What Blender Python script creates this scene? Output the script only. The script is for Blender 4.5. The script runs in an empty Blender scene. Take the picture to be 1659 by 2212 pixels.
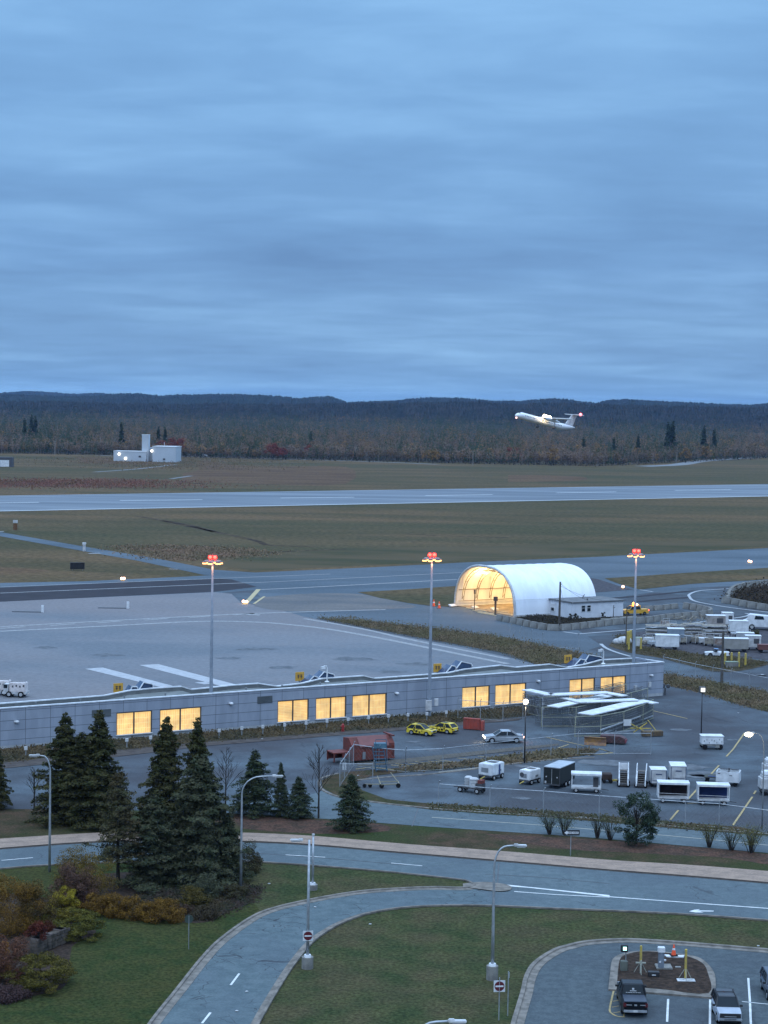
import bpy, bmesh, math, random
import numpy as np
from mathutils import Vector, Matrix
from mathutils.geometry import tessellate_polygon
random.seed(7); RNG = np.random.default_rng(7)
R = math.radians
sc = bpy.context.scene
COL = sc.collection

# ------------------------------------------------------------------ camera
CAM_H, FPX, PITCH, ROLL = 40.0, 4114.5, R(3.137), 0.0165
cd = bpy.data.cameras.new("Camera"); cam = bpy.data.objects.new("Camera", cd); COL.objects.link(cam)
cam.matrix_world = Matrix.Translation((0, 0, CAM_H)) @ Matrix.Rotation(R(90) - PITCH, 4, 'X') @ Matrix.Rotation(ROLL, 4, 'Z')
cd.sensor_fit = 'VERTICAL'; cd.sensor_height = 36; cd.lens = FPX / 2212 * 36
cd.clip_start = 1; cd.clip_end = 40000
sc.camera = cam
sc.view_settings.view_transform = 'Standard'; sc.view_settings.look = 'None'
sc.view_settings.exposure = 0.0; sc.view_settings.gamma = 1
sc.cycles.use_denoising = True
sc.cycles.max_bounces = 6; sc.cycles.volume_bounces = 1
sc.cycles.transparent_max_bounces = 12

# ------------------------------------------------------------------ world: dusk overcast
w = bpy.data.worlds.new("World"); sc.world = w; w.use_nodes = True
nt = w.node_tree; nt.nodes.clear(); N = nt.nodes.new; L = nt.links.new
def mth(op, a, b=None, tree=None):
    t = tree or nt; n = t.nodes.new('ShaderNodeMath'); n.operation = op
    for i, v in enumerate((a, b)):
        if v is None: continue
        if isinstance(v, (int, float)): n.inputs[i].default_value = v
        else: t.links.new(v, n.inputs[i])
    return n.outputs[0]
tc = N('ShaderNodeTexCoord'); sp = N('ShaderNodeSeparateXYZ'); L(tc.outputs['Generated'], sp.inputs[0])
zz = mth('ADD', mth('MAXIMUM', sp.outputs[2], 0.0), 0.085)
cb = N('ShaderNodeCombineXYZ'); L(mth('DIVIDE', sp.outputs[0], zz), cb.inputs[0]); L(mth('DIVIDE', sp.outputs[1], zz), cb.inputs[1])
def wnoise(scale, detail, sx, sy, dist=0.0):
    mp = N('ShaderNodeMapping'); mp.inputs['Scale'].default_value = (sx, sy, 1); L(cb.outputs[0], mp.inputs[0])
    n = N('ShaderNodeTexNoise'); n.inputs['Scale'].default_value = scale; n.inputs['Detail'].default_value = detail
    n.inputs['Roughness'].default_value = 0.55; n.inputs['Distortion'].default_value = dist
    L(mp.outputs[0], n.inputs['Vector']); return n.outputs[0]
n1 = wnoise(0.9, 7, 0.85, 1.0, 0.35); n2 = wnoise(2.6, 8, 0.80, 1.1, 0.35); n3 = wnoise(0.36, 4, 0.9, 1.0, 0.3)
nn = mth('ADD', mth('ADD', mth('MULTIPLY', n1, 0.42), mth('MULTIPLY', n2, 0.26)), mth('MULTIPLY', n3, 0.32))
rp = N('ShaderNodeValToRGB'); L(nn, rp.inputs[0])
rp.color_ramp.elements[0].position = 0.35; rp.color_ramp.elements[0].color = (0.112, 0.256, 0.520, 1)
rp.color_ramp.elements[1].position = 0.65; rp.color_ramp.elements[1].color = (0.222, 0.450, 0.790, 1)
e = rp.color_ramp.elements.new(0.5); e.color = (0.152, 0.332, 0.635, 1)
# brighter with height, as an overcast dusk sky is
mr = N('ShaderNodeMapRange'); L(sp.outputs[2], mr.inputs[0]); mr.inputs[1].default_value = 0.09; mr.inputs[2].default_value = 0.23
mr.inputs[3].default_value = 0.0; mr.inputs[4].default_value = 1.0
mx = N('ShaderNodeMix'); mx.data_type = 'RGBA'; mx.blend_type = 'MULTIPLY'; L(mr.outputs[0], mx.inputs[0]); L(rp.outputs[0], mx.inputs[6]); mx.inputs[7].default_value = (1.38, 1.3, 1.2, 1)
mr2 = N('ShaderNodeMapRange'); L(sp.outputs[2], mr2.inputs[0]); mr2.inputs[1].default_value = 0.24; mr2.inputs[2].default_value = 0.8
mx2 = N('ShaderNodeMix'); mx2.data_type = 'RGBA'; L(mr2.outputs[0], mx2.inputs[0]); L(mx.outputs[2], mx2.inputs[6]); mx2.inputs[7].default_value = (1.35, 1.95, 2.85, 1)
sky = N('ShaderNodeTexSky'); sky.sky_type = 'NISHITA'; sky.sun_disc = False; sky.sun_elevation = R(4); sky.sun_rotation = R(200)
mx3 = N('ShaderNodeMix'); mx3.data_type = 'RGBA'; mx3.blend_type = 'ADD'; mx3.inputs[0].default_value = 0.012
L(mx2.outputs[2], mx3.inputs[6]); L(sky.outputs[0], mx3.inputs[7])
mr4 = N('ShaderNodeMapRange'); L(sp.outputs[2], mr4.inputs[0]); mr4.inputs[1].default_value = 0.0; mr4.inputs[2].default_value = 0.075; mr4.inputs[3].default_value = 1.0; mr4.inputs[4].default_value = 0.0
mx4 = N('ShaderNodeMix'); mx4.data_type = 'RGBA'; mx4.blend_type = 'MULTIPLY'; L(mr4.outputs[0], mx4.inputs[0]); L(mx3.outputs[2], mx4.inputs[6]); mx4.inputs[7].default_value = (1.16, 1.13, 1.02, 1)
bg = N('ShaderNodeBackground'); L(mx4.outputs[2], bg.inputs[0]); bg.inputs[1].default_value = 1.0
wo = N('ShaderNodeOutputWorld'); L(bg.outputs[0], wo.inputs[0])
sd = bpy.data.lights.new("Sun", 'SUN'); sd.energy = 0.5; sd.angle = R(40); sd.color = (1.0, 0.97, 0.93)
so = bpy.data.objects.new("Sun", sd); so.rotation_euler = (R(38), R(-12), R(10)); COL.objects.link(so)

# ------------------------------------------------------------------ measuring helpers
MW = cam.matrix_world.copy(); MR = MW.to_3x3()
def ray(u, v): return MR @ Vector(((u - 829.5) / FPX, -(v - 1106) / FPX, -1))
def G(u, v, h=0.0):
    d = ray(u, v); t = (h - CAM_H) / d.z
    return Vector((d.x * t, d.y * t, h))
def V(u, v, p, n):                       # meet a vertical plane through p with horizontal normal n
    d = ray(u, v); t = (p - Vector((0, 0, CAM_H))).dot(n) / d.dot(n)
    return Vector((0, 0, CAM_H)) + d * t
def K(x0, y0, wd):                        # measurements taken in enlarged crops of the photograph
    s = wd / 1659
    return lambda x, y: ((x0 + x * s) / 1.82278, (y0 + y * s) / 1.82278)
kA = K(0, 1500, 1000); kB = K(1000, 1500, 1000); kC = K(2000, 1500, 1024)
kD = K(0, 2050, 1000); kE = K(1000, 2050, 1000); kF = K(1700, 2150, 800)
kG = K(2300, 2200, 724); kH = K(0, 2600, 800); kI = K(800, 2550, 800); kJ = K(1600, 2550, 700)
kL = K(2300, 2600, 724); kM = K(1700, 2950, 700); kN = K(2300, 2950, 724)
kO = K(0, 3150, 1000); kP = K(800, 3150, 800); kQ = K(1600, 3200, 800); kR_ = K(2000, 3600, 1024)
kS = K(2350, 3650, 400); kT = K(1100, 3600, 1000); kU = K(0, 2900, 1000)
kV = K(2050, 2650, 600); kW = K(2450, 2400, 574); kX = K(1280, 2850, 500); kY = K(2700, 2850, 324); kZ = K(2780, 3780, 244)

# ------------------------------------------------------------------ materials
MATS = {}
def M(name, rgb, rough=0.7, metal=0.0, rgb2=None, scale=1.0, detail=4, bump=0.0, emit=0.0, spec=None, lo=0.41, hi=0.59, grain=None, stretch=None, rgb3=None, scale3=0.05, amt3=0.5):
    if name in MATS: return MATS[name]
    m = bpy.data.materials.new(name); m.use_nodes = True; t = m.node_tree
    b = t.nodes['Principled BSDF']; b.inputs['Roughness'].default_value = rough; b.inputs['Metallic'].default_value = metal
    if spec is None: spec = .03 if rough >= .9 else (.10 if rough >= .8 else None)
    if spec is not None: b.inputs['Specular IOR Level'].default_value = spec
    b.inputs['Base Color'].default_value = (*rgb, 1)
    if emit:
        b.inputs['Emission Color'].default_value = (*rgb, 1); b.inputs['Emission Strength'].default_value = emit
    if rgb2 is None and not emit:
        rgb2 = tuple(min(1, c * 0.82) for c in rgb)
    if rgb2 is not None:
        tcn = t.nodes.new('ShaderNodeTexCoord'); vec = tcn.outputs['Object']
        if stretch:
            mp = t.nodes.new('ShaderNodeMapping'); mp.inputs['Scale'].default_value = stretch; t.links.new(vec, mp.inputs[0]); vec = mp.outputs[0]
        nz = t.nodes.new('ShaderNodeTexNoise'); nz.inputs['Scale'].default_value = scale; nz.inputs['Detail'].default_value = detail
        nz.inputs['Roughness'].default_value = 0.6
        t.links.new(vec, nz.inputs['Vector'])
        r = t.nodes.new('ShaderNodeMapRange'); r.inputs[1].default_value = lo; r.inputs[2].default_value = hi; t.links.new(nz.outputs[0], r.inputs[0])
        mix = t.nodes.new('ShaderNodeMix'); mix.data_type = 'RGBA'; mix.inputs[6].default_value = (*rgb, 1); mix.inputs[7].default_value = (*rgb2, 1)
        t.links.new(r.outputs[0], mix.inputs[0]); out = mix.outputs[2]
        if rgb3 is not None:
            n3 = t.nodes.new('ShaderNodeTexNoise'); n3.inputs['Scale'].default_value = scale3; n3.inputs['Detail'].default_value = 5; t.links.new(vec, n3.inputs['Vector'])
            r3 = t.nodes.new('ShaderNodeMapRange'); r3.inputs[1].default_value = 0.42; r3.inputs[2].default_value = 0.62; r3.inputs[4].default_value = amt3; t.links.new(n3.outputs[0], r3.inputs[0])
            mx = t.nodes.new('ShaderNodeMix'); mx.data_type = 'RGBA'; t.links.new(r3.outputs[0], mx.inputs[0]); t.links.new(out, mx.inputs[6]); mx.inputs[7].default_value = (*rgb3, 1); out = mx.outputs[2]
        if grain:
            ng = t.nodes.new('ShaderNodeTexNoise'); ng.inputs['Scale'].default_value = grain[0]; ng.inputs['Detail'].default_value = 3; ng.inputs['Roughness'].default_value = .7; t.links.new(tcn.outputs['Object'], ng.inputs['Vector'])
            rg = t.nodes.new('ShaderNodeMapRange'); rg.inputs[1].default_value = .38; rg.inputs[2].default_value = .62; rg.inputs[3].default_value = 1 - grain[1]; rg.inputs[4].default_value = 1 + grain[1]; t.links.new(ng.outputs[0], rg.inputs[0])
            vm = t.nodes.new('ShaderNodeVectorMath'); vm.operation = 'SCALE'; t.links.new(out, vm.inputs[0]); t.links.new(rg.outputs[0], vm.inputs['Scale']); out = vm.outputs[0]
        t.links.new(out, b.inputs['Base Color'])
        if bump:
            bp = t.nodes.new('ShaderNodeBump'); bp.inputs['Strength'].default_value = bump; bp.inputs['Distance'].default_value = 0.1
            t.links.new(nz.outputs[0], bp.inputs['Height']); t.links.new(bp.outputs[0], b.inputs['Normal'])
    MATS[name] = m; return m
def cracks(m, scale, strength, stretch=(1, 1, 1), width=0.012, dark=(0.03, 0.03, 0.035)):
    t = m.node_tree; b = t.nodes['Principled BSDF']; src = b.inputs['Base Color'].links[0].from_socket
    tcn = t.nodes.new('ShaderNodeTexCoord'); mp = t.nodes.new('ShaderNodeMapping'); mp.inputs['Scale'].default_value = stretch
    nz = t.nodes.new('ShaderNodeTexNoise'); nz.inputs['Scale'].default_value = 0.5; nz.inputs['Detail'].default_value = 4; t.links.new(tcn.outputs['Object'], nz.inputs['Vector'])
    ad = t.nodes.new('ShaderNodeVectorMath'); ad.operation = 'MULTIPLY_ADD'; ad.inputs[1].default_value = (2.2, 2.2, 0); t.links.new(nz.outputs['Color'], ad.inputs[0]); t.links.new(tcn.outputs['Object'], ad.inputs[2])
    t.links.new(ad.outputs[0], mp.inputs[0])
    vo = t.nodes.new('ShaderNodeTexVoronoi'); vo.feature = 'DISTANCE_TO_EDGE'; vo.inputs['Scale'].default_value = scale; t.links.new(mp.outputs[0], vo.inputs['Vector'])
    r = t.nodes.new('ShaderNodeMapRange'); r.inputs[1].default_value = width * 0.3; r.inputs[2].default_value = width; r.inputs[3].default_value = strength; r.inputs[4].default_value = 0; t.links.new(vo.outputs[0], r.inputs[0])
    n2 = t.nodes.new('ShaderNodeTexNoise'); n2.inputs['Scale'].default_value = 0.18; n2.inputs['Detail'].default_value = 3; t.links.new(tcn.outputs['Object'], n2.inputs['Vector'])
    r2 = t.nodes.new('ShaderNodeMapRange'); r2.inputs[1].default_value = 0.45; r2.inputs[2].default_value = 0.56; t.links.new(n2.outputs[0], r2.inputs[0])
    f = mth('MULTIPLY', r.outputs[0], r2.outputs[0], t)
    mx = t.nodes.new('ShaderNodeMix'); mx.data_type = 'RGBA'; t.links.new(f, mx.inputs[0]); t.links.new(src, mx.inputs[6]); mx.inputs[7].default_value = (*dark, 1)
    t.links.new(mx.outputs[2], b.inputs['Base Color']); return m

field = M('field_grass', (0.112, 0.075, 0.041), 0.95, rgb2=(0.070, 0.056, 0.030), scale=0.035, detail=9, stretch=(0.3, 1, 1), rgb3=(0.046, 0.050, 0.026), scale3=0.012, amt3=0.6, grain=(.6, .30))
lawn = M('lawn_grass', (0.054, 0.056, 0.024), 0.95, rgb2=(0.033, 0.044, 0.018), scale=0.35, detail=9, rgb3=(0.074, 0.052, 0.032), scale3=0.22, amt3=0.45, grain=(3.5, .38))
lawnL = M('lush_grass', (0.040, 0.044, 0.015), 0.95, rgb2=(0.024, 0.036, 0.012), scale=0.5, detail=9, rgb3=(0.050, 0.044, 0.016), scale3=0.12, amt3=0.4, grain=(3.5, .38))
berm = M('berm_grass', (0.070, 0.046, 0.029), 0.95, rgb2=(0.040, 0.036, 0.019), scale=0.5, detail=9, rgb3=(0.030, 0.044, 0.015), scale3=0.07, amt3=0.9, grain=(5, .3))
weeds = M('dry_weeds', (0.090, 0.068, 0.044), 0.95, rgb2=(0.045, 0.038, 0.024), scale=0.8, detail=6, grain=(2, .3))
soil = M('mulch', (0.056, 0.038, 0.029), 0.95, rgb2=(0.028, 0.021, 0.017), scale=3, detail=6, bump=0.3, grain=(12, .3))
concrete_ap = M('apron_concrete', (0.155, 0.158, 0.168), 0.8, rgb2=(0.122, 0.134, 0.148), scale=0.06, detail=9, stretch=(0.5, 1, 1), rgb3=(0.180, 0.155, 0.150), scale3=0.018, amt3=0.6, grain=(1.2, .10))
taxi_as = M('taxiway_asphalt', (0.096, 0.118, 0.138), 0.85, rgb2=(0.066, 0.084, 0.100), scale=0.05, detail=9, stretch=(0.35, 1, 1), rgb3=(0.075, 0.088, 0.10), scale3=0.02, grain=(1.5, .12))
dark_as = M('new_asphalt', (0.036, 0.033, 0.038), 0.85, rgb2=(0.030, 0.028, 0.032), scale=0.2)
lot_as = cracks(M('lot_asphalt', (0.088, 0.108, 0.124), 0.88, rgb2=(0.058, 0.068, 0.078), scale=0.16, detail=9, rgb3=(0.050, 0.048, 0.053), scale3=0.06, amt3=0.75, grain=(4, .10)), 0.14, 0.45, width=0.018)
road_as = cracks(M('road_asphalt', (0.104, 0.130, 0.138), 0.85, rgb2=(0.084, 0.108, 0.116), scale=1.2, detail=9, rgb3=(0.075, 0.092, 0.105), scale3=0.1, amt3=0.7, grain=(6, .10)), 0.22, 0.45, width=0.010)
ramp_as = cracks(M('ramp_asphalt', (0.100, 0.128, 0.136), 0.85, rgb2=(0.076, 0.102, 0.110), scale=0.8, detail=9, rgb3=(0.080, 0.100, 0.115), scale3=0.12, grain=(6, .10)), 0.55, 0.8, stretch=(1.0, 1.5, 1), width=0.022)
park_as = cracks(M('parking_asphalt', (0.078, 0.094, 0.100), 0.85, rgb2=(0.060, 0.073, 0.079), scale=1.5, detail=9, rgb3=(0.052, 0.058, 0.068), scale3=0.12, amt3=0.5, grain=(7, .12)), 0.1, 0.4, width=0.008)
runway_as = M('runway_asphalt', (0.170, 0.190, 0.210), 0.85, rgb2=(0.115, 0.132, 0.150), scale=0.05, stretch=(0.15, 1, 1), detail=7)
walkc = M('sidewalk_concrete', (0.300, 0.218, 0.168), 0.9, rgb2=(0.240, 0.178, 0.140), scale=0.8, detail=6, grain=(5, .1))
kerbc = M('kerb_concrete', (0.210, 0.185, 0.160), 0.9, rgb2=(0.130, 0.118, 0.104), scale=1.2, detail=6)
wpaint = M('white_paint', (0.60, 0.60, 0.58), 0.7, rgb2=(0.48, 0.49, 0.48), scale=1.5)
wworn = M('worn_white_paint', (0.30, 0.30, 0.30), 0.8, rgb2=(0.22, 0.22, 0.22), scale=1.5)
ypaint = M('yellow_paint', (0.38, 0.27, 0.10), 0.75, rgb2=(0.26, 0.20, 0.10), scale=2.0)
gravel = M('gravel', (0.085, 0.080, 0.085), 0.95, rgb2=(0.05, 0.048, 0.055), scale=1.5)
white = M('white_metal', (0.66, 0.67, 0.68), 0.45, rgb2=(0.52, 0.53, 0.54), scale=1.2)
whiteD = M('dull_white', (0.50, 0.50, 0.50), 0.6, rgb2=(0.36, 0.36, 0.36), scale=1.5)
fabric = M('white_fabric', (0.72, 0.74, 0.75), 0.6, rgb2=(0.62, 0.65, 0.67), scale=0.25)
galv = M('galvanised_steel', (0.42, 0.44, 0.46), 0.45, 0.5, rgb2=(0.32, 0.34, 0.36), scale=2)
grey = M('grey_paint', (0.20, 0.21, 0.22), 0.6)
dgrey = M('dark_grey', (0.06, 0.06, 0.065), 0.6)
black = M('black_paint', (0.012, 0.012, 0.014), 0.35, rgb2=(0.018, 0.018, 0.02))
rubber = M('tyre_rubber', (0.015, 0.015, 0.016), 0.85)
glass = M('dark_glass', (0.014, 0.020, 0.025), 0.25, rgb2=(0.016, 0.022, 0.027), spec=0.12)
rust = M('rust_red_paint', (0.150, 0.028, 0.018), 0.75, rgb2=(0.095, 0.022, 0.016), scale=1.2)
yellow = M('yellow_car_paint', (0.62, 0.46, 0.03), 0.3, rgb2=(0.60, 0.44, 0.03))
ysafe = M('safety_yellow', (0.50, 0.36, 0.05), 0.6, rgb2=(0.36, 0.27, 0.08), scale=3)
orange = M('cone_orange', (0.85, 0.10, 0.03), 0.5, rgb2=(0.75, 0.09, 0.03))
bluep = M('blue_paint', (0.02, 0.05, 0.16), 0.6)
tealp = M('teal_paint', (0.025, 0.075, 0.115), 0.7)
conc = M('concrete', (0.24, 0.23, 0.21), 0.9, rgb2=(0.16, 0.155, 0.145), scale=1.2, detail=6)
wood = M('weathered_wood', (0.105, 0.095, 0.085), 0.9, rgb2=(0.07, 0.062, 0.055), scale=4)
bark = M('bark', (0.045, 0.038, 0.033), 0.95, rgb2=(0.03, 0.026, 0.022), scale=3)
barkp = M('pale_bark', (0.21, 0.19, 0.17), 0.95)
tan = M('tan_canvas', (0.30, 0.27, 0.22), 0.8, rgb2=(0.17, 0.15, 0.13), scale=2.0)
beam = M('old_timber', (0.24, 0.19, 0.13), 0.85, rgb2=(0.14, 0.11, 0.08), scale=2)
redp = M('sign_red', (0.11, 0.008, 0.014), 0.5)

# ------------------------------------------------------------------ mesh builder
def tag(o, label=None, cat=None, group=None, kind=None):
    if label: o['label'] = label
    if cat: o['category'] = cat
    if group: o['group'] = group
    if kind: o['kind'] = kind
    return o
def thing(name, label, cat, loc=(0, 0, 0), rz=0.0, group=None):
    o = bpy.data.objects.new(name, None); o.empty_display_size = 0.3; COL.objects.link(o)
    o.location = loc; o.rotation_euler = (0, 0, rz); return tag(o, label, cat, group)
class MB:
    def __init__(s): s.v = []; s.f = []; s.mi = []; s.m = 0
    def add(s, vs, fs):
        n = len(s.v); s.v += [tuple(x) for x in vs]; s.f += [tuple(i + n for i in f) for f in fs]; s.mi += [s.m] * len(fs); return s
    def box(s, c, d, rz=0.0, tilt=None):
        x, y, z = d[0] / 2, d[1] / 2, d[2] / 2
        p = [Vector((i, j, k)) for k in (-z, z) for j in (-y, y) for i in (-x, x)]
        m = Matrix.Rotation(rz, 3, 'Z')
        if tilt is not None: m = m @ tilt
        p = [m @ q + Vector(c) for q in p]
        return s.add(p, [(0, 2, 3, 1), (4, 5, 7, 6), (0, 1, 5, 4), (2, 6, 7, 3), (0, 4, 6, 2), (1, 3, 7, 5)])
    def bar(s, a, b, w_, h_):
        a = Vector(a); b = Vector(b); d = (b - a); l = d.length
        if l < 1e-6: return s
        d.normalize(); up = Vector((0, 0, 1)) if abs(d.z) < 0.95 else Vector((1, 0, 0))
        sx = d.cross(up).normalized(); uy = sx.cross(d)
        p = [q + sx * (i * w_ / 2) + uy * (j * h_ / 2) for q in (a, b) for j in (-1, 1) for i in (-1, 1)]
        return s.add(p, [(0, 1, 3, 2), (4, 6, 7, 5), (0, 4, 5, 1), (2, 3, 7, 6), (0, 2, 6, 4), (1, 5, 7, 3)])
    def tube(s, pts, rs, n=8, cap=True):
        if isinstance(rs, (int, float)): rs = [rs] * len(pts)
        pts = [Vector(p) for p in pts]; base = len(s.v); prev = None
        for i, p in enumerate(pts):
            d = (pts[min(i + 1, len(pts) - 1)] - pts[max(i - 1, 0)])
            if d.length < 1e-9: d = Vector((0, 0, 1))
            d.normalize()
            if prev is None:
                a = Vector((1, 0, 0)) if abs(d.x) < 0.9 else Vector((0, 1, 0)); prev = d.cross(a).normalized()
            else:
                prev = (prev - d * prev.dot(d)).normalized()
            q = d.cross(prev)
            for k in range(n):
                an = 2 * math.pi * k / n; s.v.append(tuple(p + (prev * math.cos(an) + q * math.sin(an)) * rs[i]))
        fs = [(base + i * n + k, base + i * n + (k + 1) % n, base + (i + 1) * n + (k + 1) % n, base + (i + 1) * n + k) for i in range(len(pts) - 1) for k in range(n)]
        if cap and n > 2: fs += [tuple(base + k for k in reversed(range(n))), tuple(base + (len(pts) - 1) * n + k for k in range(n))]
        s.f += fs; s.mi += [s.m] * len(fs); return s
    def prism(s, poly, z0, z1):
        n = len(poly); vs = [(p[0], p[1], z0) for p in poly] + [(p[0], p[1], z1) for p in poly]
        tr = tessellate_polygon([[Vector((p[0], p[1], 0)) for p in poly]])
        fs = [tuple(reversed([i for i in t])) for t in tr] + [tuple(i + n for i in t) for t in tr]
        fs += [(i, (i + 1) % n, (i + 1) % n + n, i + n) for i in range(n)]
        return s.add(vs, fs)
    def side(s, prof, wfn):                # side profile (x,z) extruded across y, half width wfn(x,z)
        n = len(prof); vs = [(x, -wfn(x, z), z) for x, z in prof] + [(x, wfn(x, z), z) for x, z in prof]
        tr = tessellate_polygon([[Vector((p[0], p[1], 0)) for p in prof]])
        fs = [tuple(t) for t in tr] + [tuple(i + n for i in reversed(t)) for t in tr]
        fs += [(i, i + n, (i + 1) % n + n, (i + 1) % n) for i in range(n)]
        return s.add(vs, fs)
    def ball(s, c, r, nu=10, nv=7):
        if isinstance(r, (int, float)): r = (r, r, r)
        b = len(s.v); n0 = len(s.f)
        for j in range(nv + 1):
            ph = math.pi * j / nv
            for i in range(nu):
                th = 2 * math.pi * i / nu
                s.v.append((c[0] + r[0] * math.sin(ph) * math.cos(th), c[1] + r[1] * math.sin(ph) * math.sin(th), c[2] + r[2] * math.cos(ph)))
        s.f += [(b + j * nu + i, b + (j + 1) * nu + i, b + (j + 1) * nu + (i + 1) % nu, b + j * nu + (i + 1) % nu) for j in range(nv) for i in range(nu)]
        s.mi += [s.m] * (len(s.f) - n0); return s
    def build(s, name, mat, parent=None, smooth=False, bevel=0.0, loc=None, rz=None):
        me = bpy.data.meshes.new(name); me.from_pydata(s.v, [], s.f)
        for m_ in (mat if isinstance(mat, (list, tuple)) else [mat]): me.materials.append(m_)
        if isinstance(mat, (list, tuple)): me.polygons.foreach_set('material_index', s.mi)
        if smooth: me.polygons.foreach_set('use_smooth', [True] * len(me.polygons))
        bm = bmesh.new(); bm.from_mesh(me); bmesh.ops.recalc_face_normals(bm, faces=bm.faces)
        if bevel:
            bmesh.ops.remove_doubles(bm, verts=bm.verts, dist=0.0005)
            ed = [e for e in bm.edges if len(e.link_faces) == 2 and e.calc_face_angle(0) > 0.4]
            bmesh.ops.bevel(bm, geom=ed, offset=bevel, segments=2, affect='EDGES', clamp_overlap=True)
        bm.to_mesh(me); bm.free()
        o = bpy.data.objects.new(name, me); COL.objects.link(o)
        if parent: o.parent = parent
        if loc is not None: o.location = loc
        if rz is not None: o.rotation_euler.z = rz
        return o
def copy_tree(o, parent=None):
    c = o.copy(); COL.objects.link(c); c.parent = parent
    for ch in [x for x in o.children]: copy_tree(ch, c)
    return c
def place(o, loc, rz, label=None, scale=None):
    o.location = loc; o.rotation_euler.z = rz
    if label: o['label'] = label
    if scale: o.scale = (scale,) * 3 if isinstance(scale, (int, float)) else scale
    return o
def cr(pts, n=6):                          # smooth curve through points
    pts = [Vector((p[0], p[1])) for p in pts]; out = []
    for i in range(len(pts) - 1):
        p0 = pts[max(i - 1, 0)]; p1 = pts[i]; p2 = pts[i + 1]; p3 = pts[min(i + 2, len(pts) - 1)]
        for k in range(n):
            t = k / n
            out.append(0.5 * ((2 * p1) + (p2 - p0) * t + (2 * p0 - 5 * p1 + 4 * p2 - p3) * t * t + (3 * p1 - p0 - 3 * p2 + p3) * t ** 3))
    out.append(pts[-1]); return out
def gp(px): return [G(*p).xy for p in px]
def sheet_mb(mb, pts, z):
    pts = [Vector((p[0], p[1])) for p in pts]
    tr = tessellate_polygon([[Vector((p[0], p[1], 0)) for p in pts]])
    fs = []
    for t in tr:
        a, b, c = (pts[i] for i in t)
        fs.append(t if (b - a).cross(c - a) > 0 else tuple(reversed(t)))
    mb.add([(p.x, p.y, z) for p in pts], fs)
def sheet(name, pts, z, mat):
    mb = MB(); sheet_mb(mb, pts, z); o = mb.build(name, mat)
    return tag(o, kind='structure')
def strip_mb(mb, pts, wd, z, off=0.0):
    pts = [Vector((p[0], p[1])) for p in pts]; a = []; n = len(pts)
    for i in range(n):
        d = (pts[min(i + 1, n - 1)] - pts[max(i - 1, 0)]).normalized(); nrm = Vector((-d.y, d.x))
        a += [pts[i] + nrm * (off + wd / 2), pts[i] + nrm * (off - wd / 2)]
    mb.add([(p.x, p.y, z) for p in a], [(2 * i, 2 * i + 1, 2 * i + 3, 2 * i + 2) for i in range(n - 1)])
def kerb_mb(mb, pts, wd=0.22, h=0.15, gut=0.4, side=1, z0=0.02):   # raised kerb with a flat concrete gutter on the road side
    pts = [Vector((p[0], p[1])) for p in pts]; n = len(pts); prof = [(0, z0), (0, h), (wd, h), (wd + 0.03, z0 + 0.03), (wd + gut, z0 + 0.03), (wd + gut, z0 - 0.02)]
    vs = []
    for i in range(n):
        d = (pts[min(i + 1, n - 1)] - pts[max(i - 1, 0)]).normalized(); nrm = Vector((-d.y, d.x)) * side
        for o_, z in prof: q = pts[i] + nrm * o_; vs.append((q.x, q.y, z))
    k = len(prof)
    mb.add(vs, [(i * k + j, i * k + j + 1, (i + 1) * k + j + 1, (i + 1) * k + j) for i in range(n - 1) for j in range(k - 1)])

# ------------------------------------------------------------------ setting: ground, pavements
tag((lambda m: (m.add([(-9000, -400, 0), (9000, -400, 0), (9000, 11500, 0), (-9000, 11500, 0)], [(0, 1, 2, 3)]), m.build('ground', field))[1])(MB()), kind='structure')
sheet('lawn', gp([(-300, 1800), (1990, 1830), (2300, 2600), (-600, 2600)]), 0.010, lawn)
sheet('grass_verge', gp([(-200, 1742), (250, 1748), (489, 1752), (722, 1766), (933, 1782), (1262, 1804), (1760, 1850), (1760, 1905), (1400, 1868), (1000, 1835), (678, 1811), (520, 1804), (200, 1804), (-200, 1828)]), 0.020, berm)
sheet('lush_lawn', gp([(-300, 1872), (106, 1868), (400, 1862), (470, 1866), (560, 1965), (470, 2032), (428, 2075), (378, 2138), (318, 2212), (230, 2400), (-500, 2400)]), 0.020, lawnL)
ap_pts = gp([(-350, 1277)]) + gp([(0, 1259.5), (180, 1256), (400, 1246), (549, 1237), (800, 1226), (987, 1216), (1290, 1203), (1659, 1184), (1900, 1170), (2050, 1500), (1760, 1852), (1262, 1808), (933, 1786), (722, 1770), (489, 1756), (250, 1750), (0, 1748), (-200, 1755), (-350, 1700)])
sheet('service_pavement', ap_pts, 0.030, lot_as)
sheet('taxiway', gp([(-350, 1277), (0, 1259.5), (180, 1256), (400, 1246), (549, 1237), (800, 1226), (987, 1216), (1290, 1203), (1659, 1184), (1900, 1170), (1950, 1262), (1659, 1262), (1500, 1270), (1380, 1284), (1275, 1300), (1200, 1330), (1300, 1395), (1250, 1412), (1097, 1384), (900, 1356), (684, 1338), (600, 1330), (549, 1275), (300, 1296), (-350, 1330)]), 0.036, taxi_as)
sheet('apron', gp([(-350, 1322), (0, 1300), (300, 1287), (463, 1279.5), (500, 1283), (520, 1302), (600, 1316), (658, 1333), (880, 1377), (1000, 1399), (1097, 1420), (1180, 1442), (900, 1480), (400, 1510), (0, 1540), (-350, 1560)]), 0.042, concrete_ap)
sheet('taxiway_resurfaced', gp([(-350, 1287), (0, 1270), (300, 1257), (463, 1249.6), (500, 1252), (555, 1268), (463, 1279), (200, 1291), (-350, 1317)]), 0.046, dark_as)
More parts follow.
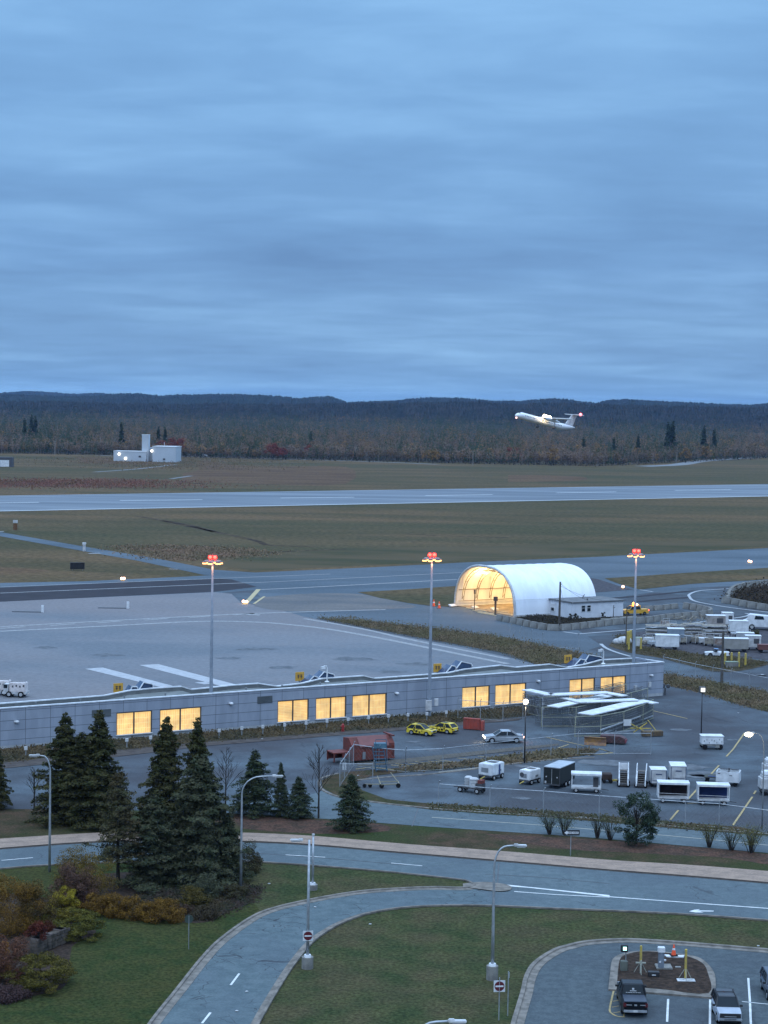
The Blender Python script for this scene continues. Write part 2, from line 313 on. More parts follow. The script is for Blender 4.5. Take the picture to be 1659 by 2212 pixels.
sheet('taxiway_link', gp([(-300, 1104), (0, 1149.5), (182, 1181), (330, 1205), (463, 1231), (549, 1237), (500, 1245), (440, 1242), (300, 1212), (182, 1191), (0, 1158.5), (-300, 1113)]), 0.040, taxi_as)
# runway, straight across the field
rfa, rfb, rna, rnb = G(0, 1071).xy, G(1659, 1046).xy, G(0, 1105).xy, G(1659, 1072.5).xy
ex = lambda a, b, t: a + (b - a) * t
sheet('runway', [ex(rfa, rfb, -1), ex(rfa, rfb, 2.2), ex(rna, rnb, 2.2), ex(rna, rnb, -1)], 0.060, runway_as)
RDIR = (rnb - rna).normalized()
m = MB()
strip_mb(m, [ex(rna, rnb, -0.6), ex(rna, rnb, 1.6)], 1.8, 0.075, 2.4)
strip_mb(m, [ex(rfa, rfb, -0.6), ex(rfa, rfb, 1.6)], 0.5, 0.075, -1.5)
for a, b, va, vb in ((-80, 84, 1087.5, 1085.5), (259, 437, 1081.5, 1079.5), (606, 765, 1076, 1074.3), (919, 1064, 1070.8, 1068.6), (1202, 1331, 1065, 1062.6), (1458, 1580, 1059.6, 1057.5)):
    strip_mb(m, gp([(a, va), (b, vb)]), 1.7, 0.075)
tag(m.build('runway_markings', wpaint), kind='structure')
m = MB()   # airfield lines (worn)
for pts, wd in (([kD(0, 475), kD(800, 442), kD(1659, 405)], .35), ([kD(0, 435), kD(1400, 380), kD(1659, 370), kE(500, 350)], .3),
                ([kE(0, 407), kE(600, 378), kE(1360, 340)], .3), ([kE(40, 452), kE(400, 435), kE(850, 411), kE(1330, 385)], .45),
                ([kD(0, 695), kD(1100, 635), kD(1659, 608), kE(600, 590), kE(860, 583)], .45), ([kD(0, 725), kD(700, 690), kD(1300, 660), kD(1659, 664), kE(200, 678), kE(470, 708), kE(800, 765), kE(1200, 845), kE(1659, 938)], .55),
                ([kE(330, 642), kE(700, 707), kE(1000, 775), kE(1300, 835), kE(1659, 905)], .45)):
    strip_mb(m, cr(gp(pts), 4), wd * 2.3, 0.062)
for a, b in ((0, 165), (325, 490), (640, 790), (945, 1100), (1235, 1390), (1530, 1659)):
    strip_mb(m, gp([kD(a, 707 - a * .058), kD(b, 704 - b * .058)]), .9, 0.062)
strip_mb(m, gp([kD(1608, 615), kE(40, 618)]), 1.6, 0.063)
tag(m.build('taxiway_lines', wworn), kind='structure')
m = MB()
for q in ([kD(555, 970), kD(670, 962), kD(1130, 1082), kD(1050, 1090)], [kD(910, 946), kD(1035, 940), kD(1560, 1078), kD(1440, 1082)], [kD(1270, 1060), kD(1340, 1056), kD(1400, 1068), kD(1330, 1072)]):
    sheet_mb(m, gp(q), 0.064)
strip_mb(m, gp([kD(580, 217), kD(655, 214)]), 1.2, 0.064); strip_mb(m, gp([kD(1105, 317), kD(1160, 319)]), .8, 0.064); strip_mb(m, gp([kD(-40, 73), kD(25, 72)]), 1.5, 0.064)
tag(m.build('apron_markings', M('apron_white', (0.36, 0.36, 0.37), 0.7)), kind='structure')
m = MB(); strip_mb(m, gp([kE(-60, 550), kE(30, 450)]), 1.0, 0.066); strip_mb(m, gp([kE(0, 545), kE(68, 497)]), .5, 0.066)
tag(m.build('hold_line', M('hold_yellow', (0.42, 0.33, 0.17), 0.7)), kind='structure')

# grass islands on the airside pavement
isl = dict(
 i1=[(773, 1280), (890, 1273), (960, 1268), (1060, 1262), (1060, 1300), (984, 1312), (935, 1310), (880, 1303), (820, 1292)],
 i2=[(1306, 1250), (1481, 1238), (1659, 1227), (1850, 1216), (1850, 1243), (1659, 1252), (1492, 1262), (1382, 1274), (1338, 1262)],
 i3=[kG(220, 790), kG(400, 850), kG(700, 900), kG(1000, 980), kG(1150, 1020), kG(1340, 1025), kG(1500, 1000), kG(1659, 960), kG(1659, 935), kG(1300, 885), kG(1100, 885), kG(800, 835), kG(500, 800), kG(420, 690), kG(300, 700)],
 i4=[kG(715, 1040), kG(1100, 1105), kG(1659, 1215), (1760, 1520), (1760, 1570), kL(1659, 470), kL(1400, 400), kL(1000, 280), kL(715, 225)],
 i5=[(684, 1336), (760, 1340), (850, 1349), (940, 1360), (1097, 1381), (1180, 1400), (1262, 1416), (1300, 1430), (1162, 1437), (1097, 1412), (1000, 1395), (900, 1376), (800, 1357), (740, 1345)],
 i6=[kG(1280, 370), kG(1400, 270), kG(1659, 250), (1750, 1262), (1750, 1320), kG(1659, 460), kG(1400, 425)])
for k, p in isl.items(): sheet('grass_island', gp(p), 0.075, field if k in ('i1', 'i2') else weeds)
sheet('gravel_patch', gp([kG(0, 170), kG(120, 185), kG(320, 250), kG(440, 280), kG(70, 310), kG(0, 310)]), 0.072, gravel)
sheet('equipment_yard', gp([kG(300, 690), kG(560, 655), kG(900, 600), kG(1300, 560), kG(1700, 500), kG(1700, 920), kG(1300, 878), kG(1100, 878), kG(800, 828), kG(500, 800)]), 0.068, gravel)
sheet('soil_bed', gp([kF(600, 590), kF(880, 565), kF(1000, 560), kF(1560, 560), kF(1750, 590), kF(1700, 615), kF(1300, 650), kF(1060, 672), kF(850, 640), kF(640, 610)]), 0.078, weeds)
m = MB()
for pts in ([kF(1075, 703), kF(1200, 720)], [kF(1200, 720), kF(1659, 683), kG(700, 615), kG(1300, 545), kG(1440, 525), kG(1490, 510), kG(1480, 500), kG(1450, 495)],
            [kG(1659, 238), kG(1300, 272), kG(1050, 290), kG(955, 320), kG(950, 345), kG(1000, 385), kG(1200, 425), kG(1450, 460), kG(1700, 490)],
            [kG(150, 770), kG(200, 810), kG(300, 850), kG(420, 885)], [kG(500, 282), kG(620, 300)]):
    strip_mb(m, cr(gp(pts), 4), 0.6, 0.070)
tag(m.build('service_road_lines', M('line_white', (0.34, 0.35, 0.36), 0.7)), kind='structure')
m = MB()
strip_mb(m, gp([kG(140, 365), kG(500, 340), kG(1000, 290)]), 1.6, 0.069); strip_mb(m, gp([kG(480, 390), kG(760, 365), kG(950, 350)]), 1.6, 0.069)
tag(m.build('asphalt_seams', dark_as), kind='structure')

# building verge and lot strips
sheet('building_bed', gp([(-150, 1640), (0, 1618), (251, 1594), (597, 1568), (878, 1545), (1132, 1523), (1240, 1516), (1160, 1545), (1060, 1556), (878, 1571), (449, 1604), (251, 1622), (0, 1650), (-150, 1665)]), 0.070, M('bed_ground', (0.052, 0.047, 0.033), 0.95, rgb2=(0.036, 0.030, 0.024), scale=0.9))
sheet('dirt_strip', gp([(-150, 1665), (0, 1650), (251, 1622), (449, 1604), (878, 1571), (1060, 1556), (1130, 1551), (1120, 1557), (878, 1578), (449, 1612), (251, 1636), (0, 1662)]), 0.074, M('dirt', (0.085, 0.072, 0.064), 0.95, rgb2=(0.06, 0.05, 0.046), scale=1.0))
sheet('lot_verge', gp([kX(860, 590), kJ(0, 1120), kJ(600, 1075), kJ(1090, 1005), kJ(1450, 960), kJ(1800, 955), kJ(1750, 1000), kJ(1400, 1040), kJ(1090, 1075), kJ(700, 1105), kJ(300, 1150), kJ(0, 1165), kX(600, 690), kX(420, 760), kX(200, 640)]), 0.072, berm)
sheet('lot_kerb_strip', gp([kX(420, 520), kJ(0, 1040), kJ(500, 988), kJ(1000, 938), kJ(1420, 900), kJ(1420, 918), kJ(1000, 968), kJ(500, 1025), kJ(0, 1078), kX(420, 570)]), 0.076, M('strip_dirt', (0.105, 0.095, 0.082), 0.95))
sheet('road_verge', gp([kI(1150, 1030), kI(1050, 1050), kI(965, 1090), kI(975, 1150), kI(1090, 1215), kI(1250, 1243), kM(0, 570), kM(600, 615), kM(1100, 640), kM(1659, 690), kN(1000, 735), kN(1659, 785), (1780, 1818), (1780, 1806), kN(1659, 765), kN(1400, 705), kN(700, 655), kN(0, 600), kM(1300, 600), kM(600, 550), kM(0, 515), kI(1500, 1243), kI(1300, 1170)]), 0.072, berm)
m = MB()
kerb_mb(m, cr(gp([kI(1110, 1035), kI(1000, 1065), kI(960, 1090), kI(970, 1150), kI(1060, 1205), kI(1250, 1246), kM(0, 558), kM(600, 600), kM(1100, 632), kM(1659, 668), kN(1000, 722), kN(1659, 770)]), 4), 0.25, 0.14, 0.05, -1, 0.03)
kerb_mb(m, cr(gp([kI(1255, 1085), kI(1500, 1060), kJ(200, 1185), kJ(600, 1140), kJ(1000, 1085), kJ(1400, 1045), kJ(1750, 1030)]), 4), 0.2, 0.12, 0.05, -1, 0.03)
tag(m.build('lot_kerb', kerbc), kind='structure')
m = MB()
for i in range(9):
    x = 20 + i * 185; strip_mb(m, gp([kJ(x - 140 + i * 12, 1085 - i * 16.5), kJ(x + 90 + i * 12, 1115 - i * 18.5)]), 0.16, 0.072)
for pts in ([kX(610, 572), kX(900, 610)], [kX(860, 545), kX(1180, 582)], [kX(1080, 520), kX(1440, 555)], [kX(1340, 495), kX(1659, 515)], [kX(400, 600), kX(600, 575)],
            [kL(130, 800), kL(260, 840), kL(40, 865)], [kL(590, 452), kL(930, 530)], [kJ(1420, 940), kJ(1515, 908)], [kJ(1659, 750 + 170), kJ(1300, 840)],
            [kY(1190, 190), kY(950, 530), kY(820, 670)], [kY(670, 850), kY(515, 1020)], [kY(350, 1200), kY(40, 1540)], [kN(850, 557), kN(778, 642)], [kN(1518, 435), kN(1342, 692)], [kN(1550, 380), kN(1530, 410)], [kN(930, 495), kN(1030, 490)],
            [kV(870, 830), kV(990, 872), kV(750, 905)]):
    strip_mb(m, gp(pts), 0.20, 0.074)
tag(m.build('lot_lines', ypaint), kind='structure')
m = MB()
for pts in ([kM(0, 640), kM(1050, 715), kM(1659, 765), kN(620, 772), kN(1060, 812), kN(1659, 870)], [kM(0, 560), kM(600, 603), kM(1659, 683)], [kJ(300, 1165), kJ(980, 1090)]):
    strip_mb(m, gp(pts), 0.16, 0.052)
tag(m.build('access_road_lines', M('yellowish_line', (0.36, 0.33, 0.26), 0.7)), kind='structure')
sheet('access_road', gp([(700, 1708), (760, 1722), (878, 1740), (1262, 1768), (1780, 1812), (1780, 1854), (1262, 1809), (933, 1787), (722, 1771), (489, 1757), (489, 1730), (640, 1728)]), 0.044, road_as)
# crack-sealed patch lines
m = MB()
for pts in ([(905, 1742), (890, 1786)], [kQ(755, 415), kQ(750, 480), kQ(745, 580)], [kQ(640, 505), kQ(1100, 530), kQ(1659, 583)], [kP(330, 430), kP(680, 455), kP(1150, 490), kP(1659, 535)]):
    strip_mb(m, gp(pts), 0.10, 0.049)
tag(m.build('road_seams', dgrey), kind='structure')

# main road + ramp
swt = [(-200, 1830), (0, 1815), (198, 1802.6), (360, 1799), (523, 1801.7), (677, 1809), (878, 1826.5), (1100, 1843), (1317, 1861), (1480, 1871), (1659, 1885), (1850, 1901)]
swb = [(-200, 1852), (0, 1835), (198, 1821), (360, 1818), (529, 1819.5), (677, 1827), (878, 1844.5), (1100, 1863), (1317, 1881.5), (1480, 1894), (1659, 1909), (1850, 1926)]
sheet('sidewalk', cr(gp(swt), 4) + list(reversed(cr(gp(swb), 4))), 0.150, walkc)
m = MB(); strip_mb(m, cr(gp([(a[0] * .0 + a[0], a[1] * .55 + b[1] * .45) for a, b in zip(swt, swb)]), 4), 0.05, 0.154)
tag(m.build('sidewalk_joint', M('joint', (0.11, 0.10, 0.09), 0.9)), kind='structure')
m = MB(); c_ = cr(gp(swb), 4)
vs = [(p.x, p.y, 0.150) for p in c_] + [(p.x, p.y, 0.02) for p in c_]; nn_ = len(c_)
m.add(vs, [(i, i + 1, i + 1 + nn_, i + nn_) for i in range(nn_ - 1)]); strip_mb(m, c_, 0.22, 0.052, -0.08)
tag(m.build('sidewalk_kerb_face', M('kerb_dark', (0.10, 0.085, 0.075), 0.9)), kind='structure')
rt_main = [(-200, 1898), (0, 1879), (106, 1871), (300, 1863), (450, 1860), (539, 1863), (677, 1872), (800, 1882), (878, 1889.5), (983, 1901), (1010, 1906), (1023, 1914)]
nose = [kQ(560, 570), kQ(720, 580), kQ(830, 600), kQ(860, 622), kQ(830, 645), kQ(720, 648), kQ(560, 625)]
ramp_o = [(1023, 1914), (1000, 1919), (940, 1918), (878, 1920), (782, 1926.5), (690, 1941), (598, 1961), (541, 1983), (473, 2031), (430, 2075), (380, 2138), (321, 2212), (255, 2310), (200, 2420)]
ramp_i = [(1850, 2008), (1659, 1991), (1480, 1978), (1317, 1970), (1195, 1965.5), (1089, 1960.5), (984, 1958.5), (878, 1963), (802, 1975), (756, 1990), (717, 2009), (677, 2038), (637, 2087), (603, 2140), (562, 2212), (515, 2310), (480, 2420)]
mainp = cr(gp(swb), 4) + cr(gp([(1850, 2008), (1659, 1991), (1480, 1978), (1317, 1970), (1195, 1965.5), (1089, 1960.5)]), 4) + gp([(1060, 1940), (1023, 1914)]) + list(reversed(cr(gp(rt_main), 4)))
sheet('road', mainp, 0.034, road_as)
sheet('ramp_road', cr(gp(ramp_o), 5) + list(reversed(cr(gp(ramp_i[5:]), 5))), 0.036, ramp_as)
sheet('ramp_nose', cr(gp([(1000, 1911)] + [kQ(600, 575), kQ(720, 580), kQ(830, 600), kQ(860, 622), kQ(830, 645), kQ(720, 648)] + [(1000, 1918)]), 3), 0.110, kerbc)
m = MB()
kerb_mb(m, cr(gp(ramp_o), 5), 0.22, 0.16, 0.55, 1, 0.03)
kerb_mb(m, cr(gp(ramp_i), 5), 0.20, 0.16, 0.38, -1, 0.03)
kerb_mb(m, cr(gp(rt_main), 5), 0.18, 0.14, 0.12, 1, 0.03)
tag(m.build('road_kerb', kerbc), kind='structure')
m = MB()
sheet_mb(m, gp([kQ(820, 592), kQ(1659, 678), kQ(1659, 690), kQ(1020, 620), kQ(822, 604)]), 0.052)
for pts, wd in (([kQ(880, 648), kQ(1200, 672), kQ(1659, 695)], .18), ([kO(10, 398), kO(215, 380)], .15), ([kP(672, 452), kP(997, 472)], .15), ([kP(1536, 519), kQ(130, 438)], .15), ([kO(1507, 1213), kO(1563, 1138)], .16), ([kO(1320, 1463), kO(1375, 1393)], .16), ([kO(1180, 1640), kO(1235, 1570)], .16)):
    strip_mb(m, gp(pts), wd, 0.053)
strip_mb(m, gp([kQ(1600, 684), (1324, 1939), (1500, 1952), (1659, 1963.6), (1800, 1974)]), .22, 0.054)
sheet_mb(m, gp([(1488, 1970), (1500, 1966.5), (1512, 1965.5), (1508, 1967.8), (1542, 1968.6), (1541, 1970.4), (1512, 1970.2), (1520, 1972.5), (1503, 1972.5)]), 0.053)   # lane arrow
sheet_mb(m, gp([kN(250, 1500), kN(255, 1500), kN(254, 1503)]), 0.053)
tag(m.build('road_markings', wpaint), kind='structure')

# small car park at the bottom right
pk = [(1095, 2330), kR_(0, 800), kR_(20, 700), kR_(50, 600), kR_(80, 500), kR_(105, 400), kR_(160, 315), kR_(280, 235), kR_(380, 203), kR_(500, 178), kR_(700, 165), kR_(900, 170), kR_(1250, 195), kR_(1659, 230), kR_(2000, 262)]
pc = cr(gp(pk), 5)
sheet('parking_lot', pc + gp([(2000, 2600), (1095, 2600)]), 0.030, park_as)
m = MB(); kerb_mb(m, pc, 0.30, 0.16, 0.55, -1, 0.03)
io = [kR_(640, 490), kR_(650, 400), kR_(663, 310), kR_(700, 275), kR_(780, 252), kR_(880, 246), kR_(1000, 252), kR_(1150, 272), kR_(1240, 300), kR_(1310, 375), kR_(1325, 450), kR_(1322, 545)]
iop = cr(gp(io), 5)
tag(m.build('parking_kerb', kerbc), kind='structure')
sheet('island_kerb', iop, 0.16, kerbc)
m = MB(); ring = iop + [iop[0]]
vs = [(p.x, p.y, 0.16) for p in ring] + [(p.x, p.y, 0.02) for p in ring]; q = len(ring)
m.add(vs, [(i, i + 1, i + 1 + q, i + q) for i in range(q - 1)])
tag(m.build('island_kerb_face', kerbc), kind='structure')
sheet('island_soil', cr(gp([kR_(695, 470), kR_(700, 400), kR_(712, 310), kR_(750, 272), kR_(880, 250), kR_(1100, 272), kR_(1230, 318), kR_(1275, 390), kR_(1278, 518), kR_(1000, 494)]), 4), 0.172, soil)
m = MB()
for pts, wd in (([kR_(1022, 545), kR_(1015, 690)], .15), ([kR_(1290, 548), kR_(1288, 720)], .15), ([kZ(1130, 500), kZ(1175, 1130), kZ(1200, 1760)], .15), ([kZ(960, 1130), kZ(1659, 1200)], .12)):
    strip_mb(m, gp(pts), wd, 0.050)
tag(m.build('parking_lines', wpaint), kind='structure')
m = MB()
strip_mb(m, cr(gp([kS(275, 1050), kS(240, 1200), kS(210, 1360), kS(240, 1420), kS(340, 1470), kS(460, 1480)]), 4), .13, 0.050)
for a, b in (((285, 1110), (380, 1095)), ((265, 1225), (370, 1205)), ((250, 1320), (360, 1300)), ((270, 1415), (380, 1395)), ((440, 1470), (450, 1400))):
    strip_mb(m, gp([kS(*a), kS(*b)]), .09, 0.050)
tag(m.build('hatch_lines', ypaint), kind='structure')
sheet('planting_bed', cr(gp([kO(480, 640), kO(700, 735), kO(900, 765), kO(1100, 785), kO(1230, 805), kO(1370, 795), kO(1480, 735), kO(1640, 670), kP(480, 720), kP(330, 690), kO(1500, 540), kO(1200, 480), kO(700, 480), kO(520, 560)]), 3), 0.030, soil)
sheet('planting_bed', cr(gp([kO(-50, 600), kO(300, 640), kO(480, 720), kO(470, 860), kO(620, 850), kO(600, 900), kO(470, 960), kO(440, 1200), kO(280, 1270), kO(0, 1320), kO(-80, 1330)]), 3), 0.030, soil)
m = MB()
strip_mb(m, gp([kC(860, 542), kC(1080, 535)]), 5, 0.05); 
tag(m.build('perimeter_path', M('pale_path', (0.20, 0.20, 0.20), 0.9)), kind='structure')
m = MB()
for pts, wd in (([kA(630, 487), kA(750, 490)], 7), ([kA(1180, 492), kA(1659, 506), kB(0, 505), kB(700, 525), kB(1200, 545)], 7), ([kC(860, 545), kC(1080, 535), kC(1250, 510), kC(1659, 484), kC(2100, 470)], 14), ([kA(1115, 640), kA(1250, 620)], 3), ([kA(620, 595), kA(900, 575), kA(1150, 545)], 4)):
    strip_mb(m, cr(gp(pts), 3), wd, 0.055)
tag(m.build('perimeter_road', M('far_road', (0.19, 0.195, 0.20), 0.9)), kind='structure')
m = MB()   # brown patches of rough ground beyond the runway
for q in ([kA(0, 660), kA(300, 645), kA(900, 640), kA(900, 690), kA(400, 690), kA(0, 700)], [kA(500, 500), kA(1000, 505), kA(1000, 545), kA(550, 535)], [kA(1180, 655), kA(1659, 672), kB(600, 672), kB(600, 560), kB(0, 560), kA(1300, 520), kA(1300, 580), kA(1200, 600)], [kC(0, 600), kC(200, 600), kC(480, 612), kC(450, 636), kC(0, 645)],
          [kD(840, 170), kD(1350, 175), kD(1659, 205), kD(1659, 222), kD(1250, 262), kD(1100, 250)], [kD(0, 305), kD(290, 320), kD(280, 335), kD(0, 352)]):
    sheet_mb(m, cr(gp(q), 3), 0.02)
tag(m.build('scrub_patches', M('scrub', (0.078, 0.048, 0.030), 0.95, rgb2=(0.110, 0.070, 0.040), scale=0.06, detail=7, stretch=(.3, 1, 1), grain=(.6, .3))), kind='structure')
m = MB()
for q in ([kE(0, 215), kE(600, 180), kE(1659, 165), (1200, 1175), (1659, 1165), (1659, 1180), (987, 1212), (549, 1233), (463, 1220)],):
    sheet_mb(m, gp(q), 0.015)
tag(m.build('mown_strip', M('mown', (0.086, 0.066, 0.038), 0.95, rgb2=(0.052, 0.050, 0.027), scale=0.05, stretch=(.3, 1, 1), detail=6)), kind='structure')

sheet('old_concrete', cr(gp([kE(30, 505), kE(300, 480), kE(640, 478), kE(800, 500), kE(1060, 562), kE(850, 580), kE(450, 592), kE(150, 588), kE(0, 560)]), 3), 0.050, M('old_concrete', (0.135, 0.124, 0.116), .85, rgb2=(0.098, 0.098, 0.100), scale=.12, detail=8, stretch=(.4, 1, 1), grain=(1.5, .12)))
sheet('berm_soil', cr(gp([kN(-900, 765), kN(0, 812), kN(800, 868), kN(1700, 955), kN(1700, 1045), kN(1300, 985), kN(900, 960), kN(400, 935), kN(-200, 900), kN(-800, 800)]), 3), 0.026, M('berm_mulch', (0.090, 0.050, 0.036), .95, rgb2=(0.055, 0.038, 0.028), scale=.7, detail=8, grain=(4, .35)))
sheet('berm_soil', cr(gp([(500, 1760), (722, 1774), (820, 1780), (840, 1795), (720, 1802), (600, 1797), (520, 1790)]), 3), 0.026, MATS['berm_mulch'])
m = MB()
for pts, wd in (([kD(1050, 0), kD(1300, 52), kD(1659, 128), kE(100, 160), kE(400, 170)], 2.2), ([kD(1250, 232), kD(1450, 222), kD(1659, 212), kE(0, 214), kE(300, 198), kE(600, 186)], 2.0), ([kE(1000, 88), kE(1250, 100), kE(1659, 112)], 2.0), ([kA(900, 885), kA(1200, 935), kA(1400, 985)], 2.5), ([kB(0, 678), kB(350, 672), kB(600, 674)], 4), ([kC(500, 588), kC(740, 594)], 5), ([kA(1180, 655), kA(1300, 672), kA(1659, 684)], 4), ([kC(900, 618), kC(1120, 618)], 5)):
    strip_mb(m, cr(gp(pts), 6), wd, 0.03)
tag(m.build('drainage_ditch', M('ditch', (0.040, 0.030, 0.022), 0.95, rgb2=(0.075, 0.055, 0.034), scale=.12, grain=(.6, .4))), kind='structure')
m = MB(); rs_ = random.Random(11)
for pt, r_ in ((kE(20, 842), 2.2), (kE(650, 905), 2.5), (kE(1050, 938), 2.2), (kE(180, 960), 1.8), (kD(700, 880), 2.0), (kD(300, 830), 1.5), (kE(900, 990), 1.6), (kD(1500, 900), 1.6), (kX(1150, 240), .7), (kX(1400, 350), .8), (kL(870, 630), .9), (kL(1340, 720), .7), (kN(1100, 230), 1.6), (kN(950, 165), 1.8), (kL(1050, 1050), 1.2), (kM(850, 165), .8), (kM(820, 460), .8), (kM(1600, 130), 2.0)):
    c = G(*pt); n_ = 14; sheet_mb(m, [Vector((c.x + r_ * 1.5 * math.cos(k * 6.2832 / n_) * rs_.uniform(.5, 1.2), c.y + r_ * math.sin(k * 6.2832 / n_) * rs_.uniform(.5, 1.2))) for k in range(n_)], 0.055)
tag(m.build('pavement_stains', M('oil_stain', (0.085, 0.090, 0.098), .85, rgb2=(0.125, 0.135, 0.145), scale=.8)), kind='structure')

# ------------------------------------------------------------------ hills and far woodland
def vh(u): return 880.5 + (u - 829.5) * 0.0165
def lerp_tab(tab, x):
    xs = [t[0] for t in tab]; return np.interp(x, xs, [t[1] for t in tab])
def noise1(x, seed, octs=6, f0=1.0):
    r = np.random.default_rng(seed); o = np.zeros_like(x, dtype=float); a = 1.0
    for k in range(octs):
        ph = r.uniform(0, 1000); xs = x * f0 * 2 ** k + ph; i = np.floor(xs).astype(int); f = xs - i; f = f * f * (3 - 2 * f)
        h = lambda n: (np.sin(n * 127.1 + seed * 311.7) * 43758.5453) % 1.0
        o += a * ((h(i) * (1 - f) + h(i + 1) * f) * 2 - 1); a *= 0.55
    return o
def ridge(name, D, tab, depth, mat, seed, u0=-250, u1=1950, nu=1500, rough=3.0, vlow=None):
    us = np.linspace(u0, u1, nu); az = (us - 829.5) / FPX
    top = lerp_tab(tab, us); top = top + (top - np.convolve(np.pad(top, 200, mode='edge'), np.ones(401) / 401, 'valid')) * .35; H = CAM_H + (vh(us) - top) / FPX * D
    rows = 26; vs = []; hN = []
    rr = np.random.default_rng(seed)
    for j in range(rows):
        t = j / (rows - 1); d = D - depth * (1 - t)
        prof = math.sin(t * math.pi / 2) ** 1.3
        z = H * prof + rr.uniform(0, rough * 1.8, nu) ** 1.0 * (0.5 + t) * (1 if j < 24 else rr.uniform(.3, 1.0, nu)) + noise1(us / 90, seed + j // 5, 4) * 2 * t
        vs.append(np.stack([az * d, np.full(nu, d), z], 1))
    vs.append(np.stack([az * (D + 900), np.full(nu, D + 900), np.full(nu, -2.0)], 1)); rows += 1
    P = np.concatenate(vs); me = bpy.data.meshes.new(name)
    i = np.arange(nu - 1); fs = np.concatenate([np.stack([j * nu + i, j * nu + i + 1, (j + 1) * nu + i + 1, (j + 1) * nu + i], 1) for j in range(rows - 1)])
    me.from_pydata(P.tolist(), [], fs.tolist()); me.materials.append(mat); me.update()
    o = bpy.data.objects.new(name, me); COL.objects.link(o); return tag(o, kind='structure')
hillm = M('hill_forest', (0.010, 0.017, 0.014), 0.95, rgb2=(0.034, 0.032, 0.030), scale=0.02, detail=8, lo=.38, hi=.62, rgb3=(0.024, 0.034, 0.028), scale3=0.004, amt3=0.7)
ridge('hills', 8200, [(-250, 856), (0, 851), (50, 848.5), (100, 849.5), (150, 853), (215, 852), (260, 856), (400, 861), (600, 868), (1000, 882), (1950, 900)], 1500, hillm, 3)
ridge('hills', 5600, [(-250, 858), (0, 854.5), (60, 856), (130, 858), (200, 858), (265, 853.5), (300, 854), (345, 857.5), (385, 856), (470, 855), (560, 857), (600, 860), (640, 864.5), (680, 860.5), (710, 861), (745, 869.5), (830, 869), (880, 865.5), (920, 863), (990, 864), (1060, 869), (1120, 869), (1190, 865.5), (1230, 868), (1280, 873.5), (1320, 868.5), (1350, 867.5), (1450, 872), (1560, 876), (1620, 877), (1659, 874.5), (1950, 876)], 1700, hillm, 11)
ridge('hills', 3900, [(-250, 884), (0, 872), (200, 874), (400, 878), (700, 876), (900, 874), (1200, 878), (1659, 886), (1950, 890)], 1100, M('near_hill_forest', (0.010, 0.016, 0.012), 0.95, rgb2=(0.038, 0.032, 0.028), scale=0.03, detail=8, lo=.36, hi=.62), 21)

def leafmesh(name, pts, nrm, size, mat, parent=None, aspect=1.0, quad=False):
    """many small leaf-sized faces; pts (n,3), nrm (n,3) rough facing, size (n,)"""
    n = len(pts); r = RNG.normal(size=(n, 3)) * 0.55 + nrm; r /= np.linalg.norm(r, axis=1)[:, None] + 1e-9
    a = np.cross(r, RNG.normal(size=(n, 3))); a /= np.linalg.norm(a, axis=1)[:, None] + 1e-9; b = np.cross(r, a)
    s = size[:, None]
    if quad: vs = np.stack([pts - a * s - b * s * aspect, pts + a * s - b * s * aspect, pts + a * s + b * s * aspect, pts - a * s + b * s * aspect], 1); k = 4
    else: vs = np.stack([pts - a * s * .8, pts + a * s * .8, pts + b * s * 1.6 * aspect], 1); k = 3
    me = bpy.data.meshes.new(name); me.vertices.add(n * k); me.vertices.foreach_set('co', vs.reshape(-1))
    me.loops.add(n * k); me.loops.foreach_set('vertex_index', np.arange(n * k)); me.polygons.add(n)
    me.polygons.foreach_set('loop_start', np.arange(n) * k); me.update(calc_edges=True)
    me.materials.append(mat); o = bpy.data.objects.new(name, me); COL.objects.link(o)
    if parent: o.parent = parent
    return o
def leafmat(name, c1, c2, c3=None, scale=2.0, rough=0.9):
    return M(name, c1, rough, rgb2=c2, scale=scale, detail=3, lo=.4, hi=.6, rgb3=c3, scale3=scale * .35, amt3=.8, spec=.05)
spruceM = leafmat('spruce_needles', (0.032, 0.036, 0.014), (0.064, 0.058, 0.024), None, 1.2)
spruceB = leafmat('blue_spruce_needles', (0.036, 0.044, 0.024), (0.070, 0.070, 0.040), None, 1.5)
farM = leafmat('woodland_leaves', (0.080, 0.062, 0.028), (0.170, 0.090, 0.042), (0.100, 0.070, 0.036), 0.04)
farM2 = leafmat('bare_woodland', (0.125, 0.086, 0.064), (0.185, 0.128, 0.092), (0.070, 0.054, 0.038), 0.05)

